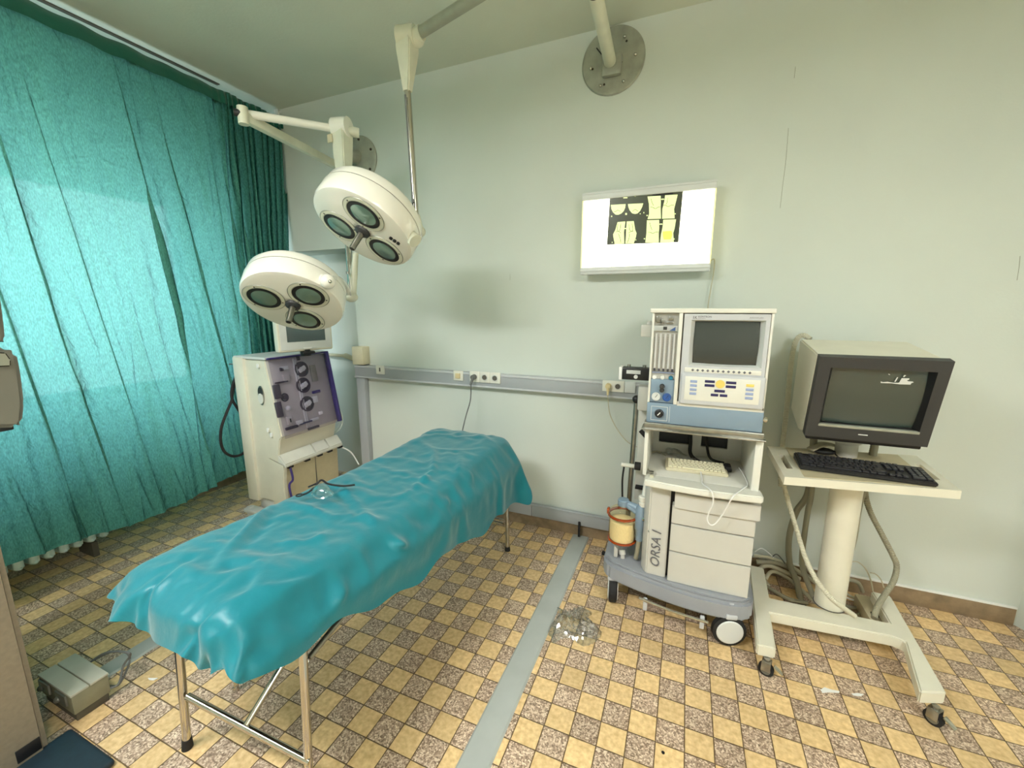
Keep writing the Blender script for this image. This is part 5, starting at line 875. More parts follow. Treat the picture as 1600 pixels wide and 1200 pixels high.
0,0,0,0,0,-3,2,-1,-1,3,0,0,0,0,0,0,1,-1,0,0,-1,1,0,0,0,0,0,0,-1,1,-1,1,0,0,18,0,0,1,-1,0,0,0,0,0,0,0,-1,0,1,0,-1,1,0,-1,1,0,-1,0,1,0,0,0,0,0,-1,-2,1,2,
0,0,0,0,-1,0,0,1,-1,1,0,-1,1,0,-1,1,0,1,-2,-3,-1,1,0,18,0,0,0,1,-1,0,0,0,0,0,-1,1,1,-1,-1,1,0,1,0,-1,0,0,0,0,0,0,0,0,0,0,0,-2,0,2,0,-1,0,0,0,0,1,0,-1,0,
0,-2,2,0,-3,-1,-2,1,3,0,-2,0,18,0,0,0,0,0,0,0,0,0,0,1,-1,0,0,0,1,0,-1,-1,1,0,0,0,0,0,0,0,1,-1,0,0,0,-2,0,2,0,0,0,0,0,-1,0,-1,0,0,2,-2,-1,2,0,1,0,0,-1,1,
0,16,1,0,1,0,0,-1,-2,3,0,0,-1,1,0,0,1,-1,0,0,1,0,0,-1,0,0,0,0,0,0,0,0,0,0,0,0,-2,1,1,0,-2,0,-1,0,2,1,-2,-1,1,2,-1,1,0,0,-1,1,-1,0,15,1,1,-1,-2,1,0,1,-1,
3,0,1,-1,0,0,0,0,0,0,0,0,0,1,-1,0,0,0,0,0,0,0,0,0,0,-1,0,0,0,-1,1,0,1,0,-1,-1,2,0,-1,0,1,-1,0,-1,1,0,0,0,18,-4,-3,1,5,-3,2,2,1,-1,0,0,-2,-1,3,0,0,0,0,0,
0,0,0,0,0,0,0,0,0,0,0,0,-2,0,2,-1,1,-2,1,1,0,0,0,0,-1,1,0,0,0,-1,0,-1,1,0,0,1,0,12,0,3,3,-3,2,1,-1,-3,4,0,-5,2,2,1,-3,3,0,0,0,0,0,0,0,0,0,0,0,0,0,0,-1,
0,1,-2,2,0,0,0,0,0,0,0,0,0,-1,1,0,-3,1,1,1,-1,0,0,0,0,12,2,4,-2,-2,3,-1,0,1,-6,0,5,2,0,-2,2,-3,3,0,0,0,0,0,1,-1,-1,1,0,0,0,0,0,0,0,0,0,-1,1,0,-1,1,0,-1,
0,1,0,-1,-1,2,0,0,0,0,0,0,0,0,16,-1,-4,0,6,1,-6,0,0,1,0,0,4,1,-2,2,0,-4,3,-3,-1,-1,0,1,4,0,0,1,-1,0,0,1,0,0,0,0,-1,1,0,0,-1,0,1,0,0,0,0,0,0,0,0,-1,1,0,
0,0,0,7,9,2,1,-1,-2,2,0,0,-1,-1,2,-3,-3,6,-2,-1,1,1,1,0,0,1,-1,-2,2,-1,0,0,1,0,0,0,0,0,-1,0,1,0,0,0,0,-1,0,1,0,0,0,0,0,-1,1,0,0,0,0,-1,10,2,4,2,-5,-2,6,
1,0,0,0,-1,-1,2,-5,5,0,-1,-4,2,2,1,-1,0,1,-1,1,0,0,0,0,0,0,-2,0,1,1,-1,1,-1,1,-1,1,0,-1,0,0,1,0,-1,1,0,0,0,0,-1,1,15,-8,4,-2,0,1,7,0,0,1,0,0,0,0,0,-4,4,
0,-1,1,-1,-1,2,1,-4,3,-2,-2,0,1,2,0,1,-1,1,-2,1,-1,0,1,0,1,0,0,0,0,0,0,-1,1,0,0,0,0,-1,1,0,18,0,-8,-2,4,5,-9,1,3,2,4,0,0,1,-1,1,-3,1,1,0,-1,1,-2,0,2,-3,
1,1,1,-1,-1,1,0,0,-1,2,0,0,0,0,-1,0,1,0,0,0,-1,0,0,0,0,0,0,0,1,0,0,17,2,-4,-1,2,1,1,0,-1,-3,-1,5,0,-1,1,0,0,0,0,-1,1,0,-1,0,1,0,0,0,0,-1,-2,3,-3,1,1,1,
0,0,0,0,0,0,-1,0,-1,-1,2,0,1,0,0,0,0,0,0,0,0,9,-2,4,5,2,-5,4,-5,3,3,-1,0,2,-1,1,-3,-1,1,2,0,0,0,0,0,0,0,0,0,0,-1,0,-3,3,1,-1,1,0,1,-1,0,0,0,0,-1,1,0,0,
0,0,0,0,0,0,0,0,0,0,13,2,2,1,-6,5,-7,8,-2,0,3,-3,0,3,-2,1,0,0,-2,2,0,0,0,-1,1,0,0,0,0,-2,-2,1,2,0,0,0,1,-1,0,0,0,0,0,1,-1,1,0,0,-2,1,1,0,0,0,0,0,0,17,0,
1,-4,3,-5,5,0,-1,1,1,0,0,-3,3,0,0,-2,1,0,1,0,0,0,-2,2,0,0,-6,1,4,1,0,-4,4,0,0,-1,0,1,-1,0,0,1,0,0,0,-1,0,-2,-1,0,2,0,1,0,0,18,0,-1,0,0,1,-5,5,0,-4,-1,1,
-1,1,-2,5,-2,3,0,-6,3,-5,7,1,0,-1,1,-7,5,2,0,0,-6,6,-2,3,0,-1,0,0,1,-1,0,-1,1,0,-1,-1,0,1,-1,-1,-2,3,-1,0,0,19,0,-3,0,-1,-5,4,-9,7,-10,5,3,-1,0,0,2,5,-6,
-1,2,1,4,-10,12,0,0,-3,1,2,0,-1,0,0,1,-1,-1,-4,6,-6,-6,6,3,2,0,1,-4,-3,5,2,-1,0,0,-2,-1,-1,-3,1,11,-2,0,-2,0,2,-5,-7,7,1,6,-2,1,0,0,-1,-5,11,-3,4,-11,0,
4,-9,14,-2,1,-1,-4,0,9,0,0,-11,12,-16,8,2,4,-2,-13,7,-2,6,1,4,1,-7,-3,-1,0,3,4,-4,-2,1,1,3,-1,-1,-1,-5,-5,1,12,-3,5,2,2,1,1,1,-4,2,-9,13,-5,-1,2,4,-7,-10,
14,3,1,1,-3,-1,-3,-13,19,-4,-3,4,-2,4,-1,2,-16,8,-5,-6,8,5,1,7,1,-3,-5,-4,0,3,4,-3,-6,-2,-3,-2,0,12,8,-1,-13,14,0,-8,0,0,5,1,-4,4,0,3,1,3,-4,3,-8,0,1,11,
0,1,-20,12,1,2,0,-2,-2,-6,-5,17,-2,-1,-16,0,7,-11,7,9,0,4,5,2,0,-1,-3,-4,1,-26,1,1,4,19,6,1,-7,2,10,-9,-2,3,-3,-3,6,-1,2,0,-6,11,-11,-1,0,5,1,2,-10,3,1,
3,5,1,1,1,1,-8,-4,5,-11,18,1,2,-10,-7,2,-10,0,3,3,4,5,5,4,2,0,-3,-10,-1,1,12,2,1,-2,-2,5,0,-10,4,1,2,-5,3,1,4,-3,-3,-5,6,5,-3,-1,0,-4,-2,-1,-2,11,3,-1,
3,1,1,-13,8,-3,-4,-6,16,1,2,-3,-4,-4,-7,-5,-1,0,2,3,3,6,4,4,-1,2,0,1,3,-2,-2,1,3,0,-5,3,-3,-3,3,1,2,-1,1,-1,1,1,0,0,-1,-1,-7,1,-2,3,9,0,2,0,1,1,-3,-2,-2,
2,-10,-1,12,3,1,-1,-2,-3,-5,-5,-3,-3,-2,1,0,4,4,1,1,0,0,1,-1,-1,1,5,-4,-1,-8,5,-1,2,1,3,-1,0,0,2,2,-4,2,-2,-2,-1,-2,1,1,9,-3,2,0,2,-6,5,-9,-7,6,3,-8,1,
9,4,0,1,-1,-1,-4,-5,-3,-3,-2,-2,-2,-1,0,1,1,0,1,-2,0,2,-1,2,1,-6,-1,0,2,1,4,-3,0,6,-13,5,1,-5,12,-11,-1,2,5,2,2,-2,3,-2,0,-1,3,-14,5,-1,0,-1,-3,1,9,3,0,
0,1,0,-1,-5,-2,-2,-1,-2,-1,1,1,-1,1,1,-2,0,3,3,-5,-2,-1,-1,0,2,0,3,2,-7,6,-3,-1,-7,12,-8,1,-1,4,-6,12,0,-18,20,3,-8,3,-5,5,-9,0,0,1,-2,-2,0,10,2,0,-1,-2,
0,1,-2,-2,-2,0,0,2,-1,2,-1,0,-1,0,2,1,-2,-3,1,-1,0,1,0,0,-4,3,3,-1,-3,0,0,0,-1,2,-3,5,6,-3,-4,11,-11,2,4,5,0,-2,-16,7,-2,-1,0,-1,-1,10,2,-1,1,-1,-1,-1,
-1,-2,-1,-1,1,1,0,0,0,-1,0,3,1,-4,-1,-1,-1,1,3,-3,0,1,4,-1,-1,-7,4,-2,-2,0,5,-1,7,0,-3,-2,1,-2,1,5,-2,3,-6,1,-7,5,-1,-1,-1,0,-2,10,1,0,1,0,-1,-3,-1,-1,
-1,2,-1,1,-1,1,-1,1,2,0,-3,-1,-1,-1,1,-1,1,0,1,2,0,1,-2,-2,-5,0,-1,1,6,7,-2,-3,-1,0,-1,-5,13,-2,-1,1,-3,-3,-2,0,0,0,0,-1,-1,10,1,-1,0,0,1,-2,-3,-2,1,1,
0,-1,0,-1,1,3,-1,-2,-1,0,-3,2,0,0,0,1,1,1,1,-1,0,-2,0,0,2,1,1,-3,2,-2,1,6,-1,0,-7,4,2,-3,0,-5,1,0,0,-1,-1,0,0,9,0,0,0,-1,1,-1,-3,2,-1,0,1,-1,0,0,1,1,-2,
0,-1,-3,3,-1,0,-2,3,1,1,1,0,-1,0,0,0,-2,4,-2,-1,1,0,-1,3,3,-1,-1,-3,3,0,-6,1,-1,-1,1,-2,0,0,1,-3,11,0,0,0,0,-1,0,2,0,0,-1,0,0,1,1,0,-3,1,-1,-1,1,-1,-1,
2,1,-1,2,2,-2,0,0,-1,0,1,5,-6,1,1,-2,0,2,1,2,-1,-4,0,5,-4,-2,-1,1,-2,-1,1,-1,-1,2,3,5,0,1,-1,1,-1,2,0,0,-1,0,0,1,1,0,-4,3,-2,-1,1,0,-3,2,2,-1,2,2,-1,0,
-1,0,-1,2,0,1,-1,-1,-1,1,1,1,1,0,2,2,-1,-5,-2,-1,-2,-1,1,0,-1,-1,2,-1,9,1,-1,0,0,0,2,-1,0,0,0,0,1,0,0,0,-3,1,-1,2,0,1,0,0,1,-1,-1,2,-1,0,0,1,0,0,3,0,-4,
-1,0,2,1,2,0,3,-2,0,-1,-5,-1,0,-2,0,0,2,0,-1,-2,-1,11,0,0,0,0,1,1,0,-1,0,0,1,1,-1,2,-1,-2,-2,3,1,0,0,0,-2,0,2,0,0,0,-1,0,2,0,0,-1,-1,-1,0,1,1,2,11,-9,-2,
0,1,-4,-3,0,0,0,0,-1,2,1,0,-4,-2,12,1,-1,1,671,-9,-10,-9,-6,-3,-2,-1,9,7,8,10,9,9,7,6,2,-7,-5,-6,-5,-1,-7,-8,-5,-2,0,0,2,2,3,2,3,3,2,2,0,2,4,6,3,-12,-12,
-11,-5,-2,-3,-1,-1,-1,2,4,1,7,5,5,1,7,0,2,2,1,0,2,2,-1,1,0,0,0,-4,-2,1,4,2,-1,2,0,-1,0,0,2,0,0,0,0,0,-2,0,0,-1,0,0,1,-5,-3,-1,4,0,1,2,2,0,1,-2,-5,0,0,-7,
3,-1,1,-1,-5,1,7,0,2,1,2,0,2,0,2,0,-1,-2,1,-3,1,0,1,2,-2,4,-1,0,0,1,1,0,0,-1,-1,1,0,-1,0,-1,0,0,1,-5,-1,1,1,0,5,-1,0,0,-4,-1,1,-8,5,-2,-1,-1,-7,6,-1,4,
6,1,1,1,2,1,1,0,0,0,-1,-3,1,0,-3,7,0,-1,1,-7,0,5,4,0,0,0,0,0,-1,-1,0,0,-1,0,1,-1,1,-7,0,-2,10,-1,0,1,-2,-4,2,-8,3,-2,1,-1,-8,2,-4,-2,-1,4,7,4,1,1,1,-1,
1,2,-11,3,6,-2,-6,6,0,3,1,-2,-2,1,5,-1,1,-1,0,0,0,0,0,-1,0,0,1,-2,0,0,0,-9,10,-1,2,0,-3,-3,1,-7,3,0,1,-6,-8,2,-3,-2,1,2,-2,2,4,1,3,2,2,-2,-13,13,-3,-1,
7,-6,-9,1,9,6,-4,1,4,0,1,-2,1,-1,-1,-2,2,1,0,-1,1,-9,4,5,0,-1,1,1,-2,-1,0,1,-7,-3,5,-1,-1,-5,-1,-1,-3,-5,-9,-5,8,7,-5,-3,7,3,2,1,-3,2,-3,2,1,-6,6,-5,-5,
0,1,9,0,4,-2,-10,1,-1,2,3,3,-3,-5,1,0,0,0,2,-1,-6,1,-3,15,-5,-2,-1,2,1,4,-3,-1,-8,-2,-1,0,-11,-2,-3,-7,3,8,13,-3,0,1,-5,-5,1,9,1,-2,-8,-1,-1,7,-6,0,-1,
-3,3,11,-7,-1,0,0,0,-1,2,-5,3,0,2,1,-1,0,-3,2,7,-3,-2,6,-4,-2,-6,11,-1,0,-7,5,1,-3,-11,4,-2,1,-5,1,0,1,16,-6,-5,10,3,0,0,-6,-6,0,1,0,1,0,0,2,-10,10,0,-2,
3,4,-3,2,-2,-5,1,4,-2,0,-8,8,1,-7,11,-1,2,-5,-7,14,1,1,-9,-3,-1,10,-2,-6,-7,1,-4,4,-1,-3,0,0,0,0,10,-3,-1,3,-1,-2,-3,5,2,0,1,-3,-1,-6,4,1,6,-4,4,-3,2,4,
-9,0,2,0,-2,4,-4,0,8,-13,8,1,-6,11,-15,6,0,-1,2,3,2,1,-11,1,-5,0,7,2,-5,0,-3,0,-1,1,-2,2,10,-7,3,-1,0,2,-5,1,-2,0,7,1,-5,-7,11,5,-13,2,8,2,-2,0,-2,-2,1,
-1,1,-1,0,0,-1,6,-6,-1,-1,2,5,-5,0,0,0,-1,-3,0,-3,1,0,-4,4,-1,1,-4,0,2,-4,3,-4,1,10,-4,2,0,0,-1,-3,1,-1,-3,14,-3,6,-7,-1,0,2,5,-10,4,4,-5,-1,2,-2,0,-4,
4,0,4,-13,-1,10,-3,1,-4,0,6,-3,-2,-4,3,3,-5,0,3,-2,-1,0,-2,-2,0,-1,4,-6,5,2,-3,2,-2,-1,5,2,-2,-1,-1,-2,-6,14,-21,21,-15,11,2,-4,2,-4,-4,12,2,1,-5,-3,-2,
4,-3,-2,0,3,-7,-1,10,-3,2,-3,-3,0,0,-4,-1,6,0,-4,1,-1,-1,0,-3,1,0,-3,6,-1,-1,1,0,1,-1,-1,4,3,1,-2,3,0,-23,16,-16,18,-15,-1,1,0,6,5,-9,4,0,12,-8,4,5,-8,
0,1,-1,3,-3,-1,2,2,-5,2,-2,1,1,-1,-1,0,0,1,-4,-1,0,-2,-1,-2,3,-1,0,1,1,2,-1,0,1,-3,0,3,6,-4,-4,15,-14,13,-15,-1,3,0,-5,-6,1,4,-2,2,3,3,2,-1,-3,1,0,2,-3,
1,-2,9,-10,3,-1,-1,1,-3,3,-2,1,0,-1,-2,-1,0,-3,1,1,1,0,0,0,0,-1,0,1,1,-2,-1,-3,0,-3,9,-7,19,-18,-4,6,-4,1,7,8,-5,-3,-3,0,-6,11,-1,-2,-1,-2,4,-1,3,2,2,-11,
3,-1,0,-2,-1,2,-5,2,0,4,-3,0,1,-1,-2,-1,1,0,1,-1,0,0,-1,8,0,-5,1,-1,0,-3,-1,-6,15,-11,9,2,0,-4,4,3,-6,6,-2,-2,-5,-2,-4,11,-8,5,-1,7,1,-1,-2,-9,2,1,-1,-1,
0,0,-1,1,-3,1,-1,3,0,-1,1,-2,1,0,0,-1,2,-2,0,1,1,-4,-2,0,0,-1,0,3,0,-5,11,-12,1,4,5,-3,-2,8,0,6,0,0,-7,4,-22,19,-7,12,-2,-3,-3,-3,1,1,0,-1,0,0,-1,1,0,0,
-1,0,1,0,1,0,-2,0,0,0,0,0,1,-1,2,-1,6,2,2,0,1,0,0,-5,-5,-6,13,0,5,0,-2,-2,-13,1,1,7,2,4,-25,14,-15,24,-4,-6,-2,0,0,5,-1,-1,-1,0,0,0,0,0,1,1,1,-2,1,0,1,
-2,0,0,0,1,0,0,1,-2,0,2,-3,0,-2,-1,-1,6,9,2,1,-4,-1,-13,-1,0,2,10,-1,-1,-4,-2,5,17,-19,16,-15,2,1,0,-1,-3,-3,0,-1,6,-4,0,2,0,1,1,-1,0,0,1,1,0,-1,-1,1,0,
0,-1,1,-1,1,0,1,-1,0,3,-1,1,-10,1,1,0,0,-5,5,0,3,0,-4,-3,-1,1,6,-1,-3,25,-21,6,-9,2,1,1,4,1,-1,0,-2,-1,1,0,0,0,-1,4,-2,2,0,1,1,-2,0,0,0,0,1,-1,1,-1,-1,
2,0,-1,3,2,-1,-2,-8,-2,0,-1,14,1,1,-10,-3,-1,2,2,-2,-4,-1,9,-4,12,-14,3,-1,0,1,0,0,2,1,1,1,0,1,0,1,0,-4,5,-2,2,1,1,-2,1,0,0,0,0,2,-3,0,3,-2,3,-1,-7,-1,
1,10,1,-4,3,-5,-1,0,-1,9,-1,-5,-1,-3,1,1,2,-10,4,-1,1,7,3,0,0,0,1,0,-1,-9,0,1,0,1,0,1,1,0,3,-1,1,1,-1,0,0,0,0,0,-1,4,-2,1,-5,-3,-1,4,5,-5,-5,3,10,-3,-1,
-7,5,-1,1,-1,7,0,0,-2,-3,0,2,-9,1,2,-5,5,2,0,2,0,-5,-2,8,-2,0,0,0,1,0,1,-2,1,1,0,1,-2,1,0,0,0,0,1,-2,4,-10,1,5,7,-6,-1,4,-4,-1,-1,-1,10,-6,-5,4,1,0,-4,
0,3,-3,3,1,1,-2,-7,6,6,-13,0,2,1,4,2,-2,1,1,-1,0,0,0,0,1,1,-1,0,0,0,-1,-1,0,0,0,1,0,2,-3,5,2,1,-10,3,-4,0,9,-3,-5,3,0,0,3,-3,-1,2,1,-1,-5,4,6,-8,0,4,5,
0,-13,7,0,-1,2,-4,-2,8,-5,0,1,0,0,-1,-1,1,0,-2,0,0,0,-1,0,0,1,0,-1,0,0,-2,1,3,-1,2,4,-1,0,-9,7,0,-3,-1,-1,0,5,-5,-4,0,2,2,2,-5,10,-1,-2,-2,-9,11,0,0,-1,
-4,-4,11,-10,-1,6,0,0,0,0,0,-3,-1,-1,1,0,-1,-1,0,1,-1,0,0,-2,0,4,-1,-1,-1,4,-2,0,0,3,-9,6,2,-2,0,2,-4,-4,6,2,2,2,-1,-1,-11,6,3,-11,10,-7,3,-4,1,1,10,-7,
-1,-1,0,-2,0,0,0,1,2,-3,0,-2,0,0,0,0,-1,0,-1,0,3,-3,1,0,1,-1,-1,-3,0,3,3,-2,-5,2,3,0,1,-5,8,0,-1,-2,-1,0,0,-2,-5,-1,14,-4,0,-5,7,5,-1,-13,-2,7,-2,-1,0,
-2,0,1,1,-3,1,-1,-1,-1,-1,-1,1,0,0,1,0,-1,-1,-2,6,-10,1,0,7,-4,-2,4,5,-5,0,-1,1,0,5,-9,1,-1,-1,-1,0,5,7,-5,2,0,-2,0,8,-2,-10,-4,4,5,-4,1,-3,0,0,0,-1,-1,
2,-2,-1,0,-2,0,-2,-1,1,-1,0,1,0,4,-2,0,3,2,-4,-5,7,-5,1,3,-1,-3,0,1,-2,3,-1,-3,1,0,1,0,-6,7,3,4,-4,-3,8,-12,2,4,-2,0,0,-3,-2,1,0,1,0,0,1,-3,-1,-1,-1,0,
-1,-2,1,-2,2,1,-1,1,-4,4,-8,3,2,10,-1,-6,0,-4,5,4,-6,-1,2,1,-2,1,2,0,1,0,-2,-2,1,6,-2,-4,3,-11,4,1,-2,7,-3,-1,-3,3,-3,1,0,0,-1,1,-2,-1,0,-1,-1,0,-2,-1,
2,0,0,0,-3,2,0,7,1,-4,-8,7,-1,1,2,-2,2,1,-6,2,-4,4,-1,-1,0,1,-3,1,2,-6,-1,5,-5,-2,5,1,1,-1,0,6,-4,1,0,0,0,0,-1,2,-5,0,0,-1,0,0,-2,-1,0,0,0,-1,1,3,1,-2,
-2,0,-5,1,-3,11,1,-8,1,3,6,2,-2,3,-13,5,-2,-1,-1,5,5,0,-4,-6,0,3,-3,2,3,-9,6,2,-8,-1,9,-2,0,0,0,0,-2,-2,1,-1,1,-1,-1,1,-1,1,-1,0,1,0,-1,0,2,-6,0,11,-2,
-5,-7,8,2,-8,3,-1,3,7,-18,20,-5,0,3,1,-3,-8,-4,1,4,-1,-5,12,0,-3,-1,2,-8,6,5,-11,0,1,-1,0,0,1,4,-1,0,-1,1,0,-1,-1,0,1,-1,0,0,0,1,-1,4,0,-4,2,3,1,-11,5,
-1,-1,3,2,-17,15,-13,20,0,-5,-5,-5,3,9,0,4,-18,8,0,-1,2,0,-5,6,6,-12,3,-2,0,2,0,2,2,-4,0,0,1,-1,0,1,-1,0,0,1,0,0,-2,0,1,1,1,-7,1,1,2,8,-10,4,-5,-2,-2,22,
-14,13,-22,-1,2,3,10,3,-2,-2,-13,17,-2,-8,-1,0,5,5,0,-10,3,-3,1,0,0,2,-1,0,0,0,0,0,0,1,-1,0,0,0,0,0,-1,3,-4,0,3,-5,6,5,-3,-2,-3,7,4,1,-2,-2,-15,19,-21,
7,6,2,2,-3,-1,-9,-3,12,-9,9,3,-2,2,1,-6,-4,0,-2,5,-2,0,0,1,1,-2,0,0,0,0,1,-1,0,-1,0,0,0,0,1,-1,5,-5,-2,10,1,-4,3,1,0,1,-5,-2,-3,3,-3,-9,14,-4,-5,-1,-2,
-1,1,8,-2,4,-3,-6,4,6,-4,-5,4,-4,0,8,-5,1,1,-1,-1,0,1,0,-1,1,0,0,0,0,0,0,0,0,-1,0,1,-1,6,-1,-4,-6,-3,5,-1,-1,-2,1,0,9,-4,8,-6,-1,5,-2,2,1,-5,1,-8,9,0,2,
-6,-2,0,-2,1,-3,10,1,-4,-1,2,-2,1,-1,2,-4,1,0,0,0,-1,1,0,0,0,0,0,1,0,-1,2,-7,-1,1,11,-9,-6,0,1,1,0,2,1,-2,4,1,-5,1,8,-1,1,4,-12,7,0,-1,3,0,-6,-4,3,3,4,
-5,-1,0,1,-1,1,-1,3,-5,2,-2,1,0,-1,0,0,0,-1,1,0,0,0,0,1,-3,4,2,2,-15,14,1,1,0,0,-3,-6,-3,0,-2,15,-5,1,-7,-1,-1,7,6,-9,7,-18,13,1,2,1,-1,2,-10,-2,1,4,-1,
1,0,0,-1,0,-2,1,-1,-1,0,0,-1,0,-1,-1,0,0,1,0,-1,0,-1,-1,3,0,-5,3,-4,0,7,-2,1,-3,6,4,-4,1,1,3,-1,0,-9,-4,17,-22,11,-12,16,2,0,0,-4,1,1,1,-7,4,1,0,-1,-4,
-1,0,-1,0,0,0,-1,0,-1,-2,0,1,0,-1,0,-2,1,2,4,-5,8,-5,-4,4,3,-11,12,-2,5,0,-4,-2,3,-3,-2,-2,-7,0,5,-6,22,-12,11,-17,0,0,1,2,6,-1,-8,-2,0,1,4,-1,-1,0,0,0,
-1,0,0,0,-1,-1,-1,0,-1,0,1,0,3,1,0,-2,-6,7,5,0,-1,-4,-2,-7,13,-13,1,0,-5,1,-1,0,2,12,2,1,-5,-12,22,-18,8,-5,0,2,0,-6,1,9,1,-4,0,-4,3,1,0,-3,0,0,-1,-1,0,
-1,0,-1,0,0,0,0,0,0,0,1,0,2,-1,-2,0,0,3,-1,2,-10,13,-12,-1,8,0,1,1,-2,-2,-5,0,5,0,-10,16,-10,9,-5,-4,-2,6,6,-10,1,5,-5,-1,-2,1,3,0,-1,0,-1,0,-1,1,-1,-1,
0,1,0,-1,1,0,-2,-1,0,8,-8,3,1,0,-2,6,-9,9,-2,0,0,-3,-2,0,0,5,-8,9,-1,-7,6,0,-12,15,-10,9,2,-2,3,-13,3,-1,0,5,-2,1,0,-3,0,0,0,0,0,-1,0,0,-1,1,-1,1,0,0,0,
3,-1,0,-3,-4,-2,0,0,1,5,5,-11,1,14,-9,-1,1,1,2,-6,7,0,-1,1,-5,4,-2,-8,13,-10,0,9,-8,7,0,0,-1,-4,1,0,1,-3,0,1,-1,1,-1,1,0,0,-1,0,1,-1,1,-1,1,-1,1,1,-6,10,
-4,3,-2,-3,-5,6,1,3,-1,2,-2,-1,-1,-2,5,-1,0,-5,0,3,-1,0,0,-8,15,-2,-13,5,4,-2,1,0,0,1,1,-4,0,1,0,0,0,1,0,0,1,0,-1,0,1,0,0,0,-1,1,-1,5,-9,10,-2,3,0,-3,-6,
4,1,1,5,0,0,-3,0,-1,1,-2,2,-5,2,-2,4,-5,1,-2,-3,13,-1,-13,0,-2,2,6,1,-5,1,4,-1,0,1,0,0,1,0,1,-1,1,0,0,-1,1,-3,-1,0,1,4,2,-9,2,4,4,0,4,-6,0,-2,0,0,5,3,0,
-1,-2,-4,3,-1,-7,-2,6,5,0,-12,13,-10,-3,9,0,-3,-1,-3,2,1,4,-2,1,-1,1,0,1,1,1,1,0,0,0,0,0,0,3,2,-3,2,-12,3,11,-8,-2,1,8,-15,18,-15,-2,10,2,-3,-3,0,2,-6,
0,2,13,2,-6,-10,6,-3,5,-5,8,0,-9,0,5,-6,0,-1,9,-2,-1,0,2,0,1,0,0,2,0,-1,0,0,-1,1,0,0,1,3,-9,10,2,-2,-1,0,1,-17,13,-13,21,-10,-7,2,3,3,0,-4,0,6,2,-4,-2,
10,-2,-11,9,2,-3,-10,2,10,-1,-5,2,-2,1,0,1,0,1,0,1,1,1,1,0,1,0,0,0,1,0,0,0,-1,-4,6,-3,2,1,1,1,-4,14,-14,17,-20,4,-3,-4,-4,-1,-1,2,6,-2,-1,5,-1,2,7,1,-12,
-1,1,11,-3,-3,-1,3,0,-1,-2,0,-2,4,0,0,0,1,0,1,1,1,0,-1,0,0,0,0,0,0,3,-1,-5,-1,5,4,-7,-1,-1,21,-19,7,3,1,1,-1,-1,-6,4,1,-1,-5,-6,4,1,1,-2,11,2,-1,-10,-1,
-1,4,-2,0,0,-1,-3,6,-2,0,1,0,0,1,1,0,0,0,1,-1,-1,0,0,0,-4,0,1,10,-6,0,-3,3,2,5,-13,4,-3,0,-1,-1,2,6,0,-1,-3,1,7,-2,-4,-1,1,5,-6,5,-10,1,0,1,5,0,0,1,-1,
3,-3,-1,0,0,1,0,1,0,0,1,-2,0,1,1,-1,0,-1,0,2,2,-4,1,0,4,1,0,-11,4,-7,1,1,2,3,2,1,1,-3,1,-1,1,-2,2,-3,-1,3,8,-15,7,6,-1,-1,-4,2,0,-2,5,-1,-3,0,0,0,0,0,0,
0,0,0,-1,-1,-1,-1,1,0,0,5,1,-2,-6,5,0,-1,-2,-2,0,0,10,-4,2,0,-2,0,0,1,2,0,0,-11,6,6,4,-1,-2,-15,10,6,-9,0,-1,2,-4,2,6,1,-6,-2,2,0,0,0,0,0,-1,0,-1,-2,1,
1,0,0,0,1,0,-5,3,1,5,-14,-2,1,1,7,4,1,-1,-5,0,3,0,1,1,3,-2,-8,12,2,-2,-12,-3,-2,14,-6,-2,10,-1,0,-10,7,3,-1,-6,-1,3,-2,0,1,-1,0,-2,0,-1,0,-1,0,0,1,0,-1,
0,0,-1,-1,10,-13,5,8,0,-2,5,-2,-6,2,-3,6,0,-1,-6,3,-12,1,8,3,-8,-3,4,3,7,-7,5,2,-5,3,-9,3,-3,-1,-1,6,1,-2,-1,2,-2,-1,-1,0,0,0,-2,-2,0,0,0,1,0,0,-3,6,0,
-6,11,1,-3,-1,0,-3,-6,-2,7,1,1,-3,-6,-2,2,12,-4,6,-7,3,-4,5,4,-3,3,-1,-12,-4,-1,15,-2,2,-1,-4,-5,-1,1,5,-3,-1,0,0,0,-1,-1,0,-1,0,-1,1,-1,1,0,3,-3,1,0,-7,
2,1,8,2,-6,3,-5,-5,13,-7,-3,2,9,2,-9,1,-7,-4,4,8,4,-4,-2,-1,-1,5,3,-3,0,2,-2,-2,2,0,0,-1,-4,-1,0,0,-1,-1,0,-1,0,-1,0,0,-1,0,0,1,-2,2,0,-3,5,4,-3,-9,4,-3,
4,0,6,-5,1,3,2,-10,5,7,2,-1,-5,2,0,-10,-2,-1,-1,-1,3,4,12,-16,2,-2,0,-1,1,1,2,0,1,1,-1,0,0,-1,0,-1,0,-1,1,0,0,0,-1,3,-3,-2,10,-2,-13,0,5,-1,1,-3,14,-12,
-2,-1,2,1,4,-4,4,-11,14,6,-11,-3,3,1,1,1,4,5,1,-18,3,-3,2,4,-1,0,3,-3,-1,1,-1,0,0,0,0,0,-1,-1,1,0,1,0,0,0,0,2,1,-11,0,12,-6,-2,0,1,5,0,4,4,1,0,-1,-3,1,
-22,14,-13,16,7,1,0,-2,-3,3,-2,-8,-2,0,5,-3,2,-5,2,4,-3,-2,2,-1,-1,1,0,-1,0,0,0,0,0,1,-2,1,1,0,-2,1,0,7,0,-6,1,-2,-3,10,1,-4,4,-10,-3,-1,8,5,-5,14,-16,
14,-17,-3,5,2,4,3,-5,-2,1,-10,12,-4,0,-3,0,5,0,-4,5,-2,-1,1,-1,0,0,0,-1,1,-1,1,-1,1,0,-3,0,1,0,0,4,-1,1,4,2,0,-6,-11,-2,1,10,-3,0,-5,3,2,-3,19,-14,2,-5,
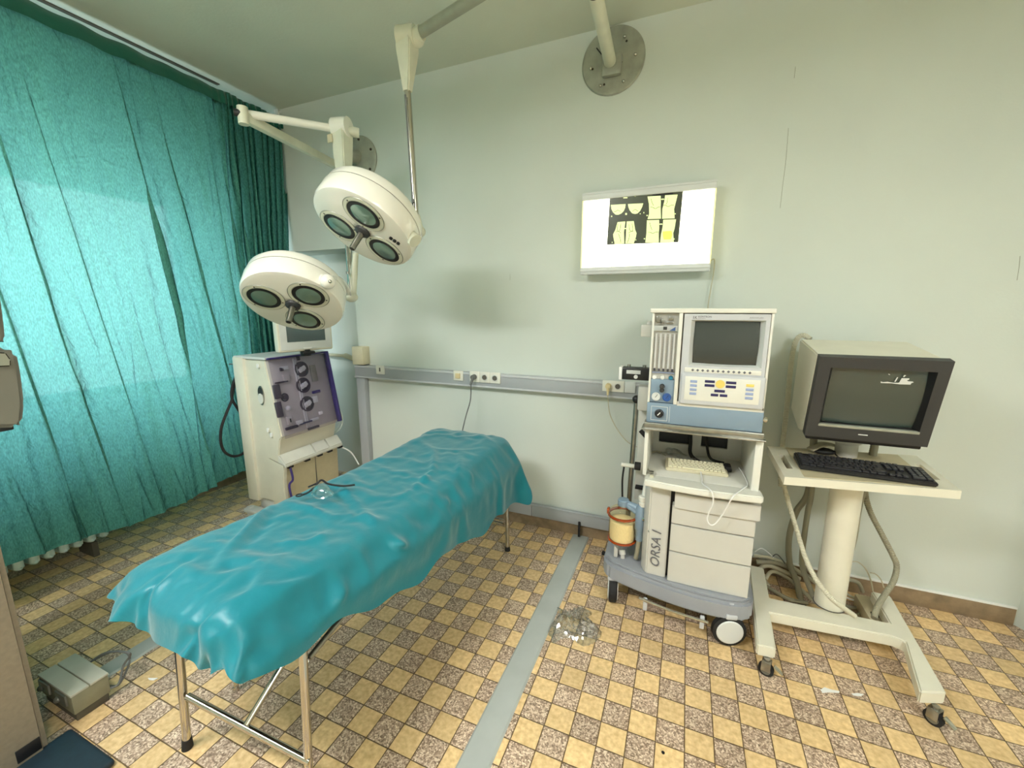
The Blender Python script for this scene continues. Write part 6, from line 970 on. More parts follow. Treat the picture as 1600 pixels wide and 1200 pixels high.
-4,1,2,-5,0,0,1,17,-11,4,0,0,0,-5,-3,9,-4,0,1,-1,1,-1,1,-1,1,0,0,-1,0,1,-1,1,1,0,1,0,-2,-5,-2,0,-1,0,0,12,-6,-2,-4,9,-3,-2,-4,5,-1,-7,1,1,17,-6,-5,-5,11,
2,2,-2,-4,-2,-2,9,-1,0,-2,2,-6,0,0,-1,1,-1,1,-1,1,0,0,0,-1,0,-1,0,2,-1,1,1,0,-6,13,-5,-1,-1,0,6,-11,4,1,2,-6,6,-2,-2,-7,11,-1,6,-5,-9,11,2,-4,-6,-1,4,7,
-7,7,-1,-5,1,1,2,-8,-2,1,2,1,-1,0,0,1,-1,0,0,-1,1,0,1,1,-1,1,-2,-1,1,2,-1,7,-2,1,2,-7,-2,1,-1,-1,6,-6,1,1,0,-5,13,-7,5,-8,-5,4,7,-2,-2,2,-10,0,8,-3,-2,
0,0,2,2,1,-2,-2,0,0,1,-1,0,1,0,0,0,0,1,0,-1,1,-1,2,-1,-6,3,-1,8,3,0,-9,-4,5,0,2,-2,0,0,3,-2,0,8,-12,2,1,1,0,-4,-2,3,2,0,0,7,-9,-1,1,-1,-1,-1,0,3,1,-1,-1,
0,0,0,-1,0,0,-1,-1,1,-1,0,1,0,1,-2,0,2,2,0,-8,-1,6,2,3,3,-6,-2,0,-3,9,-5,3,7,-16,2,-1,3,4,4,2,1,1,-5,-10,7,0,-6,0,0,0,0,-2,6,-3,-1,0,0,0,-1,0,0,-1,-1,0,
0,-1,1,0,0,0,-2,0,0,3,1,-4,-4,2,-4,12,1,-4,8,-6,-2,6,-3,2,4,-8,-1,-1,-1,-3,9,-4,-3,2,5,4,1,-3,-7,-1,0,0,0,1,0,-1,-3,1,0,0,-1,0,-1,0,-1,-1,0,0,0,0,0,0,1,
-1,2,1,1,-9,0,9,-2,-4,-7,7,6,-7,11,-4,-4,5,4,-7,0,5,-6,0,0,-5,2,5,4,-11,0,-3,1,5,3,2,-2,0,-1,-1,-2,1,-2,-1,0,0,-1,0,-2,0,0,-2,0,0,0,0,0,0,1,-1,0,1,0,4,
-9,0,2,0,-5,1,10,-14,19,-8,-1,-9,-1,1,9,3,1,1,1,-1,3,-12,0,-2,7,6,-12,0,2,6,-1,-1,0,-3,-1,0,0,-1,0,-1,-1,0,-1,-1,0,-1,0,1,0,0,0,2,-2,0,0,5,-8,4,0,0,0,-1,
3,-12,10,-12,17,-17,6,6,-2,2,8,2,0,-1,0,-15,3,1,3,3,-5,0,1,1,-4,-1,-1,0,1,0,0,0,-1,-1,0,0,0,-1,-1,-1,0,0,0,0,1,-1,0,3,-1,-1,1,0,-1,0,0,0,2,-5,14,-11,13,
-24,11,1,-4,5,-10,1,5,-3,0,4,6,1,-4,-2,1,-6,7,0,-4,-2,0,0,1,0,0,0,-1,0,0,0,-1,-1,-1,0,-1,1,-1,0,0,-1,1,0,1,-2,0,2,-1,1,0,0,0,-1,7,-9,16,-23,16,-6,0,0,0,
1,-2,0,5,-4,-6,3,5,4,-5,-6,9,-8,3,-3,0,1,0,-1,-1,3,-1,0,0,0,-1,0,-1,1,-1,0,0,1,-1,0,0,0,0,0,1,-2,2,2,-3,1,0,1,3,1,3,-15,5,-2,10,-6,0,-2,2,0,-5,5,7,1,-3,
-11,6,6,-1,-4,3,-8,1,0,0,1,0,0,0,0,0,0,-1,0,0,1,-1,0,0,0,0,0,1,0,-1,1,-1,0,1,-1,2,-1,0,1,1,4,-14,3,1,4,-2,3,8,0,-2,-2,-1,-2,-4,4,-7,-2,5,-4,1,2,2,-5,7,
0,0,-2,0,1,1,-3,0,0,0,1,0,0,0,1,0,0,0,0,0,0,1,0,-1,1,4,-3,-1,1,3,-1,1,3,-17,3,-3,15,1,-5,-7,6,2,3,3,0,1,-6,-2,-3,1,2,4,2,-1,-11,8,-8,0,4,3,0,0,-4,0,1,0,
1,-1,1,1,0,0,1,0,1,0,0,-1,0,1,0,0,-1,4,-8,0,7,3,0,-14,7,2,4,-10,0,11,-6,-1,-4,0,0,1,7,5,-12,4,4,1,-4,-5,-1,10,-5,-1,1,-4,0,2,2,0,0,1,0,-1,2,0,0,1,1,0,2,
0,0,0,1,-1,0,1,-1,1,0,0,0,-3,5,-12,9,1,3,-3,0,5,-11,6,-1,-1,-2,-1,6,-1,-1,5,-3,-3,-2,0,3,1,1,-4,2,1,-1,-1,1,0,1,0,-1,1,1,-1,1,1,0,1,1,1,0,1,0,-1,1,0,0,
0,-3,-1,9,0,0,-14,8,3,1,-3,-4,10,-2,-2,0,-6,6,5,-1,-10,-4,7,-16,24,-1,-3,0,-1,-1,-2,-1,3,-3,2,0,-3,-1,4,0,0,0,0,1,1,0,1,0,1,1,1,-1,1,0,0,0,0,0,3,-1,-3,
2,-10,12,-3,-3,0,2,9,-7,2,1,6,1,-1,-4,-3,3,3,-27,18,-15,17,3,0,0,1,-10,6,-4,2,0,0,0,-1,0,0,1,0,1,0,0,0,1,1,1,0,1,0,0,0,0,0,0,1,-3,3,-6,-1,13,-12,5,2,7,
1,-5,0,-11,11,-10,-5,1,5,7,2,-9,23,-19,15,-15,1,0,0,-2,1,-1,0,-1,1,0,1,1,-2,1,-1,1,-1,1,0,1,0,0,1,0,1,0,0,1,-1,0,0,0,-2,-1,9,1,-11,14,2,-1,-7,-11,1,-5,
4,-4,4,7,-5,-5,-2,0,10,-5,25,-24,-1,-1,0,0,1,10,-4,-1,2,1,0,-1,1,-3,0,0,0,1,0,0,0,0,1,0,1,1,0,0,0,1,-1,0,0,1,-2,1,0,3,1,1,-3,-6,-1,-3,7,6,-1,0,-7,3,0,-1,
1,-11,3,-1,16,-5,-2,0,1,2,-4,-2,2,1,-3,2,2,-3,1,-1,0,0,0,0,0,0,1,-1,0,0,1,1,-1,-1,1,1,-2,1,2,-1,-1,0,5,-2,-2,-5,-3,6,1,2,-7,1,0,7,0,-1,-2,1,-1,-3,-4,-3,
16,-5,0,1,0,-4,3,-1,-3,0,-1,-2,2,1,1,0,0,-1,0,0,0,0,1,0,0,2,-1,0,0,-1,1,2,-2,2,0,-2,-4,0,4,-1,-4,3,2,2,-5,5,-2,2,-5,0,1,3,0,-1,0,1,-6,-5,17,-7,0,2,-5,-1,
6,0,-2,-2,-1,-2,0,2,1,-1,1,0,0,0,-1,-1,0,-1,2,1,-1,0,-1,-1,1,1,-2,2,-6,6,-2,1,-1,-2,2,1,-2,4,-4,3,-3,2,-1,3,-1,0,-1,2,-4,2,-3,-6,17,-8,-1,1,-2,-1,1,3,0,
1,-1,0,-3,0,0,-1,0,-1,-1,0,0,-1,0,4,-1,0,-1,0,-1,-1,0,2,-3,4,-6,3,1,0,-2,2,0,2,-4,1,-1,1,0,1,1,2,-2,-1,-1,1,3,-3,-2,0,8,-12,6,-1,-5,-1,0,1,0,3,-2,0,0,1,
0,-1,1,0,-1,-1,0,0,5,-2,1,0,1,-1,0,-1,-7,7,-3,1,-1,1,-1,0,0,2,-4,2,1,0,0,0,2,-5,0,3,1,-2,0,2,-2,0,-3,-5,11,-7,6,0,-1,-3,-1,5,-4,1,0,-1,0,0,0,-2,0,1,0,-1,
-1,2,4,0,0,-3,2,-1,-7,2,0,1,0,9,-19,7,2,3,-3,2,0,0,0,0,2,-4,1,1,1,-1,-1,1,1,6,0,-12,7,-8,9,-6,0,-1,3,0,-5,5,-1,-1,1,-1,-1,0,1,0,-1,0,0,0,-3,0,2,2,3,0,-5,
5,3,-9,3,10,-20,3,4,12,-11,2,2,0,-1,0,0,-4,2,0,1,0,2,-1,2,-7,7,-5,9,-10,3,-1,-1,0,1,-1,1,-1,-1,0,1,-1,0,1,0,-1,0,0,0,0,1,-2,0,0,0,0,0,7,0,-1,5,1,-18,4,
3,-9,12,9,-10,-3,-1,1,0,0,2,0,6,-4,0,1,0,-3,1,2,-1,-5,7,0,-4,1,0,-1,-1,-1,2,-2,1,0,0,0,0,0,0,0,1,0,0,0,-2,0,0,1,1,0,-8,0,0,0,1,20,-8,-5,7,-7,2,10,-7,6,
2,0,0,-1,-5,0,0,-6,3,1,-1,-2,1,-1,2,-4,-4,3,-1,2,1,1,-1,-3,0,1,1,0,-1,0,0,1,0,-1,1,1,-1,3,-3,-2,0,-1,0,3,3,-3,3,1,-6,12,3,-18,-5,1,0,17,-3,-7,4,-15,17,
6,-9,-8,0,1,2,2,6,-1,0,-5,-1,7,-5,1,-3,1,1,2,1,-2,-1,0,0,1,0,0,0,0,1,-1,0,1,5,-2,-3,-3,-1,-1,5,1,3,-5,3,-9,-1,5,15,-9,-5,-2,-9,3,15,-20,15,-16,16,-5,6,
0,1,0,2,0,-3,6,0,-1,-6,-6,6,2,-2,-1,-1,1,3,-2,-1,0,0,0,0,0,1,-1,1,0,1,3,4,-2,0,1,0,-7,-3,1,4,0,-1,4,-2,-3,11,-6,-3,4,-8,-5,25,-17,14,-24,15,4,1,2,-2,-5,
-1,-2,-9,3,-2,2,7,-8,1,5,0,-1,-1,0,0,0,0,0,0,0,0,-1,1,0,0,0,-4,2,7,1,-1,-4,7,-1,0,-2,-4,4,-3,-15,14,-2,9,0,-13,6,3,-2,14,-24,4,-6,1,3,8,3,4,-3,-11,-2,-1,
9,-1,0,0,-1,-4,1,3,1,-2,1,0,-1,0,0,0,0,0,0,0,0,-1,-1,-1,-3,-1,1,6,-2,0,-3,-4,-1,11,-16,14,-15,16,-3,1,1,3,-2,-2,-5,10,-5,-1,-1,4,-1,-6,-3,5,-13,24,-5,-3,
0,0,1,-1,0,-2,-1,0,-1,2,0,0,0,0,0,0,0,-1,0,-1,0,-8,-1,1,3,1,-3,1,-4,1,6,4,-6,19,-14,15,-23,-1,1,8,-4,0,2,-2,3,2,-2,1,-1,0,6,1,-25,19,-12,19,-8,1,0,0,0,
0,-1,-1,-1,1,0,0,0,0,-1,0,-1,0,-1,-1,0,-1,-7,1,1,0,-3,2,-3,7,5,-1,-4,-7,1,21,-18,0,2,8,3,-6,-3,0,-2,-4,10,-3,-1,0,-1,-6,-5,29,-16,14,-19,8,-2,-4,4,0,0,
0,-1,-1,2,-3,-1,1,-1,0,-1,0,-1,0,-1,-1,-1,-5,0,1,-2,2,-2,4,0,-4,1,5,1,-5,-6,6,2,5,-11,1,12,-2,-5,0,-2,-3,9,-2,2,-16,1,7,4,14,-24,13,-5,2,-3,1,4,0,1,0,-1,
-2,-1,1,-2,1,-1,-1,0,-1,-1,-1,0,-1,-3,1,-3,1,0,4,0,-3,3,2,-15,0,1,0,-2,11,-7,8,-3,-9,4,-5,18,-6,0,-3,9,-17,7,5,0,-1,-10,15,-10,8,-2,0,2,-2,1,0,0,1,-2,0,
-1,1,-2,0,0,-1,0,-1,-1,-2,-1,25,-6,-1,-3,-3,-4,-3,2,-5,-19,0,2,-1,0,1,0,7,-8,0,2,1,3,-7,16,0,1,-11,2,5,1,-4,0,1,4,-5,2,-6,7,-6,-1,3,2,1,1,2,1,-1,-1,0,-1,
0,-1,0,0,-1,0,-1,32,-3,-3,-3,-3,-6,-7,-6,-15,-3,3,-2,0,1,-1,0,-2,9,-4,3,-8,1,2,-2,5,-2,2,-2,-2,0,15,-6,4,-14,19,-16,1,3,2,-1,-4,2,0,2,0,3,2,2,0,1,-1,-1,
-1,-1,1,-2,-1,32,-3,-4,-5,-6,-5,-6,-14,-4,-2,0,1,1,1,1,-3,1,-3,7,-5,0,1,3,-5,-1,4,2,2,1,-3,-1,-2,-2,8,-4,-1,5,-3,6,1,1,-4,4,-2,1,1,1,0,4,1,0,0,-2,-1,-2,
0,0,31,-5,-6,-5,-5,-7,-11,-4,-2,-3,0,-1,0,0,0,1,-1,0,0,2,0,3,-3,1,-2,-1,0,9,-2,3,-9,0,1,2,0,2,-2,-1,3,10,2,2,-1,2,1,1,4,3,1,4,5,4,5,2,2,0,-1,15,-4,-4,-5,
-3,-5,-2,-5,-3,3,-5,0,0,-1,1,0,-1,2,-1,0,2,-3,1,1,-1,0,1,-1,0,0,0,2,0,1,-1,4,-4,2,1,2,13,3,0,1,2,1,0,2,3,1,3,3,4,5,5,4,5,-4,0,-1,3,-2,-3,-3,-3,-1,-3,0,
-2,1,0,0,-1,1,1,0,-1,1,-1,1,-1,0,0,0,1,0,1,-1,0,0,1,1,1,0,1,0,2,1,13,5,2,0,2,2,1,1,2,1,3,2,3,3,5,5,-2,1,0,-2,0,-4,-3,-3,-2,-2,-2,1,-1,2,-1,0,1,-1,0,0,0,
1,-1,0,0,0,0,0,1,-1,1,0,1,0,1,0,1,0,2,1,1,2,13,7,2,2,1,2,1,2,2,1,1,2,2,3,2,-2,2,-1,1,-4,-3,-3,-2,-1,-4,0,0,-1,-1,1,0,0,0,0,0,1,0,-1,1,-1,0,0,0,0,0,5,-4,
0,1,1,0,1,0,4,0,1,1,2,12,5,3,3,3,3,2,1,2,2,2,2,1,2,0,-1,0,-1,-3,-3,-2,-3,-2,-2,-1,0,0,0,0,0,0,0,0,2,-2,0,0,0,1,-1,0,0,0,1,1,-1,1,-1,0,2,0,5,-1,1,2,1,1,
1,1,0,0,1,0,2,2,2,3,2,3,4,3,-2,0,1,1,-4,-3,-4,-1,-2,-3,-1,0,0,0,0,0,0,0,0,0,0,0,1,-1,0,0,1,-1,1,0,0,3,-1,3,-5,2,1,1,2,1,1,2,1,0,0,1,2,-1,1,-1,1,1,-1,1,
0,0,1,-1,0,0,0,-3,-4,-2,-2,-2,-3,-1,0,0,0,-1,1,0,0,0,0,0,0,0,1,0,0,-1,1,-1,3,-2,-1,9,-9,0,2,1,3,0,4,-1,2,1,-1,0,1,1,1,0,1,-1,0,1,0,0,1,0,-2,0,2,-1,-4,-2,
-3,-2,-3,-3,0,0,0,0,0,0,0,0,0,0,0,0,0,0,0,0,0,0,1,0,0,-1,0,0,0,2,0,2,5,1,2,-1,2,-1,0,0,0,1,1,0,0,0,0,0,1,-1,1,-2,1,0,0,-3,-4,-1,-2,-3,-3,-1,-1,1,0,0,-1,
1,0,0,0,0,0,0,1,0,0,0,-1,2,-1,-1,0,0,0,1,1,0,2,2,2,2,1,1,0,0,0,-1,1,1,0,1,0,0,0,-1,0,0,-1,-1,2,-1,-4,-2,-3,-2,-2,-3,-1,0,0,0,0,0,0,0,0,0,1,-1,0,-1,1,0,
0,0,0,0,1,0,-1,2,-1,1,1,2,1,3,1,2,1,-1,-1,0,1,-1,0,2,0,-1,0,1,-1,0,0,-1,0,0,0,-3,-3,-3,-2,-3,-3,-1,1,0,0,0,0,0,0,0,0,0,0,0,1,-1,0,0,1,0,0,-1,0,0,0,1,0,
2,1,2,3,2,1,1,-2,1,-1,0,1,-1,0,1,1,0,-1,1,-1,-1,-1,1,-1,0,-4,-2,-2,-2,-3,-3,-1,0,0,-1,1,0,0,0,0,0,0,0,0,0,0,0,0,1,-1,0,1,-1,0,0,1,0,3,2,1,1,2,2,1,-1,-1,
1,-1,0,0,0,3,-1,0,0,-1,0,0,-1,0,0,0,-3,-3,-2,-3,-2,-3,-1,0,0,0,0,0,0,0,0,0,1,0,-1,0,0,0,0,0,1,0,-1,0,0,1,-1,0,3,2,4,1,1,1,1,-1,0,-1,1,-1,1,-1,-1,4,-1,0,
0,0,0,-1,0,1,-1,-3,-3,-2,-3,-2,-3,-1,-1,1,0,0,0,0,0,0,0,0,0,1,-1,0,1,-1,1,0,0,-1,0,0,0,1,0,2,4,0,2,3,1,0,-2,1,0,-1,1,-1,1,-1,1,2,-1,1,0,-1,0,-1,0,0,-3,
-2,-3,-2,-3,-1,-3,0,-1,1,0,0,0,0,0,0,0,0,0,0,0,0,1,-1,0,0,1,0,0,-1,0,1,18,-13,0,2,4,1,1,-2,0,0,0,0,1,0,1,-2,1,2,0,0,1,)
def grid_points(vals):
    cnt = len(vals) // 3; out = []
    for k in range(3):
        Q = []
        for idx in range(cnt):
            j, i = divmod(idx, W_)
            if idx == 0: pr = 0
            elif i and j: pr = Q[idx - 1] + Q[idx - W_] - Q[idx - W_ - 1]
            elif i: pr = Q[idx - 1]
            else: pr = Q[idx - W_]
            Q.append(vals[k * cnt + idx] + pr)
        out.append(Q)
    return [bl(out[0][i] / 1000, out[1][i] / 1000, out[2][i] / 1000) for i in range(cnt)]
pts = grid_points(GRID)
for it in range(2):                       # smooth away the millimetre steps
    new = [p.copy() for p in pts]
    for j in range(DNV + 1):
        for i in range(DNU + 1):
            a = []
            if 0 < i < DNU: a += [pts[j * W_ + i - 1], pts[j * W_ + i + 1]]
            if 0 < j < DNV: a += [pts[(j - 1) * W_ + i], pts[(j + 1) * W_ + i]]
            if a: new[j * W_ + i] = pts[j * W_ + i].lerp(sum(a, Vector()) / len(a), .3)
    pts = new
# pulls and creases in the cloth: (points on the table, width, height)
def tz(*q): return [PZ(x, y, .765) for x, y in q]
def sx(*q): return [PX(x, y, -.985) for x, y in q]
PULLS = [(tz((335, 905), (352, 872), (385, 835), (425, 790)), .016, .016), (tz((352, 912), (372, 872), (402, 838), (436, 800)), .015, -.010), (tz((398, 930), (408, 905), (404, 872)), .013, .016), (tz((388, 925), (392, 905), (385, 885)), .012, -.008),
         (tz((345, 958), (395, 930), (430, 918)), .014, .010), (tz((425, 925), (500, 893), (570, 868), (625, 848)), .012, .010), (tz((430, 912), (505, 883), (575, 858)), .012, -.010),
         (tz((655, 690), (680, 712), (676, 738), (640, 765), (590, 790)), .016, .014), (tz((720, 700), (718, 740), (700, 770), (660, 800)), .014, .011), (tz((530, 760), (575, 800), (605, 826)), .016, .012), (tz((470, 790), (520, 806), (560, 800), (600, 822)), .014, .010),
         (tz((690, 680), (712, 708), (735, 715)), .014, .010), (tz((430, 850), (480, 846), (540, 826)), .010, .006), (tz((230, 877), (290, 915), (343, 953)), .008, .004),
         (sx((605, 832), (628, 855), (655, 890)), .018, .022), (sx((560, 880), (540, 905), (520, 950)), .016, .012), (sx((700, 760), (692, 800), (680, 850)), .014, .014), (sx((735, 735), (728, 775), (718, 830)), .014, .014),
         (sx((470, 900), (520, 892), (590, 870)), .010, .008), (sx((450, 930), (440, 960), (432, 1000)), .012, .012), (sx((770, 720), (775, 750), (765, 790)), .012, .012)]
def seg_d(p, a, b):
    ab = b - a; t_ = max(0, min(1, (p - a).dot(ab) / ab.length_squared)); return (p - (a + ab * t_)).length, t_
for i, p in enumerate(pts):
    side_ = p.z < .725
    for (pl, wd, amp) in PULLS:
        best = 9; n_ = len(pl) - 1; tt_ = 0
        for k in range(n_):
            if (p - pl[k]).length > .5: continue
            d_, t_ = seg_d(p, pl[k], pl[k + 1])
            if d_ < best: best = d_; tt_ = (k + t_) / n_
        if best < wd * 3:
            h_ = 2.3 * amp * exp(-(best / wd / .85) ** 2) * min(1, 5 * tt_ * (1 - tt_) + .25)
            if side_: p.x += h_ if h_ > 0 else h_ * .5
            else: p.z += h_ if h_ > 0 else h_ * .45
m = MB(); m._add(pts, [(j * W_ + i, j * W_ + i + 1, (j + 1) * W_ + i + 1, (j + 1) * W_ + i) for j in range(DNV) for i in range(DNU)])
dr_ = single('surgical_drape', m, M['drape'], 'teal cloth drape thrown over the examination table', 'drape', smooth=180)
sd_ = dr_.modifiers.new('fine', 'SUBSURF'); sd_.levels = 1; sd_.render_levels = 1
so_ = dr_.modifiers.new('thickness', 'SOLIDIFY'); so_.thickness = .0012; so_.offset = 1


# ================================================================== breathing mask on the drape
MZ = .79
mc = PZ(503, 773, MZ)
t = thing('breathing_mask', 'clear plastic breathing mask with black strap lying on the teal drape', 'mask', (mc.x, mc.y, MZ - .01))
vs_ = []; fs_ = []
R0 = Matrix.Rotation(radians(-20), 3, 'Z')
nr, na = 12, 28
for i in range(nr + 1):
    q = i / nr
    for k in range(na):
        a = 2 * pi * k / na
        r = sin(q * pi / 2) ; h = .042 * cos(q * pi / 2) ** .8
        px_ = (.052 * r) * cos(a) * (1 + .12 * sin(a)) ; py_ = (.036 * r) * sin(a)
        vs_.append(mc + R0 @ Vector((px_, py_, h + .005 + .004 * sin(3 * a + 1) * q)))
for i in range(nr):
    for k in range(na):
        j = (k + 1) % na; fs_.append((i * na + k, i * na + j, (i + 1) * na + j, (i + 1) * na + k))
m = MB(); m._add(vs_, fs_)
part('mask_shell', m, M['clear'], t)
m = MB()
rim = [mc + R0 @ Vector((.054 * cos(2 * pi * k / 24) * (1 + .12 * sin(2 * pi * k / 24)), .038 * sin(2 * pi * k / 24), .006 + .004 * sin(6 * pi * k / 24 + 1))) for k in range(25)]
m.tube(rim, .0042, seg=8, smooth=2); m.cyl(mc + Vector((.035, .0, .02)), mc + Vector((.07, -.012, .022)), .011, .012); m.torus(mc + Vector((0, 0, .046)), .012, .003)
part('rim', m, M['clear'], t)
m = MB(); m.tube([mc + Vector((-.07, -.045, .004)), mc + Vector((-.052, -.02, .012)), mc + Vector((-.036, .005, .034)), mc + Vector((-.03, .03, .05)), mc + Vector((-.005, .045, .03)), mc + Vector((.04, .08, .014)), mc + Vector((.07, .12, .008))], .0042, seg=8)
m.tube([mc + Vector((-.03, .03, .05)), mc + Vector((-.06, .03, .03)), mc + Vector((-.10, .02, .01))], .0035, seg=8)
m.torus(mc + Vector((-.075, -.05, .006)), .012, .003)
part('strap', m, M['rubber'], t)

# ================================================================== dialysis machine
DY = 2.0
def side(px, py, Y=DY):
    p = PY(px, py, Y); return (p.x, Y, p.z)
t = thing('dialysis_machine', 'tall cream dialysis machine with tinted purple cover behind the bed', 'dialysis machine', (-2.95, 2.35, 0))
W_ = .525
sd = [side(382, 640), side(373, 559)]
xb = -2.98
xt, zt_ = side(413, 563)[0], 1.224
xm, zm_ = side(440, 684)[0], side(440, 684)[2]
xn, zn_ = side(435, 712)[0], side(435, 712)[2]
prof = [(xb + .07, DY, .16), (xb + .07, DY, zt_ - .005), (xt, DY, zt_ - .005), (xm, DY, zm_), (xm - .02, DY, zm_ - .02), (xn, DY, zn_), (xn, DY, .16)]
m = MB(); m.prism(prof, (0, W_, 0), .006); part('cabinet', m, M['cream'], t)
m = MB(); m.bb((xb - .03, DY - .02, .14), (xb + .08, DY + W_ + .02, 1.236), .012); part('rear_column', m, M['cream'], t)
m = MB(); m.prism([(xb - .03, DY - .01, 1.224), (xt + .015, DY - .01, 1.224), (xt + .015, DY + W_ + .01, 1.224), (xb - .03, DY + W_ + .01, 1.224)], (0, 0, .018), .004); part('top_plate', m, M['palegrey'], t)
# lower shelf and bay
xs, zs = side(446, 728)[0], side(446, 728)[2]
m = MB(); m.prism([(xn - .01, DY, zn_ + .002), (xs, DY, zs), (xs - .005, DY, zs - .02), (xn - .01, DY, zs - .02)], (0, W_ + .02, 0), .003); sh = part('concentrate_shelf', m, M['machwhite'], t)
for a, b in ((.0, .27), (.278, .405), (.412, .543)):
    m = MB()
    m.prism([(xn + .008, DY + a + .003, zn_ - .0), (xs - .004, DY + a + .003, zs + .006), (xs - .004, DY + b - .003, zs + .006), (xn + .008, DY + b - .003, zn_ - .0)], (.003, 0, .005), 0)
    part('lid', m, M['machwhite'], sh)
for y in (.05, .2, .32, .42, .53):
    m = MB(); m.bb((xs - .03, DY + y - .02, zs - .034), (xs - .004, DY + y + .02, zs - .018)); part('clip', m, M['black'], sh)
m = MB(); m.prism([(xn - .005, DY + .012, zs - .02), (xs - .03, DY + .012, zs - .02), (xn + .02, DY + .012, .10), (xn - .005, DY + .012, .10)], (0, W_ - .02, 0), .003); part('lower_bay', m, M['tan'], t)
m = MB(); m.prism([(xn - .10, DY - .004, zn_ - .03), (xs - .01, DY - .004, zs - .0), (xn + .03, DY - .004, zs - .12), (xn + .03, DY - .004, .07), (xn - .10, DY - .004, .07)], (0, .03, 0), .004); part('side_cheek', m, M['cream'], t)
m = MB(); m.bb((xn + .0, DY + .285, .10), (xn + .032, DY + .289, zs - .02)); part('bay_seam', m, M['socketdark'], t)
m = MB(); m.bb((xb + .02, DY + .03, .05), (xn + .06, DY + W_ - .02, .16), .02); m.bb((xb - .05, DY - .06, .045), (xb + .10, DY + .02, .075), .01); part('base', m, M['palegrey'], t)
for (x, y) in ((xb - .02, DY - .02), (xn + .03, DY + .02), (xb - .02, DY + W_), (xn + .03, DY + W_ - .04)):
    m = MB(); m.cyl((x, y - .012, .03), (x, y + .012, .03), .03, seg=20); m.bb((x - .02, y - .02, .03), (x + .02, y + .02, .085), .008); part('caster', m, M['palegrey'], t)
# side hole, latches
p1 = PY(408, 618, DY - .003)
def ell(rx, rz, cz=0, a0=0, a1=2 * pi, n=32): return [(p1.x + rx * cos(a0 + (a1 - a0) * k / n), DY - .002, p1.z + cz + rz * sin(a0 + (a1 - a0) * k / n)) for k in range(n)]
m = MB(); m.prism(ell(.030, .070), (0, -.004, 0)); ho = part('side_port', m, M['steel'], t)
m = MB(); m.prism(ell(.024, .030, .030), (0, -.0055, 0)); m2 = part('port_hole', m, M['darkgrey'], ho)
m = MB(); m.prism(ell(.025, .038, -.022), (0, -.010, 0)); part('port_cap', m, M['machwhite'], ho)
for (px, py) in ((403, 572), (419, 672), (424, 680)):
    q = PY(px, py, DY - .01); m = MB(); m.box(q, (.016, .016, .03), .004); part('latch', m, M['white'], t)
# front panel, in the tilted front plane
TL = Vector((xt, DY, zt_)); BLp = Vector((xm, DY, zm_)); FN = Vector((zt_ - zm_, 0, xm - xt)).normalized()
UPD = (TL - BLp).normalized(); YD = Vector((0, 1, 0))
def fp(px, py, off=.004): return PP(px, py, TL + FN * off, FN)
RF = Matrix((YD, UPD, FN)).transposed()
def fbox(px, py, w_, h_, d_, bev=.003, off=0):
    q = MB(); q.box(fp(px, py, off + d_ / 2), (w_, h_, d_), bev, RF); return q
FC = (TL + BLp) / 2 + YD * W_ / 2
m = MB(); m.box(FC + FN * .003, (W_ - .01, (TL - BLp).length - .01, .006), .002, RF); fpn = part('front_panel', m, M['mauve'], t)
m = MB(); m.box(FC + FN * .007 + YD * (-.045), (.012, (TL - BLp).length - .03, .012), .003, RF); m.box(FC + FN * .008 + YD * (-.03), (.005, (TL - BLp).length - .05, .016), .002, RF); part('rib', m, M['palegrey'], fpn)
for (px, py) in ((470, 577), (473, 602), (479, 631)):
    c = fp(px, py, .006)
    m = MB(); m.lathe([(.058, 0), (.058, .014), (.050, .014), (.046, .004), (0, .004)], c, FN, 32, RF); pr = part('pump_rotor', m, M['mauvedark'], t)
    m = MB(); m.box(c + FN * .014 + UPD * .0, (.068, .034, .018), .014, Matrix.Rotation(radians(25), 3, FN) @ RF, 3); m.cyl(c, c + FN * .028, .018, .016); part('rotor_arm', m, M['palegrey'], pr)
c = fp(445, 621, .006); m = MB(); m.torus(c, .026, .006, FN); m.cyl(c, c + FN * .006, .018); part('sensor_ring', m, M['mauvedark'], t)
c = fp(449, 638, .006); m = MB(); m.ball(c + FN * .01, .018, scale=(1, 1, 1)); part('valve_knob', m, M['palegrey'], t)
for (px, py, w_, h_, mm) in ((433, 612, .05, .10, 'mauvedark'), (436, 640, .045, .11, 'mauvedark'), (440, 597, .10, .012, 'mauvedark'), (456, 668, .10, .02, 'mauvedark'), (478, 660, .12, .012, 'navy'), (490, 668, .10, .018, 'mauvedark'), (466, 560, .02, .03, 'mauvedark'), (447, 590, .05, .05, 'mauve'), (452, 657, .04, .06, 'mauve'), (444, 575, .06, .025, 'palegrey'), (490, 583, .05, .13, 'platesteel'), (492, 624, .045, .05, 'palegrey'), (501, 645, .03, .025, 'white'), (468, 660, .05, .03, 'palegrey'), (440, 577, .025, .025, 'mauvedark'), (492, 655, .07, .02, 'palegrey'), (453, 657, .01, .03, 'black'), (494, 612, .07, .022, 'purple')):
    m = fbox(px, py, w_, h_, .018 if mm not in ('black',) else .022, .004, .006); part('module', m, M[mm], t)
# tinted cover
m = MB(); m.box(FC + FN * .042, (W_ + .01, (TL - BLp).length + .02, .004), .001, RF); cv = part('tinted_cover', m, M['cover'], t)
m = MB(); m.box(FC + FN * .030 + YD * (W_ / 2 - .012), (.03, (TL - BLp).length + .02, .03), .006, RF); part('cover_edge', m, M['purple'], cv)
m = MB(); m.box(FC + FN * .03 + UPD * ((TL - BLp).length / 2 + .003), (W_, .012, .028), .004, RF); part('cover_edge', m, M['purple'], cv)
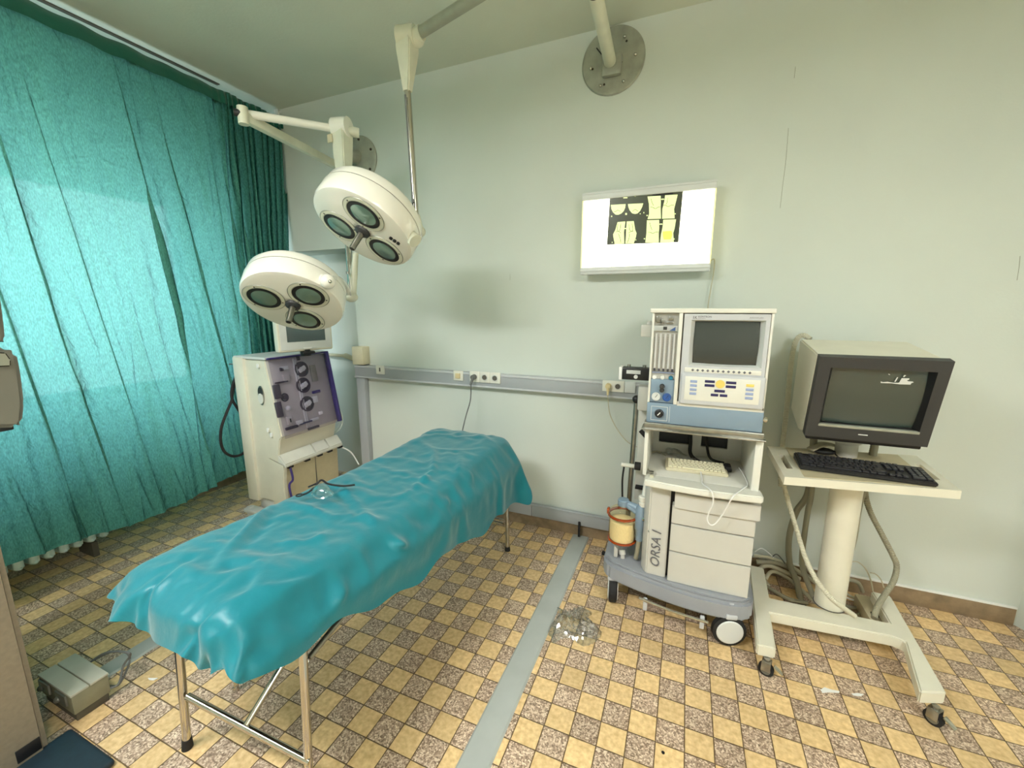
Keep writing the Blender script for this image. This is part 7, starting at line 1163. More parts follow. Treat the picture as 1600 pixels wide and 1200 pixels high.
# screen unit on top
mb_ = PZ(436, 552, 1.278); 
SX = Vector((sin(radians(14)), cos(radians(14)), 0)); SN = Vector((cos(radians(14)), -sin(radians(14)), 0)); RS = Matrix((SX, Vector((0, 0, 1)), SN)).transposed()
br = PP(521, 546, mb_, SN); sw = (br - mb_).dot(SX); shh = sw * .82
sc_ = mb_ + SX * sw / 2 + Vector((0, 0, shh / 2))
m = MB(); m.box(sc_ - SN * .03, (sw, shh, .06), .012, RS, 3); scr = part('display_housing', m, M['cream'], t)
m = MB(); m.box(sc_ + SN * .001, (sw - .03, shh - .03, .006), .003, RS); part('display_bezel', m, M['palegrey'], scr)
m = MB(); m.box(sc_ + SN * .004 + Vector((0, 0, .015)), (sw - .12, shh - .11, .004), .001, RS); part('display_screen', m, M['screen'], scr)
m = MB(); m.box(sc_ + SN * .005 - Vector((0, 0, shh / 2 - .022)), (.06, .010, .002), 0, RS); part('badge', m, M['white'], scr)
m = MB(); m.cyl(sc_ - SN * .03 - Vector((0, 0, shh / 2 + .035)), sc_ - SN * .03 - Vector((0, 0, shh / 2 - .01)), .035); m.box(sc_ - SN * .0 - Vector((0, 0, shh / 2 + .012)), (.09, .02, .05), .006, RS); part('display_neck', m, M['black'], t)
# hanging black cable loop
hk = PX(372, 572, -3.035)
cl = lambda px, py, Y=1.98: PX(px, py, -3.035)
t2 = thing('cable_loop', 'black twisted cable loop hanging from the back corner of dialysis machine', 'cable', (hk.x, hk.y, .5))
m = MB()
m.tube([cl(371, 571, 2.03), cl(371, 585, 2.0), cl(366, 603), cl(363, 617), cl(362, 626), cl(354, 645), cl(346, 668), cl(345, 690), cl(351, 706), cl(365, 713), cl(380, 708), cl(388, 693), cl(387, 672), cl(380, 653), cl(371, 638), cl(363, 624), cl(362, 610), cl(366, 595), cl(372, 583, 2.0), cl(373, 573, 2.05)], .0095, seg=10)
part('cable', m, M['rubber'], t2)
m = MB(); m.tube([cl(358, 569, 2.03), cl(368, 569, 2.03), cl(376, 572, 2.06)], .004); part('hook', m, M['greycable'], t2)
# side tubing at the right
t2 = thing('tubing_loop', 'two pale clear tubes looping off the right side of dialysis machine', 'tubing', (-2.7, 2.56, .6))
for dx in (0, 4):
    m = MB(); m.tube([PY(x + dx * s, y, 2.56) for (x, y, s) in ((512, 622, .3), (519, 628, .5), (527, 640, 1), (531, 655, 1), (528, 668, 1), (520, 675, 1), (508, 675 + dx * .8, .2))], .006, seg=8)
    part('tube', m, M['radiator'], t2)
m = MB(); m.box(PY(520, 632, 2.56), (.02, .02, .03), .004); part('clamp', m, M['black'], t2)
m = MB(); m.tube([(xs - .01, DY + .045, zs - .03), (xs + .005, DY + .045, zs - .12), (xs - .02, DY + .03, zs - .18), (xs - .0, DY + .05, .06)], .008); single('drain_hose', m, M['purple'], 'dark purple hose hanging from the left end of dialysis shelf', 'hose')
m = MB(); m.tube([(xs - .02, DY + .54, zs - .03), (xs + .03, DY + .60, zs - .09), (xs + .09, DY + .62, zs - .2)], .006); single('drain_hose', m, M['white'], 'thin white hose hanging from the right end of dialysis shelf', 'hose')

# ================================================================== surgical lamps
def ring_box(mb, pts, w_, h_):
    pass
def lamp(tname, label, dep, cpx, theta, adir, R, lens_rot, armpts, group):
    """cpx: centre of the front face in the frame; theta: angle between the face normal and the line of sight"""
    c = CAM + ray(*cpx) * dep
    v = (CAM - c).normalized()
    r_ = RGT - v * RGT.dot(v); r_.normalize(); u_ = v.cross(r_)
    dn = (-r_ * sin(radians(adir)) - u_ * cos(radians(adir)))       # downhill direction in the picture
    N_ = (v * cos(radians(theta)) + dn * sin(radians(theta))).normalized()   # shining direction
    return c, N_
def build_lamp(t, c, N_, R, lens_rot, buttons, pivot_dir):
    Xd = N_.cross((CAM - c).normalized()).normalized()
    if Xd.dot(RGT) < 0: Xd = -Xd
    Yd = N_.cross(Xd)
    RM = Matrix((Xd, Yd, N_)).transposed()
    m = MB(); m.lathe([(R * .20, .0), (R * .90, .0), (R * .975, -.006), (R, -.022), (R, -.092), (R * .99, -.100)], c, N_, 72, RM)
    m.lathe([(0, -.002), (R * .2, 0)], c, N_, 72, RM)
    h = part('lamp_head', m, M['lampwhite'], t)
    m = MB(); m.lathe([(R * .978, -.098), (R * .978, -.105)], c, N_, 72, RM); part('seam', m, M['socketdark'], h)
    m = MB(); m.lathe([(R * .99, -.104), (R * .975, -.140), (R * .92, -.160), (R * .5, -.180), (0, -.185)], c, N_, 72, RM); part('rear_shell', m, M['lampwhite'], t)
    for k in range(3):
        a = radians(lens_rot + 120 * k)
        lc = c + Xd * (cos(a) * R * .535) + Yd * (sin(a) * R * .535)
        m = MB(); m.lathe([(R * .395, .0), (R * .39, .003), (R * .385, .0005)], lc, N_, 48, RM)
        m.lathe([(R * .40, .0002), (R * .398, .0012), (R * .40, .0012)], lc, N_, 48, RM); rg = part('lens_ring', m, M['platesteel'], t)
        m = MB(); m.lathe([(R * .385, .0025), (R * .325, .004), (R * .31, .0)], lc, N_, 48, RM); part('lens_bezel', m, M['oldwhite'], rg)
        m = MB(); m.lathe([(R * .313, .0045), (R * .30, .0045), (R * .295, .001)], lc, N_, 48, RM); part('lens_gasket', m, M['black'], rg)
        m = MB(); m.lathe([(R * .30, .002), (R * .2, .006), (R * .1, .0085), (0, .0095)], lc, N_, 48, RM); part('lens', m, M['lens'], rg)
        for b in range(3):
            ab = a + radians(60 + 120 * b); m = MB(); sc2 = lc + Xd * (cos(ab) * R * .345) + Yd * (sin(ab) * R * .345); m.cyl(sc2, sc2 + N_ * .0045, .004, seg=8); part('screw', m, M['black'], rg)
    m = MB(); m.lathe([(R * .15, 0), (R * .14, .012), (R * .10, .02), (R * .06, .022), (0, .022)], c, N_, 32, RM); hb = part('hub', m, M['darkgrey'], t)
    m = MB(); m.cyl(c + N_ * .02, c + N_ * .115, .0155, .0145, 24); part('handle', m, M['steel'], t)
    m = MB(); m.cyl(c + N_ * .1152, c + N_ * .1165, .0115, seg=20); part('handle_bore', m, M['black'], t)
    for b in buttons:
        bc = c + Xd * b[0] + Yd * b[1]; m = MB(); m.cyl(bc, bc + N_ * .008, .0085, seg=14); part('button', m, M['black'], t)
    return Xd, Yd, RM
# --- lower left lamp
t = thing('surgical_lamp', 'lower left round surgical lamp with three lenses, beside the curtain', 'surgical lamp', (-2.34, 2.69, 2.55), 'round surgical lamps')
c1, N1 = lamp('', '', 2.24, (458, 476), 56, 18, .265, 0, None, None)
Xd, Yd, RM = build_lamp(t, c1, N1, .255, 65, [], None)
LAMP1 = (c1, N1, Xd, Yd)
pl = PY(562, 250, WY)
m = MB(); m.lathe([(.165, 0), (.165, .012), (.155, .016), (0, .016)], (pl.x, WY, pl.z), (0, -1, 0), 48); wp = part('wall_plate', m, M['platesteel'], t)
for k in range(6):
    a = k * pi / 3 + .4; m = MB(); m.ball((pl.x + .135 * cos(a), WY - .018, pl.z + .135 * sin(a)), .009); part('bolt', m, M['screwdark'], wp)
m = MB(); m.cyl((pl.x - .02, WY - .01, pl.z + .02), (pl.x - .03, WY - .12, pl.z + .0), .055, .045); part('swivel', m, M['platesteel'], t)
ZA = 2.60
e1 = PZ(385, 178, ZA); j1 = PZ(534, 203, ZA - .005)
e1b = PZ(383, 186, ZA - .035)
m = MB(); m.box(((Vector((pl.x - .03, WY - .08, ZA - .02)) + e1b) / 2), (.042, (Vector((pl.x - .03, WY - .08, ZA)) - e1b).length + .03, .05), .008, Matrix.Rotation(math.atan2(-(pl.x - .03 - e1b.x), (WY - .08 - e1b.y)), 3, 'Z')); part('wall_arm', m, M['oldwhite'], t)
m = MB(); m.cyl(e1b + Vector((-.0, -.01, .055)), e1b + Vector((0, -.01, -.03)), .026, seg=24); part('elbow', m, M['oldwhite'], t)
m = MB(); m.cyl(e1b + Vector((-.022, -.042, .02)), e1b + Vector((0, -.02, .02)), .018); part('elbow_bore', m, M['black'], t)
m = MB(); m.cyl(e1, j1 + (j1 - e1).normalized() * -.02, .021, .021, 20); part('swing_arm', m, M['lampwhite'], t)
cp = PY(561, 208, j1.y + .06)
m = MB(); m.cyl(j1, cp, .030, .026, 24); part('counter_cap', m, M['oldwhite'], t)
# joint head and tapering drop
jt = Vector(j1)
def drop_arm(t, top, mid, bot, wtop, wbot, mcap, mside, mtube, tube_r):
    d = (bot - top).normalized()
    m = MB()
    sd_ = Vector((1, 0, 0)); fd_ = Vector((0, 1, 0))
    def ringr(p, w1, w2): return [p + sd_ * a * w1 / 2 + fd_ * b * w2 / 2 for a, b in ((-1, -1), (1, -1), (1, 1), (-1, 1))]
    secs = [ringr(top + Vector((0, 0, .0)), wtop, wtop), ringr(top - Vector((0, 0, .05)), wtop * 1.0, wtop), ringr(mid, wbot, wbot)]
    vs2 = [p for s_ in secs for p in s_]; fs2 = [(0, 1, 2, 3), (11, 10, 9, 8)]
    for q in range(2):
        for k in range(4): fs2.append((q * 4 + k, q * 4 + (k + 1) % 4, q * 4 + 4 + (k + 1) % 4, q * 4 + 4 + k))
    bm = bmesh.new(); bvs = [bm.verts.new(p) for p in vs2]
    for f in fs2: bm.faces.new([bvs[i] for i in f])
    bmesh.ops.recalc_face_normals(bm, faces=bm.faces[:]); bmesh.ops.bevel(bm, geom=bm.edges[:], offset=.006, segments=2, affect='EDGES')
    m.frombm(bm); part('drop_sleeve', m, mside, t)
    m = MB(); m.cyl(mid + Vector((0, 0, .02)), bot, tube_r, tube_r, 20); dr = part('drop_rod', m, mtube, t)
    return dr
top1 = jt + Vector((0, 0, .01)); bot1 = PY(549, 458, jt.y); mid1 = PY(541, 345, jt.y)
drop_arm(t, top1, mid1, bot1, .088, .045, None, M['oldwhite'], M['chrome'], .017)
m = MB(); m.cyl(jt + Vector((-.045, -.01, .012)), jt + Vector((.045, .01, .012)), .055, seg=32); part('joint_head', m, M['lampwhite'], t)
m = MB(); m.box(jt + Vector((-.045, -.05, -.055)), (.035, .006, .045), .002); part('paint_chip', m, M['tan'], t)
m = MB(); m.tube([PY(541, 383, jt.y - .04), PY(545, 430, jt.y - .04), PY(548, 462, jt.y - .04)], .004); m.cyl(PY(543, 424, jt.y - .045), PY(543.4, 428, jt.y - .045), .010); part('control_rod', m, M['steel'], t)
# knuckle and yoke
kb_ = PY(549, 464, jt.y)
m = MB(); m.cyl(PY(556, 395, jt.y + .01), kb_ + Vector((.0, 0, .0)), .016, .030); m.ball(kb_, .040, scale=(1, 1, .8)); part('knuckle', m, M['oldwhite'], t)
rimp = c1 + Xd * (.268 * cos(radians(24))) + Yd * (.268 * sin(radians(24))) - N1 * .05
kp = CAM + ray(512, 440) * ((c1 - CAM).dot(FWD) - .12)
m = MB(); m.tube([kp, kp.lerp(kb_, .35) + Vector((0, 0, .05)), kp.lerp(kb_, .75) + Vector((0, 0, .045)), kb_ + Vector((-.02, 0, -.0))], .016, seg=14); part('yoke', m, M['lampwhite'], t)
m = MB(); m.ball(kp, .038); m.cyl(kp, c1 + (kp - c1) * .8 - N1 * .04, .03, .035); part('pivot_boss', m, M['lampwhite'], t)
m = MB(); m.ball(kp + (CAM - kp).normalized() * .036 + RGT * .012, .009); part('pivot_screw', m, M['chrome'], t)

# --- upper right lamp
t = thing('surgical_lamp', 'upper right round surgical lamp with three lenses, hung on a long drop rod', 'surgical lamp', (-.49, 2.69, 2.8), 'round surgical lamps')
c2, N2 = lamp('', '', 2.05, (567, 361), 61, 36.6, .262, 0, None, None)
Xd, Yd, RM = build_lamp(t, c2, N2, .256, 104, [(.120, .105), (.140, .105), (.160, .105)], None)
LAMP2 = (c2, N2, Xd, Yd)
pl = PY(958, 96, WY)
m = MB(); m.lathe([(.178, 0), (.178, .006), (.172, .012), (.160, .014), (0, .014)], (pl.x, WY, pl.z), (0, -1, 0), 56); wp = part('wall_plate', m, M['platesteel'], t)
for (px, py) in ((938, 67), (976, 57), (993, 85), (974, 127), (938, 134), (923, 107)):
    q = PY(px, py, WY - .016); m = MB(); m.ball(q, .009); part('bolt', m, M['chrome'], wp)
for (px, py) in ((944, 132), (926, 108), (979, 64), (971, 97)):
    q = PY(px, py, WY - .015); m = MB(); m.ball(q, .006, scale=(1, .5, 1)); part('bolt_hole', m, M['screwdark'], wp)
m = MB(); q = PY(936, 80, WY - .016); m.box(q, (.006, .003, .05), 0, Matrix.Rotation(radians(-38), 3, 'Y')); part('slot', m, M['black'], wp)
m = MB(); m.bb((pl.x - .055, WY - .05, pl.z - .09), (pl.x + .055, WY - .012, pl.z + .02), .012); part('swivel', m, M['platesteel'], t)
ep = Vector((-.465, 1.75, 2.93)); 
m = MB(); m.cyl((pl.x - .01, WY - .03, pl.z - .02), (-.463, 2.04, 2.925), .034, .031, 24); m.cyl((-.463, 2.04, 2.925), ep, .024, .024, 24); wa = part('wall_arm', m, M['oldwhite'], t)
m = MB(); m.cyl((-.463, 2.05, 2.925), (-.463, 2.025, 2.925), .0345, .0345, 24); part('arm_collar', m, M['black'], wa)
m = MB(); m.cyl(ep + Vector((0, 0, -.06)), ep + Vector((0, 0, .06)), .04, seg=24); part('elbow', m, M['oldwhite'], t)
j2 = PZ(636, 62, 2.90)
q0 = PZ(655, 52, 2.91)
m = MB(); m.cyl(ep, q0, .026, .026, 20); part('swing_arm', m, M['armgrey'], t)
m = MB(); m.cyl(q0 + Vector((.015, 0, .0)), j2, .034, .03, 20); m.ball(PZ(651, 60, 2.9), .04); part('elbow', m, M['oldwhite'], t)
bot2 = PY(651, 352, j2.y); mid2 = PY(637, 145, j2.y)
drop_arm(t, j2, mid2, bot2, .085, .036, None, M['oldwhite'], M['chrome'], .016)
m = MB(); m.cyl(j2 + Vector((-.043, -.01, .01)), j2 + Vector((.043, .01, .01)), .052, seg=32); part('joint_head', m, M['oldwhite'], t)
m = MB(); m.tube([PY(633, 148, j2.y - .03), PY(640, 250, j2.y - .03), PY(647, 348, j2.y - .03)], .0045); m.cyl(PY(645.5, 312, j2.y - .035), PY(646, 317, j2.y - .035), .009); m.cyl(PY(648, 344, j2.y - .035), PY(648.5, 352, j2.y - .035), .008); part('control_rod', m, M['greycable'], t)
kb_ = PY(655, 362, j2.y)
kp = CAM + ray(640, 375) * 2.02
m = MB(); m.ball(kb_, .034, scale=(1, 1, .9)); m.cyl(bot2 + Vector((0, 0, .05)), kb_, .019, .026); part('knuckle', m, M['oldwhite'], t)
m = MB(); m.tube([kb_, kb_.lerp(kp, .5) + Vector((.02, 0, -.015)), kp], .017, seg=14); part('yoke', m, M['lampwhite'], t)
m = MB(); m.cyl(c2 + (kp - c2) * .86 - N2 * .04, kp + (kp - c2).normalized() * .03, .034, .034, 24); part('pivot_boss', m, M['oldwhite'], t)

# ================================================================== light box with film
LY = 2.595
a_, b_, c_, d_ = PY(909, 303, LY), PY(1117, 280, LY), PY(1113, 421, LY), PY(909, 432, LY)
lx0, lx1, lz0, lz1 = (a_.x + d_.x) / 2, (b_.x + c_.x) / 2, (c_.z + d_.z) / 2, (a_.z + b_.z) / 2
LBX = t = thing('light_box', 'lit white X-ray light box hung on the wall above the grey machine', 'light box', (lx0 / 2 + lx1 / 2, WY, lz0))
m = MB(); m.bb((lx0 + .01, LY + .01, lz0 + .01), (lx1 - .01, WY, lz1 - .01), .004); part('casing', m, M['machwhite'], t)
emat = mat('lit_panel', (255, 255, 240), 0.5, emit=(255, 253, 226), estr=3.2)
m = MB(); m.bb((lx0 + .008, LY, lz0 + .03), (lx1 - .008, LY + .012, lz1 - .03)); part('lit_panel', m, emat, t)
m = MB(); m.bb((lx0, LY - .012, lz1 - .045), (lx1, LY + .03, lz1), .004); m.bb((lx0, LY - .016, lz1 - .014), (lx1, LY, lz1 - .006)); part('top_rail', m, M['palegrey'], t)
m = MB(); m.bb((lx0, LY - .014, lz0), (lx1, LY + .03, lz0 + .042), .004); m.bb((lx0, LY - .020, lz0 + .018), (lx1, LY - .01, lz0 + .024)); part('bottom_rail', m, M['palegrey'], t)
ege = mat('lit_edge', (250, 246, 200), 0.4, emit=(255, 246, 150), estr=0.75)
for x in (lx0, lx1 - .008): 
    m = MB(); m.bb((x, LY - .004, lz0 + .04), (x + .008, LY + .02, lz1 - .044)); part('side_strip', m, ege, t)
fb = mat('film_base', (40, 44, 34), 0.25, emit=(84, 88, 66), estr=0.5)  # film materials glow themselves, standing in for the panel shining through
fi = mat('film_bone', (160, 170, 120), 0.25, emit=(232, 242, 172), estr=1.0)
fo = mat('film_patch', (200, 160, 60), 0.25, emit=(248, 214, 104), estr=1.0)
fd = mat('film_line', (90, 96, 62), 0.4, emit=(150, 158, 104), estr=0.8)
fk = mat('film_black', (8, 8, 6), 0.3)
FYp = LY - .004
def pix(cx, cy): return PY(940 + cx / 11.43, 290 + cy / 11.43, FYp)
def poly(pts, off, th=.0006, sm=None):
    q = MB(); q.prism([pix(*p) + Vector((0, -off, 0)) for p in pts], (0, th, 0)); return q
t = thing('xray_film', 'dark X-ray film of knees clipped on the lit light box', 'x-ray film', (lx0 / 2 + lx1 / 2, FYp, 2.05))
part('film_sheet', poly([(148, 200), (1455, 92), (1370, 1010), (95, 1055)], 0, .001), fb, t, smooth=0)
part('film_tab', poly([(900, 130), (910, 100), (1268, 72), (1275, 165), (915, 185)], .0012), fk, t, smooth=0)
for P_ in ([(165, 345), (430, 330), (422, 395), (395, 455), (350, 500), (300, 522), (250, 520), (205, 480), (175, 420)],
           [(470, 330), (745, 316), (725, 380), (690, 450), (645, 495), (600, 508), (545, 495), (500, 440), (478, 385)],
           [(285, 652), (425, 640), (410, 760), (400, 830), (405, 1035), (235, 1045), (210, 920), (205, 870), (245, 790)],
           [(450, 640), (575, 634), (600, 790), (625, 850), (610, 930), (575, 1030), (425, 1035), (435, 900), (440, 760)],
           [(820, 195), (1055, 182), (1058, 300), (1055, 420), (1060, 590), (820, 600), (850, 500), (845, 330)],
           [(1135, 172), (1360, 160), (1325, 300), (1295, 420), (1305, 585), (1080, 592), (1085, 420), (1120, 280)],
           [(810, 620), (1028, 612), (1030, 760), (1020, 850), (1022, 1015), (780, 1018), (800, 850)],
           [(1100, 610), (1330, 602), (1305, 760), (1280, 850), (1290, 1008), (1045, 1014), (1060, 880), (1090, 740)]):
    part('film_image', poly(P_, .0010), fi, t, smooth=0)
part('film_patch', poly([(1090, 820), (1250, 808), (1265, 880), (1240, 960), (1110, 965), (1095, 900)], .0018), fo, t, smooth=0)
def stroke(pts, w_=.0016):
    q = MB(); q.tube([pix(*p) + Vector((0, -.0018, 0)) for p in pts], w_, seg=6, smooth=3); return q
for S_ in ([(870, 385), (920, 392), (965, 415), (1010, 385), (1050, 380)], [(1095, 360), (1140, 352), (1190, 378), (1240, 352), (1295, 350)], [(830, 835), (880, 838), (915, 858), (960, 832), (1015, 832)],
           [(215, 470), (250, 465), (285, 440), (320, 455), (345, 462)], [(550, 462), (580, 440), (605, 425), (635, 450), (655, 455)], [(255, 830), (300, 815), (345, 850)], [(480, 850), (520, 825), (570, 815)],
           [(290, 690), (280, 790), (305, 820), (330, 780), (345, 680)], [(545, 680), (560, 780), (540, 815), (500, 790), (490, 690)], [(880, 230), (900, 300), (930, 360)], [(1180, 220), (1170, 300), (1150, 340)],
           [(860, 660), (880, 740), (900, 790)], [(300, 860), (330, 940), (345, 1020)], [(500, 860), (490, 940), (460, 1020)]):
    part('film_line', stroke(S_), fd, t)
for (x, y, a, b) in ((425, 220, 38, 9), (560, 185, 60, 6), (600, 165, 12, 30), (780, 120, 130, 10), (1090, 245, 26, 10), (1060, 690, 26, 10), (428, 768, 18, 8), (180, 550, 10, 12), (438, 508, 16, 18), (690, 505, 8, 8), (813, 535, 12, 10), (1316, 505, 9, 10), (612, 970, 8, 8), (765, 950, 12, 10), (190, 1015, 9, 9), (1295, 955, 9, 10), (755, 485, 7, 12)):
    part('film_mark', poly([(x - a, y - b + a * .04), (x + a, y - b - a * .04), (x + a, y + b - a * .04), (x - a, y + b + a * .04)], .0022), fi, t, smooth=0)
m = MB(); q1 = PY(1114, 412, 2.66); m.tube([(lx1 - .01, 2.66, lz0 + .05), PY(1116, 405, 2.66), PY(1115, 425, 2.66), PY(1110, 455, 2.66), PY(1106, 482, 2.65), PY(1104, 520, 2.6)], .0035, seg=8)
part('power_cord', m, M['cable'], LBX)

# ================================================================== anaesthesia machine
AY = 2.03
t = thing('anaesthesia_machine', 'grey wheeled anaesthesia machine with built-in monitor and drawers', 'anaesthesia machine', (.08, 2.25, 0))
AM = t
bow = [(-.345, 2.46), (-.335, 2.13), (-.30, 2.075), (-.22, 2.045), (-.10, 2.012), (.03, 1.985), (.15, 1.972), (.27, 1.975), (.345, 1.995), (.378, 2.03), (.388, 2.10), (.388, 2.52), (-.30, 2.52)]
m = MB(); m.prism([(x, y, .135) for x, y in bow], (0, 0, .095), .014); part('base', m, M['basegrey'], t)
m = MB(); m.prism([(x * .97 + .001, y + .012, .228) for x, y in bow], (0, 0, .014), .006); part('base_deck', m, M['basegrey'], t)
m = MB(); m.tube([(-.125, 1.965, .150), (.03, 1.945, .138), (.19, 1.935, .134)], .007, seg=12); rl = part('foot_rail', m, M['chrome'], t)
for x, y in ((-.095, 1.975), (.165, 1.95)):
    m = MB(); m.bb((x - .010, y - .008, .085), (x + .010, y + .008, .150), .004); part('rail_bracket', m, M['grey'], rl)
def caster(par, x, y, r, w_, ang, discs=True, body='grey'):
    d = Vector((cos(ang), sin(ang), 0))
    c = Vector((x, y, r)); m = MB()
    m.lathe([(r * .80, -w_ / 2), (r, -w_ / 2 + .006), (r, w_ / 2 - .006), (r * .80, w_ / 2)], c, d, 36); wl = part('wheel', m, M['rubber'], par)
    m = MB(); m.lathe([(0, -w_ / 2 - .004), (r * .3, -w_ / 2 - .006), (r * .74, -w_ / 2 - .004), (r * .80, -w_ / 2)], c, d, 36); m.lathe([(r * .80, w_ / 2), (r * .74, w_ / 2 + .004), (0, w_ / 2 + .004)], c, d, 36); part('wheel_disc', m, M['palegrey'], wl)
    m = MB(); pd = Vector((-d.y, d.x, 0)); m.box(c + Vector((0, 0, r * 1.08)), (w_ + .016, r * .7, r * .34), .008, frame_of((0, 0, 1)) if False else Matrix((d, pd, (0, 0, 1))).transposed()); m.cyl(c + Vector((0, 0, r)), c + Vector((0, 0, r + .07)), .012); part('wheel_fork', m, M[body], wl)
    return wl
wq = caster(t, .285, 2.0, .076, .036, radians(105))
mk = Vector((.285, 2.0, .076)); dd = Vector((cos(radians(105)), sin(radians(105)), 0))
caster(t, -.272, 2.10, .066, .045, radians(8)); caster(t, .31, 2.45, .066, .036, radians(60)); caster(t, -.25, 2.44, .066, .036, radians(40))
# cabinet
m = MB(); m.prism([(-.118, 2.06, .24), (-.105, 2.045, .24), (-.012, 2.040, .24), (-.012, 2.45, .24), (-.135, 2.45, .24), (-.135, 2.10, .24)], (0, 0, .50), .005); part('side_panel', m, M['machine'], t)
m = MB(); m.bb((-.02, 2.07, .24), (.35, 2.45, .72)); part('cabinet_core', m, M['black'], t)
m = MB(); m.bb((.33, 2.06, .24), (.352, 2.45, .74), .003); part('cabinet_side', m, M['machine'], t)
def bowfront(z0, z1, x0=-.002, x1=.352, y=2.032, pr=.012):
    n = 8; pts = []
    for i in range(n + 1):
        x = x0 + (x1 - x0) * i / n; pts.append((x, y - pr * sin(pi * (.25 + .6 * i / n)) , z0))
    pts += [(x1, 2.08, z0), (x0, 2.08, z0)]
    q = MB(); q.prism(pts, (0, 0, z1 - z0), .0025); return q
part('drawer', bowfront(.243, .402), M['machine'], t); part('drawer', bowfront(.408, .548), M['machine'], t); part('drawer', bowfront(.554, .645), M['machine'], t)
part('drawer', bowfront(.640, .715, .006, .364, 2.018), M['machine'], t)
ORG['tmp'] = ORG[t.name]
text('lettering', 'ORSA I', .064, M['ink'], t, (-.044, 2.0375, .290), (0, 0, 1), (-1, 0, 0), .001, shear=.28)
# writing tray
def tray(z0, z1, y0, yb, x0=-.135, x1=.362, pr=.02):
    n = 10; pts = []
    for i in range(n + 1):
        x = x0 + (x1 - x0) * i / n; pts.append((x, y0 - pr * sin(pi * i / n), z0))
    pts += [(x1, yb, z0), (x0, yb, z0)]
    q = MB(); q.prism(pts, (0, 0, z1 - z0), .006); return q
part('writing_flap', tray(.742, .775, 1.975, 2.052), M['machwhite'], t)
m = MB(); m.bb((-.14, 2.058, .742), (.345, 2.44, .772), .003); part('shelf', m, M['machwhite'], t)
for x in (-.11, .335):
    m = MB(); m.box((x, 2.055, .785), (.025, .02, .012), .003); part('hinge', m, M['steel'], t)
m = MB(); m.bb((-.150, 2.04, .772), (-.132, 2.45, 1.02), .003); part('bay_wall', m, M['machwhite'], t)
m = MB(); m.bb((.318, 2.035, .772), (.350, 2.45, 1.02), .004); part('bay_wall', m, M['machwhite'], t)
m = MB(); m.bb((-.15, 2.43, .772), (.35, 2.45, .83)); m.bb((-.15, 2.43, .96), (.35, 2.45, 1.02)); m.bb((-.15, 2.43, .83), (-.10, 2.45, .96)); m.bb((.06, 2.43, .83), (.12, 2.45, .96)); m.bb((.25, 2.43, .83), (.35, 2.45, .96)); part('bay_back', m, M['machine'], t)
m = MB(); m.bb((-.15, 2.46, .80), (.35, 2.475, 1.0)); part('rear_cover', m, M['black'], t)
m = MB(); m.tube([(.06, 2.40, .96), (.065, 2.39, .86), (.07, 2.36, .80), (.12, 2.30, .782), (.2, 2.27, .785), (.24, 2.25, .80), (.25, 2.22, .785)], .010); m.tube([(.14, 2.41, .95), (.15, 2.40, .84), (.17, 2.36, .79), (.23, 2.33, .785)], .007); m.box((.24, 2.245, .795), (.03, .06, .025), .006); part('inner_cable', m, M['rubber'], t)
# console
m = MB(); m.bb((-.145, 2.06, 1.02), (.335, 2.50, 1.56), .004); part('console_body', m, M['machine'], t)
m = MB(); m.bb((-.156, 2.018, 1.560), (.340, 2.51, 1.580), .004); part('top_cap', m, M['machwhite'], t)
m = MB(); m.bb((-.165, 2.00, 1.012), (.352, 2.09, 1.020), .003); m.bb((-.155, 2.018, 1.018), (.345, 2.09, 1.046), .004); part('metal_lip', m, M['steel'], t)
m = MB(); m.bb((-.146, 2.028, 1.046), (.336, 2.07, 1.142), .003); part('blue_grey_band', m, M['bluegrey'], t)
m = MB()
xa, xb_, za, zb_ = -.127, -.053, 1.058, 1.126
for (a, b, c, d) in ((xa, xb_, za, za + .0022), (xa, xb_, zb_ - .0022, zb_), (xa, xa + .0022, za, zb_), (xb_ - .0022, xb_, za, zb_)): m.bb((a, 2.0268, c), (b, 2.0282, d))
m.bb((-.045, 2.0268, za - .004), (-.0435, 2.0282, zb_ + .004)); part('dial_frame', m, M['palegrey'], t)
m = MB(); m.lathe([(.020, 0), (.019, .012), (.015, .014), (.014, .022), (0, .022)], (-.090, 2.028, 1.093), (0, -1, 0), 28); kn = part('knob', m, M['black'], t)
m = MB(); m.box((-.090, 2.005, 1.095), (.004, .003, .018), 0, Matrix.Rotation(radians(40), 3, 'Y')); part('knob_mark', m, M['white'], kn)
# flowmeter column
m = MB(); m.bb((-.146, 2.03, 1.142), (-.136, 2.07, 1.56), .002); m.bb((-.032, 2.022, 1.142), (-.016, 2.07, 1.56), .002); m.bb((-.016, 2.026, 1.136), (.335, 2.07, 1.158), .003); m.bb((.324, 2.026, 1.142), (.335, 2.07, 1.56), .003); part('console_frame', m, M['machwhite'], t)
m = MB(); m.bb((-.136, 2.045, 1.25), (-.032, 2.06, 1.558)); fm = part('flowmeter_panel', m, M['machine'], t)
m = MB(); m.bb((-.136, 2.034, 1.145), (-.032, 2.06, 1.255), .003); gp = part('gauge_panel', m, M['bluegrey'], t)
for k in range(5):
    x = -.124 + k * .0195
    m = MB(); m.cyl((x, 2.040, 1.305), (x, 2.040, 1.465), .0048, seg=12); part('flow_tube', m, M['white'], fm)
    m = MB(); m.cyl((x, 2.036, 1.292), (x, 2.036, 1.304), .0046, seg=10); part('flow_float', m, M['mauvedark'], fm)
    m = MB()
    for q in range(18): m.bb((x - .010, 2.0435, 1.31 + q * .008), (x - .0065, 2.0448, 1.312 + q * .008))
    part('flow_scale', m, M['ink'], fm)
m = MB(); m.bb((-.134, 2.036, 1.283), (-.036, 2.0445, 1.288)); part('label_strip', m, M['lilac'], fm)
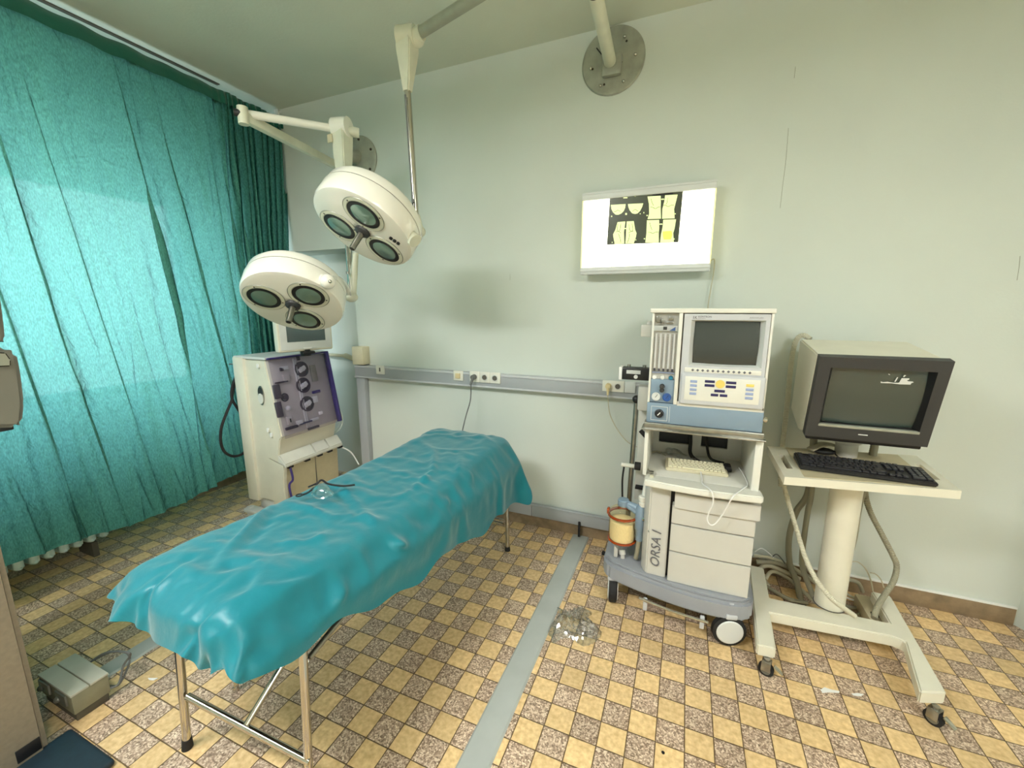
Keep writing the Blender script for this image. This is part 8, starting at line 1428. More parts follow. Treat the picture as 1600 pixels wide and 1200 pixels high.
m = MB(); m.bb((-.136, 2.030, 1.478), (-.034, 2.044, 1.502), .002); part('label_strip', m, M['palegrey'], fm)
m = MB(); m.bb((-.096, 2.028, 1.484), (-.080, 2.031, 1.498)); part('label_strip', m, M['black'], fm)
m = MB(); m.prism([(-.070, 2.0295, 1.480), (-.044, 2.0295, 1.480), (-.044, 2.0295, 1.498)], (0, -.001, 0)); part('label_strip', m, M['blue'], fm, smooth=0)
for (x, z, w_, h_) in ((-.12, 1.53, .018, .03), (-.1, 1.52, .014, .02), (-.065, 1.535, .022, .018), (-.07, 1.515, .03, .01), (-.11, 1.51, .02, .008)):
    m = MB(); m.box((x, 2.04, z), (w_, .01, h_), .003); part('valve_fitting', m, M['steel'], fm)
m = MB(); m.bb((-.135, 2.0275, 1.275), (-.033, 2.0290, 1.556)); part('clear_cover', m, M['flowcover'], fm)
for x, mm in ((-.122, 'white'), (-.086, 'palegrey'), (-.050, 'teal')):
    m = MB(); m.lathe([(.010, 0), (.009, .014), (0, .015)], (x, 2.045, 1.263), (0, -1, 0), 20); part('flow_knob', m, M[mm], fm)
for x, mm in ((-.109, 'palegrey'), (-.061, 'blue')):
    m = MB(); m.lathe([(.0195, 0), (.0195, .008), (.017, .009), (.016, .006), (0, .006)], (x, 2.034, 1.172), (0, -1, 0), 28); gg = part('gauge', m, M[mm], gp)
    m = MB(); m.box((x + .002, 2.0265, 1.175), (.002, .001, .018), 0, Matrix.Rotation(radians(35), 3, 'Y')); part('needle', m, M['black'], gg)
m = MB(); m.lathe([(.012, 0), (.010, .022), (0, .024)], (-.085, 2.034, 1.222), (0, -1, 0), 20); m.lathe([(.011, 0), (.009, .016), (0, .018)], (-.085, 2.034, 1.203), (0, -1, 0), 16); part('selector_knob', m, M['darkgrey'], gp)
# built-in monitor
MYF = 2.022
m = MB()
sx0, sx1, sz0, sz1 = .020, .306, 1.328, 1.530
ox0, ox1, oz0, oz1 = -.010, .322, 1.158, 1.556
for (a, b, c, d) in ((ox0, sx0, sz0, oz1), (sx1, ox1, sz0, oz1), (sx0, sx1, sz1, oz1), (ox0, ox1, 1.150, sz0)): m.bb((a, MYF, c), (b, 2.06, d))
mo = part('monitor_bezel', m, M['grey'], t, smooth=0)
m = MB()
i = .016
o4 = [(sx0, MYF, sz0), (sx1, MYF, sz0), (sx1, MYF, sz1), (sx0, MYF, sz1)]; i4 = [(sx0 + i, 2.052, sz0 + i * .6), (sx1 - i, 2.052, sz0 + i * .6), (sx1 - i, 2.052, sz1 - i * .4), (sx0 + i, 2.052, sz1 - i * .4)]
m._add(o4 + i4, [(0, 1, 5, 4), (1, 2, 6, 5), (2, 3, 7, 6), (3, 0, 4, 7)]); part('screen_recess', m, M['palegrey'], mo, smooth=0)
def crt_mesh(c, w_, h_, X, U, N_, bulge, pw=5):
    q = MB(); n = 14; v2 = []; f2 = []
    for a in range(n + 1):
        for b in range(n + 1):
            u_ = -1 + 2 * a / n; v_ = -1 + 2 * b / n
            uu = u_ * (1 - .035 * v_ * v_); vv = v_ * (1 - .035 * u_ * u_)
            v2.append(Vector(c) + X * (uu * w_ / 2) + U * (vv * h_ / 2) + N_ * (bulge * (1 - .5 * (u_ * u_ + v_ * v_))))
    for a in range(n):
        for b in range(n):
            k = a * (n + 1) + b; f2.append((k, k + n + 1, k + n + 2, k + 1))
    q._add(v2, f2); return q
XV, ZV, NV = Vector((1, 0, 0)), Vector((0, 0, 1)), Vector((0, -1, 0))
m = MB(); m.bb((sx0 + .004, 2.054, sz0), (sx1 - .004, 2.058, sz1)); part('screen_gap', m, M['black'], mo)
part('screen', crt_mesh(((sx0 + sx1) / 2, 2.050, (sz0 + sz1) / 2 + .001), sx1 - sx0 - .030, sz1 - sz0 - .014, XV, ZV, NV, .010), M['crt'], mo, smooth=60)
m = MB(); m.bb((.006, MYF - .004, 1.298), (.308, MYF + .01, 1.318), .003); bs = part('button_strip', m, M['machwhite'], mo)
for k in range(12):
    m = MB(); x = .040 + k * .0205; m.box((x, MYF - .0045, 1.308), (.009, .003, .009), .001, Matrix.Rotation(radians(45), 3, 'Y')); part('soft_key', m, M['ink'], bs)
m = MB(); m.bb((-.006, MYF - .012, 1.150), (.328, MYF + .01, 1.292), .009, 3); kp_ = part('keypad_frame', m, M['grey'], mo)
m = MB(); m.bb((.012, MYF - .0135, 1.172), (.308, MYF - .010, 1.280), .001); kf = part('keypad', m, M['machwhite'], kp_)
def pill(x, z, w_, mm, h_=.0115):
    q = MB(); q.box((x, MYF - .0145, z), (w_, .003, h_), .0014); part('key', q, M[mm], kf)
for k in range(4):
    pill(.048, 1.258 - k * .0185, .028, 'lilac'); pill(.270, 1.255 - k * .0185, .030, 'yellow' if k == 0 else 'lilac')
pill(.113, 1.262, .040, 'navy'); pill(.113, 1.244, .040, 'navy'); pill(.197, 1.262, .040, 'navy'); pill(.197, 1.244, .040, 'navy'); pill(.155, 1.222, .042, 'navy'); pill(.136, 1.203, .030, 'navy'); pill(.172, 1.203, .030, 'navy')
m = MB(); m.cyl((.155, MYF - .013, 1.253), (.155, MYF - .0165, 1.253), .0185, seg=28); part('key', m, M['yellow'], kf)
text('lettering', 'KONTRON', .0105, M['ink'], mo, (.046, MYF - .0003, 1.5405), (1, 0, 0), (0, 0, 1), .0006, bold=True)
text('lettering', 'INSTRUMENTS', .0045, M['ink'], mo, (.046, MYF - .0003, 1.5345), (1, 0, 0), (0, 0, 1), .0006)
text('lettering', 'K', .017, M['ink'], mo, (.031, MYF - .0003, 1.5345), (1, 0, 0), (0, 0, 1), .0006, bold=True)
m = MB(); m.bb((.0255, MYF - .0006, 1.5345), (.0285, MYF, 1.5465)); part('lettering', m, M['ink'], mo)
text('lettering', 'kolormon plus', .0085, M['ink'], mo, (.244, MYF - .0003, 1.539), (1, 0, 0), (0, 0, 1), .0006, shear=.3)
m = MB(); m.cyl((.335, 2.10, 1.09), (.362, 2.10, 1.09), .010); m.cyl((.350, 2.10, 1.09), (.360, 2.10, 1.09), .014); part('gas_port', m, M['chrome'], t)
# fittings at the left
m = MB(); m.bb((-.295, 2.20, 1.215), (-.14, 2.26, 1.278), .004); vb = part('manifold', m, M['black'], t)
m = MB(); m.bb((-.309, 2.197, 1.212), (-.292, 2.262, 1.280), .004); m.cyl((-.222, 2.199, 1.233), (-.222, 2.193, 1.233), .010); part('manifold_cap', m, M['white'], vb)
m = MB(); m.bb((-.27, 2.198, 1.247), (-.20, 2.2005, 1.266)); part('manifold_label', m, M['palegrey'], vb)
m = MB(); m.cyl((-.262, 2.23, 1.275), (-.262, 2.23, 1.292), .009); m.cyl((-.185, 2.23, 1.275), (-.185, 2.23, 1.292), .009); part('manifold_screw', m, M['steel'], vb)
m = MB(); m.bb((-.20, 2.10, 1.445), (-.145, 2.18, 1.502), .004); m.ball((-.165, 2.14, 1.505), .016); part('side_bracket', m, M['machine'], t)
m = MB(); m.bb((-.21, 2.22, 1.05), (-.145, 2.30, 1.18), .01); part('side_bracket', m, M['machine'], t)
m = MB(); m.cyl((-.236, 2.30, .30), (-.222, 2.30, 1.09), .0135, seg=20); pl_ = part('support_pole', m, M['steel'], t)
m = MB(); m.ball((-.221, 2.295, 1.095), .023); part('pole_knob', m, M['black'], pl_)
m = MB(); m.bb((-.205, 2.29, .52), (-.14, 2.33, 1.04), .004); part('pole_rail', m, M['machine'], t)
m = MB(); m.cyl((-.19, 2.27, .93), (-.16, 2.27, .90), .012); m.cyl((-.205, 2.22, .745), (-.175, 2.22, .745), .022); m.bb((-.20, 2.25, .60), (-.155, 2.29, .61)); part('clamp_knob', m, M['rubber'], t)
m = MB(); m.cyl((-.275, 2.22, .742), (-.20, 2.22, .742), .011); part('clamp_lever', m, M['machwhite'], t)
m = MB(); m.tube([(-.262, 2.24, .73), (-.268, 2.24, .64), (-.262, 2.26, .48)], .005); part('thin_tube', m, M['rubber'], t)
# absorber canister
kx, ky = -.245, 2.15
m = MB(); m.lathe([(.070, .345), (.072, .36), (.072, .485), (.076, .488), (.0765, .505), (.060, .520), (.034, .526), (.030, .545)], (kx, ky, 0), (0, 0, 1), 40); cn = part('canister_shell', m, M['amber'], t)
m = MB(); m.lathe([(.0, .352), (.064, .352), (.066, .37), (.066, .455), (.04, .462), (.0, .462)], (kx, ky, 0), (0, 0, 1), 32); part('lime_fill', m, M['lime'], cn)
m = MB(); m.torus((kx, ky, .488), .074, .0075, (0, 0, 1), 44); m.box((kx - .078, ky, .497), (.014, .03, .032), .005); part('canister_ring', m, M['amberrim'], cn)
m = MB(); m.torus((kx, ky, .348), .071, .006, (0, 0, 1), 44); part('canister_ring', m, M['amberrim'], cn)
m = MB(); m.lathe([(.070, .345), (.045, .315), (.036, .300), (.0, .300)], (kx, ky, 0), (0, 0, 1), 32); part('canister_base', m, M['steel'], t)
m = MB(); m.cyl((kx, ky, .305), (kx + .01, ky - .015, .262), .017); m.bb((kx - .035, ky - .03, .245), (kx - .015, ky + .03, .32), .004); m.cyl((kx + .01, ky - .015, .262), (kx + .012, ky - .017, .242), .011); part('drain_valve', m, M['machine'], t)
m = MB(); m.lathe([(.030, .54), (.030, .572), (.026, .576), (0, .576)], (kx, ky, 0), (0, 0, 1), 28); m.cyl((kx, ky, .56), (kx + .075, ky - .02, .548), .015, .02); part('valve_head', m, M['bluegrey'], t)
vx, vy = kx + .092, ky - .03
m = MB(); m.lathe([(.018, .375), (.019, .43), (.026, .44), (.027, .50), (.024, .56), (.016, .575)], (vx, vy, 0), (0, 0, 1), 24); m.cyl((vx, vy, .52), (vx - .07, vy + .02, .55), .016); part('valve_body', m, M['bluegrey'], t)
m = MB(); m.lathe([(.019, .57), (.020, .588), (.016, .59), (.016, .598), (.022, .602), (.023, .622), (.018, .626), (0, .626)], (vx + .008, vy, 0), (0, 0, 1), 24); m.cyl((vx + .01, vy + .01, .62), (vx + .02, vy + .08, .745), .012, .009); part('pressure_cap', m, M['machwhite'], t)
m = MB(); m.cyl((vx, vy, .505), (vx + .055, vy - .035, .508), .015, .014); m.cyl((vx + .05, vy - .03, .52), (vx + .085, vy - .045, .515), .022, .020); m.cyl((vx + .068, vy - .04, .515), (vx + .052, vy - .065, .468), .013, .012); part('outlet_elbow', m, M['chrome'], t)
m = MB(); m.cyl((vx + .0522, vy - .0647, .4685), (vx + .0516, vy - .0656, .4665), .0095); part('outlet_bore', m, M['black'], t)
m = MB(); m.tube([(vx, vy, .38), (vx - .004, vy, .33), (vx - .012, vy + .01, .26)], .012); part('lower_tube', m, M['hosegrey'], t)
# little feet / black plug on the floor behind
m = MB(); m.tube([(-.40, 2.50, .018), (-.34, 2.48, .022), (-.28, 2.50, .018)], .014); single('floor_plug', m, M['rubber'], 'black plug lying on the floor at the wall behind the canister', 'plug')

# beige keyboard on the shelf
def keyboard(name, label, mats, corner_fl, xdir, w_, d_, h_, tilt, rows, lip=.012):
    X = Vector(xdir).normalized(); Yd = Vector((-X.y, X.x, 0)); Z = Vector((0, 0, 1))
    Rt = Matrix.Rotation(tilt, 3, X); Yt = Rt @ Yd; Zt = Rt @ Z
    o = Vector(corner_fl)
    t = thing(name, label, 'keyboard', tuple(o))
    m = MB(); m.prism([o, o + Yd * d_, o + Yd * d_ + Z * (h_ + sin(tilt) * d_), o + Z * h_], X * w_, .004); part('keyboard_case', m, mats[0], t)
    R_ = Matrix((X, Yt, Zt)).transposed()
    nrow = len(rows); kd = (d_ - 2 * lip) / nrow
    for r, row in enumerate(rows):
        tot = sum(k[0] for k in row); x = lip; sc_ = (w_ - 2 * lip) / tot
        for (kw, on) in row:
            if on:
                m = MB(); c = o + X * (x + kw * sc_ / 2) + Yt * (lip + kd * (r + .5)) + Z * h_ + Zt * .003
                m.box(c, (kw * sc_ - .003, kd - .003, .008), .002, R_, 1); part('key', m, mats[1], t, smooth=0)
            x += kw * sc_
    return t
rows_b = [[(1.3, 1), (1.1, 1), (1.2, 1), (5.6, 1), (1.2, 1), (1, 1), (1, 1), (1, 1), (1, 1)], [(1.9, 1)] + [(1, 1)] * 10 + [(1.4, 1), (1, 1)], [(1.6, 1)] + [(1, 1)] * 11 + [(1.8, 1)], [(1.3, 1)] + [(1, 1)] * 12 + [(1.1, 1)], [(1, 1)] * 13 + [(1.4, 1)], [(1, 1)] * 14]
kf_ = PZ(1040, 735, .773); kr_ = PZ(1141, 747, .773)
KB = keyboard('keyboard', 'beige keyboard on the open shelf of the grey machine', (M['beige'], M['keybeige']), tuple(kf_), (kr_ - kf_).normalized(), .285, .125, .016, radians(5), rows_b, .010)
m = MB(); sq = lambda px, py, Y: PY(px, py, Y)
m.tube([(kf_.lerp(kr_, .55)) + Vector((0, .01, .012)), PZ(1097, 748, .779), PZ(1098, 756, .779), PY(1112, 768, 1.945), PY(1114, 785, 1.95), PY(1108, 800, 1.965), PY(1105, 812, 1.97), PY(1110, 820, 1.97), PY(1118, 818, 1.97), PY(1128, 805, 1.965), PY(1137, 790, 1.95), PY(1146, 775, 1.943), PZ(1160, 764, .779), PZ(1168, 757, .779), PZ(1162, 742, .778), PZ(1155, 731, .778)], .0032, seg=8)
part('cord', m, M['white'], KB)
m = MB(); m.tube([PZ(1041, 712, .775), PZ(1025, 705, .775), PZ(1012, 715, .775), PZ(1010, 727, .775), PZ(1016, 738, .775), PZ(1019, 743, .775)], .003, seg=8); m.box(PZ(1018, 744, .779), (.018, .014, .014), .003)
single('thin_tube', m, M['cable'], 'thin pale tube curling at the left of the open shelf', 'tube')
m = MB(); p_ = PZ(1045, 709, .775); m.tube([p_, p_ + Vector((.03, -.01, .02)), PZ(1070, 715, .785), PZ(1085, 719, .785), PZ(1110, 722, .778)], [.016, .02, .016, .010, .006], seg=12)
m.torus(p_ + Vector((0, -.0, .02)), .014, .006, (0, 1, .2))
single('clear_sensor', m, M['clear'], 'clear plastic sensor tube lying behind the beige keyboard', 'sensor')

# ================================================================== monitor trolley
t = thing('monitor_trolley', 'cream trolley on an H-shaped base with casters and tilted top', 'trolley', (.72, 2.2, 0))
CT = t
zT = .133
def slab(pts, z0, z1, bev=.006):
    q = MB(); q.prism([(x, y, z0) for x, y in pts], (0, 0, z1 - z0), bev); return q
H = [(.383, 1.878), (.455, 1.882), (.470, 2.125), (.955, 2.165), (.990, 2.15), (.925, 1.855), (1.018, 1.890), (1.062, 2.50), (.985, 2.51), (.975, 2.262), (.485, 2.245), (.500, 2.52), (.425, 2.52)]
part('base_frame', slab(H, .078, zT), M['cream'], t)
for (x, y, a) in ((.425, 1.885, 1.25), (.985, 1.88, .75), (.46, 2.48, .4), (1.02, 2.47, 1.0)):
    d = Vector((cos(a), sin(a), 0)); pd = Vector((-d.y, d.x, 0)); c = Vector((x, y - .012, .030))
    m = MB(); m.lathe([(.02, -.011), (.030, -.009), (.030, .009), (.02, .011)], c, d, 28); cs_ = part('caster', m, M['rubber'], t)
    m = MB(); m.cyl(c - d * .013, c + d * .013, .019, seg=20); part('caster_hub', m, M['housing'], cs_)
    m = MB(); m.box(c - d * .017 + Vector((0, 0, .018)), (.003, .035, .04), .001, Matrix((d, pd, (0, 0, 1))).transposed()); m.box(c + d * .017 + Vector((0, 0, .018)), (.003, .035, .04), .001, Matrix((d, pd, (0, 0, 1))).transposed()); m.box(c + Vector((0, 0, .04)), (.036, .035, .004), .001, Matrix((d, pd, (0, 0, 1))).transposed()); m.cyl(c + Vector((0, 0, .036)), c + Vector((0, 0, .052)), .012); part('caster_fork', m, M['steel'], cs_)
    m = MB(); m.box(c - pd * .045 + Vector((0, 0, .020)), (.022, .04, .005), .002, Matrix((d, pd, (0, 0, 1))).transposed() @ Matrix.Rotation(radians(30), 3, 'X')); part('brake_lever', m, M['chrome'], cs_)
cb = PZ(1298, 950, zT)
m = MB(); m.cyl((cb.x, cb.y + .03, zT), (cb.x, cb.y + .03, .83), .062, .062, 40); part('column', m, M['cream'], t)
m = MB(); m.cyl((cb.x, cb.y + .03, zT), (cb.x, cb.y + .03, zT + .003), .066, seg=40); part('column_collar', m, M['socketdark'], t)
ZT_ = .86
tp = [PZ(1199, 697, ZT_), PZ(1226, 745, ZT_), PZ(1503, 767, ZT_), PZ(1432, 712, ZT_)]
P0, P1, P2, P3 = [Vector((p.x, p.y, 0)) for p in tp]
def tq(u, v): return (P1.lerp(P2, u)).lerp(P0.lerp(P3, u), v)     # u left-right, v front-back
slot = [(.035, .30), (.075, .30), (.075, .72), (.035, .72)]
outer = [(0, .05), (.02, 0), (.5, 0), (.98, 0), (1, .05), (1, .9), (.98, 1), (.02, 1), (0, .95)]
# top: frame with handle slots built from strips
def strip(u0, u1, v0, v1, z0=ZT_ - .036, z1=ZT_, bev=.003):
    q = MB(); q.prism([tq(u0, v0) + Vector((0, 0, z0)), tq(u1, v0) + Vector((0, 0, z0)), tq(u1, v1) + Vector((0, 0, z0)), tq(u0, v1) + Vector((0, 0, z0))], (0, 0, z1 - z0), bev); return q
m = MB()
for a in (strip(.12, .88, 0, 1, bev=0), strip(0, .045, 0.0, 1, bev=0), strip(.085, .12, 0, 1, bev=0), strip(.045, .085, 0, .25, bev=0), strip(.045, .085, .70, 1, bev=0),
          strip(.955, 1, 0, 1, bev=0), strip(.88, .915, 0, 1, bev=0), strip(.915, .955, 0, .25, bev=0), strip(.915, .955, .70, 1, bev=0)):
    m.v, o_ = m.v + a.v, len(m.v); m.f += [tuple(i + o_ for i in f) for f in a.f]
tt = part('top', m, M['cream'], t, smooth=0)
part('top_mat', strip(.125, .875, .03, .97, ZT_, ZT_ + .003, .001), M['tan'], tt)
part('slot_pad', strip(.03, .095, .22, .74, ZT_ - .050, ZT_ - .042, .001), M['dirty'], tt)
m = MB(); m.box((cb.x, cb.y + .05, .83), (.2, .22, .02), .004); part('top_bracket', m, M['cream'], t)

# black keyboard
k0 = PZ(1249, 733, .866); k1 = PZ(1466, 762, .866); kx_ = (k1 - k0).normalized()
rows_k = [[(1.3, 1), (1.1, 1), (1.2, 1), (6, 1), (1.2, 1), (1.1, 1), (1.3, 1), (.4, 0), (1, 1), (1, 1), (1, 1), (.4, 0), (2, 1), (1, 1)], [(2.2, 1)] + [(1, 1)] * 10 + [(2.4, 1), (1.4, 0), (1, 1), (1.4, 0), (1, 1), (1, 1), (1, 1)], [(1.7, 1)] + [(1, 1)] * 11 + [(1.9, 1), (3.8, 0), (1, 1), (1, 1), (1, 1)], [(1.5, 1)] + [(1, 1)] * 12 + [(1.1, 1), (.4, 0), (1, 1), (1, 1), (1, 1), (.4, 0), (1, 1), (1, 1), (1, 1)], [(1, 1)] * 13 + [(1.6, 1), (.4, 0), (1, 1), (1, 1), (1, 1), (.4, 0), (1, 1), (1, 1), (1, 1)], [(1, 1), (1, 0)] + [(1, 1)] * 12 + [(.4, 0), (1, 1), (1, 1), (1, 1), (3.6, 0)]]
keyboard('keyboard', 'black full-size keyboard on the cream trolley under the big monitor', (M['black'], M['keyblack']), tuple(k0), kx_, (k1 - k0).length, .155, .018, radians(5), rows_k, .010)
# mouse and cables behind
p_ = PZ(1287, 709, .866)
m = MB(); m.ball((p_.x, p_.y, .880), .03, scale=(1.6, 1.0, .55)); MS = single('computer_mouse', m, M['black'], 'black computer mouse behind the left end of the black keyboard', 'mouse')
m = MB(); m.tube([(p_.x + .04, p_.y, .882), PZ(1310, 714, .87), PZ(1330, 722, .87), PZ(1350, 728, .872), PZ(1370, 733, .88)], .003); part('cord', m, M['rubber'], MS)
m = MB()
for k in range(5): m.tube([PZ(1262 + 2 * k, 700 + k, .868 + .006 * k), PZ(1280 + 3 * k, 692 + k, .878 + .006 * k), PZ(1300 + 3 * k, 694 + k, .880 + .004 * k), PZ(1322 + 2 * k, 702 - k, .87 + .006 * k)], .005)
single('cable_bundle', m, M['cable'], 'bundle of beige cables behind the monitor foot on the trolley', 'cable bundle')

# ================================================================== big CRT monitor
t = thing('crt_monitor', 'large cream and black CRT monitor tilted forward on the trolley', 'monitor', (.78, 2.35, ZT_))
TLm, TRm = PY(1279, 557, 2.14), PY(1489, 566, 2.14); BLm, BRm = PY(1259, 682, 2.22), PY(1452, 697, 2.22)
wx0, wx1 = (TLm.x + BLm.x) / 2, (TRm.x + BRm.x) / 2
zt2, zb2 = TLm.z, (BLm.z + BRm.z) / 2
UM = Vector((0, 2.14 - 2.22, zt2 - zb2)).normalized(); NM = Vector((0, -UM.z, UM.y)).normalized(); hM = Vector((0, .08, zt2 - zb2)).length
RMo = Matrix((XV, UM, -NM)).transposed()
oM = Vector((wx0, 2.22, zb2))
def mp_(u, v, d=0): return oM + XV * u + UM * v - NM * d       # d: depth behind the front
WM = wx1 - wx0
m = MB(); pr = [(wx0 + .004, 2.205, zt2 + .004), (wx0 + .004, 2.53, 1.425), (wx0 + .004, 2.55, 1.06), (wx0 + .004, 2.36, .995), (wx0 + .004, 2.275, zb2 + .010)]
m.prism(pr, (WM - .008, 0, 0), .006); hs = part('housing', m, M['cream'], t)
m = MB()
s0, s1, v0, v1 = .045, WM - .040, .063, hM - .047
for (a, b, c, d) in ((0, s0, 0, hM), (s1, WM, 0, hM), (s0, s1, 0, v0), (s0, s1, v1, hM)):
    q = MB(); q.box(mp_((a + b) / 2, (c + d) / 2, .018), (b - a, d - c, .04), 0, RMo); o_ = len(m.v); m.v += q.v; m.f += [tuple(i + o_ for i in f) for f in q.f]
bz = part('bezel', m, M['darkgrey'], t, smooth=0)
m = MB(); m.box(mp_(WM / 2, -.010, .05), (WM - .02, .03, .07), .006, RMo); part('bezel_chin', m, M['black'], t)
o4 = [mp_(s0, v0, -.002), mp_(s1, v0, -.002), mp_(s1, v1, -.002), mp_(s0, v1, -.002)]; ii = .016
i4 = [mp_(s0 + ii, v0 + .006, .030), mp_(s1 - ii, v0 + .006, .030), mp_(s1 - ii, v1 - ii * .6, .030), mp_(s0 + ii, v1 - ii * .6, .030)]
m = MB(); m._add(o4 + i4, [(1, 2, 6, 5), (2, 3, 7, 6), (3, 0, 4, 7)]); part('screen_surround', m, M['black'], bz, smooth=0)
m = MB(); m.box(mp_((s0 + s1) / 2, v0 - .002, .004), (s1 - s0 + .004, .012, .016), .002, RMo); part('bezel_lip', m, M['platesteel'], bz)
scw, sch = s1 - s0 - .012, v1 - v0 - .008
scr = part('screen', crt_mesh(mp_((s0 + s1) / 2, (v0 + v1) / 2, .030), scw, sch, XV, UM, NM, .014), M['crt2'], bz, smooth=60)
m = MB(); m.box(mp_(WM * .485, .030, -.002), (.034, .0045, .003), .001, RMo); part('badge', m, M['palegrey'], bz)
def mpix(px, py): 
    return PP(px, py, mp_(0, 0, .0155), NM)
def cr(cx, cy): return mpix(1360 + cx / 17.78, 570 + cy / 17.78)
m = MB()
for P_ in ([(285, 460), (350, 480), (480, 470), (620, 495), (760, 500), (800, 490), (870, 370), (1080, 375), (1075, 410), (1015, 430), (1040, 455), (1180, 465), (1200, 490), (1140, 505), (1110, 550), (800, 540), (600, 515), (285, 505)], [(660, 470), (740, 345), (770, 350), (700, 470)], [(905, 335), (940, 285), (990, 290), (940, 340)], [(490, 260), (510, 250), (550, 270), (530, 285)]):
    m.prism([cr(*p) for p in P_], NM * .0008)
part('sticker_residue', m, M['palegrey'], scr, smooth=0)
m = MB(); nb = PZ(1322, 712, .863); m.lathe([(.046, .863), (.046, .925), (.040, .93)], (nb.x, nb.y + .01, 0), (0, 0, 1), 32); m.lathe([(.055, .93), (.06, .95), (.06, .985), (.05, 1.0), (0, 1.0)], (nb.x, nb.y + .01, 0), (0, 0, 1), 32); part('pedestal', m, M['machine'], t)
m = MB(); m.box((nb.x + .05, nb.y + .09, 1.0), (.22, .16, .03), .006); part('tilt_plate', m, M['cream'], t)

# ================================================================== hoses around the trolley
def hose(px, r, material, label, name='hose', ridge=None, Y=2.5):
    pts = [PY(p[0], p[1], p[2] if len(p) > 2 else Y) for p in px]
    m = MB(); m.tube(pts, r, seg=12, smooth=8, ridge=ridge)
    return single(name, m, material, label, 'hose')
hose([(1266, 530, 2.58), (1256, 524, 2.60), (1247, 528, 2.61), (1241, 540), (1236, 570), (1232, 610), (1228, 650), (1223, 690), (1220, 720), (1220, 760)], .0135, M['hose'], 'ribbed cream hose rising behind the left side of the big monitor', ridge=.009, Y=2.62)
hose([(1222, 748, 2.40), (1232, 785, 2.36), (1244, 825, 2.28), (1258, 870, 2.2), (1275, 905, 2.13), (1298, 934, 2.10), (1318, 950, 2.12), (1335, 962, 2.16)], .0115, M['hose'], 'light ribbed hose sweeping down in front of the trolley column', ridge=.007)
hose([(1272, 640, 2.60), (1270, 700, 2.6), (1262, 770, 2.6), (1244, 800, 2.6), (1233, 840, 2.6), (1234, 880, 2.6), (1245, 910, 2.55), (1251, 940, 2.5)], .0155, M['hosegrey'], 'thick taupe hose at the far left behind the trolley')
hose([(1275, 640, 2.55), (1272, 700, 2.55), (1268, 770, 2.55), (1262, 800, 2.55), (1255, 850, 2.5), (1253, 880, 2.5), (1260, 905, 2.45), (1272, 935, 2.4)], .0135, M['hosegrey'], 'taupe hose just left of the trolley column')
hose([(1368, 690, 2.5), (1360, 730, 2.5), (1347, 770, 2.5), (1340, 800, 2.5), (1334, 840, 2.5), (1322, 880, 2.48), (1308, 905, 2.45)], .0155, M['hosegrey'], 'thick taupe hose just right of the trolley column')
hose([(1366, 690, 2.52), (1356, 740, 2.52), (1352, 770, 2.52), (1360, 800, 2.52), (1378, 835, 2.5), (1395, 868, 2.5), (1401, 885, 2.5), (1396, 908, 2.45), (1382, 930, 2.4), (1370, 950, 2.33), (1366, 966, 2.28)], .0135, M['hosegrey'], 'taupe hose curving out at the right of the trolley', ridge=.01)
def floorloop(px, r, material, label, name='hose', cat='hose', z=None):
    z = r + .001 if z is None else z
    pts = []
    for p in px:
        q = PZ(p[0], p[1], p[2] if len(p) > 2 else z)
        pts.append(q if q.y < 2.62 else PY(p[0], p[1], 2.62))
    m = MB(); m.tube(pts, r, seg=10, smooth=8)
    return single(name, m, material, label, cat)
floorloop([(1182, 878), (1215, 880), (1245, 893), (1270, 905), (1300, 925)], .013, M['hosegrey'], 'taupe hose on the floor nearest the wall behind the trolley', z=.05)
floorloop([(1200, 915), (1190, 900), (1188, 888), (1202, 884), (1225, 893), (1250, 905)], .012, M['cable'], 'beige hose coiled on the floor inside the left base rail', z=.02)
floorloop([(1188, 897), (1196, 914), (1212, 925), (1235, 937), (1262, 942)], .011, M['hosegrey'], 'taupe hose curling out of the coil towards the trolley cross bar', z=.014)
floorloop([(1250, 880, .03), (1270, 895), (1290, 900), (1320, 905), (1340, 910), (1348, 925)], .010, M['hosegrey'], 'taupe hose on the floor behind the trolley column')
floorloop([(1310, 918), (1330, 932), (1350, 938)], .007, M['cable'], 'thin beige cable behind the right of trolley column', 'cable', 'cable', .03)
floorloop([(1312, 928), (1328, 936), (1345, 940)], .005, M['white'], 'thin white cable behind the right of trolley column', 'cable', 'cable', .02)
floorloop([(1300, 938), (1325, 948), (1350, 952), (1340, 962)], .010, M['hosegrey'], 'short taupe hose on the floor by the power strip', z=.012)
floorloop([(1328, 878, .20), (1340, 878, .22), (1352, 888, .2), (1360, 905, .14), (1364, 924, .075)], .0035, M['cable'], 'thin wire arching into the left of the power strip', 'cable', 'cable')
floorloop([(1360, 895, .19), (1368, 897, .18), (1376, 905, .14), (1381, 918, .08)], .0030, M['cable'], 'thin wire arching over the right of the power strip', 'cable', 'cable')
floorloop([(1180, 862, .15), (1190, 857, .16), (1202, 865, .13), (1216, 880, .06)], .0030, M['white'], 'thin white wire arching out behind the machine base', 'cable', 'cable')
floorloop([(1205, 872, .13), (1213, 866, .15), (1222, 874, .12), (1232, 890, .05)], .0028, M['greycable'], 'thin grey wire arching beside the white wire at the wall', 'cable', 'cable')
floorloop([(1178, 868), (1205, 872), (1235, 884), (1262, 902), (1290, 922)], .008, M['cable'], 'slim beige hose lying over the thick one at the wall', z=.12)
floorloop([(1196, 905), (1206, 893), (1226, 900), (1246, 916), (1266, 934), (1280, 946)], .010, M['cable'], 'pale hose curving towards the foot of the trolley column', z=.03)
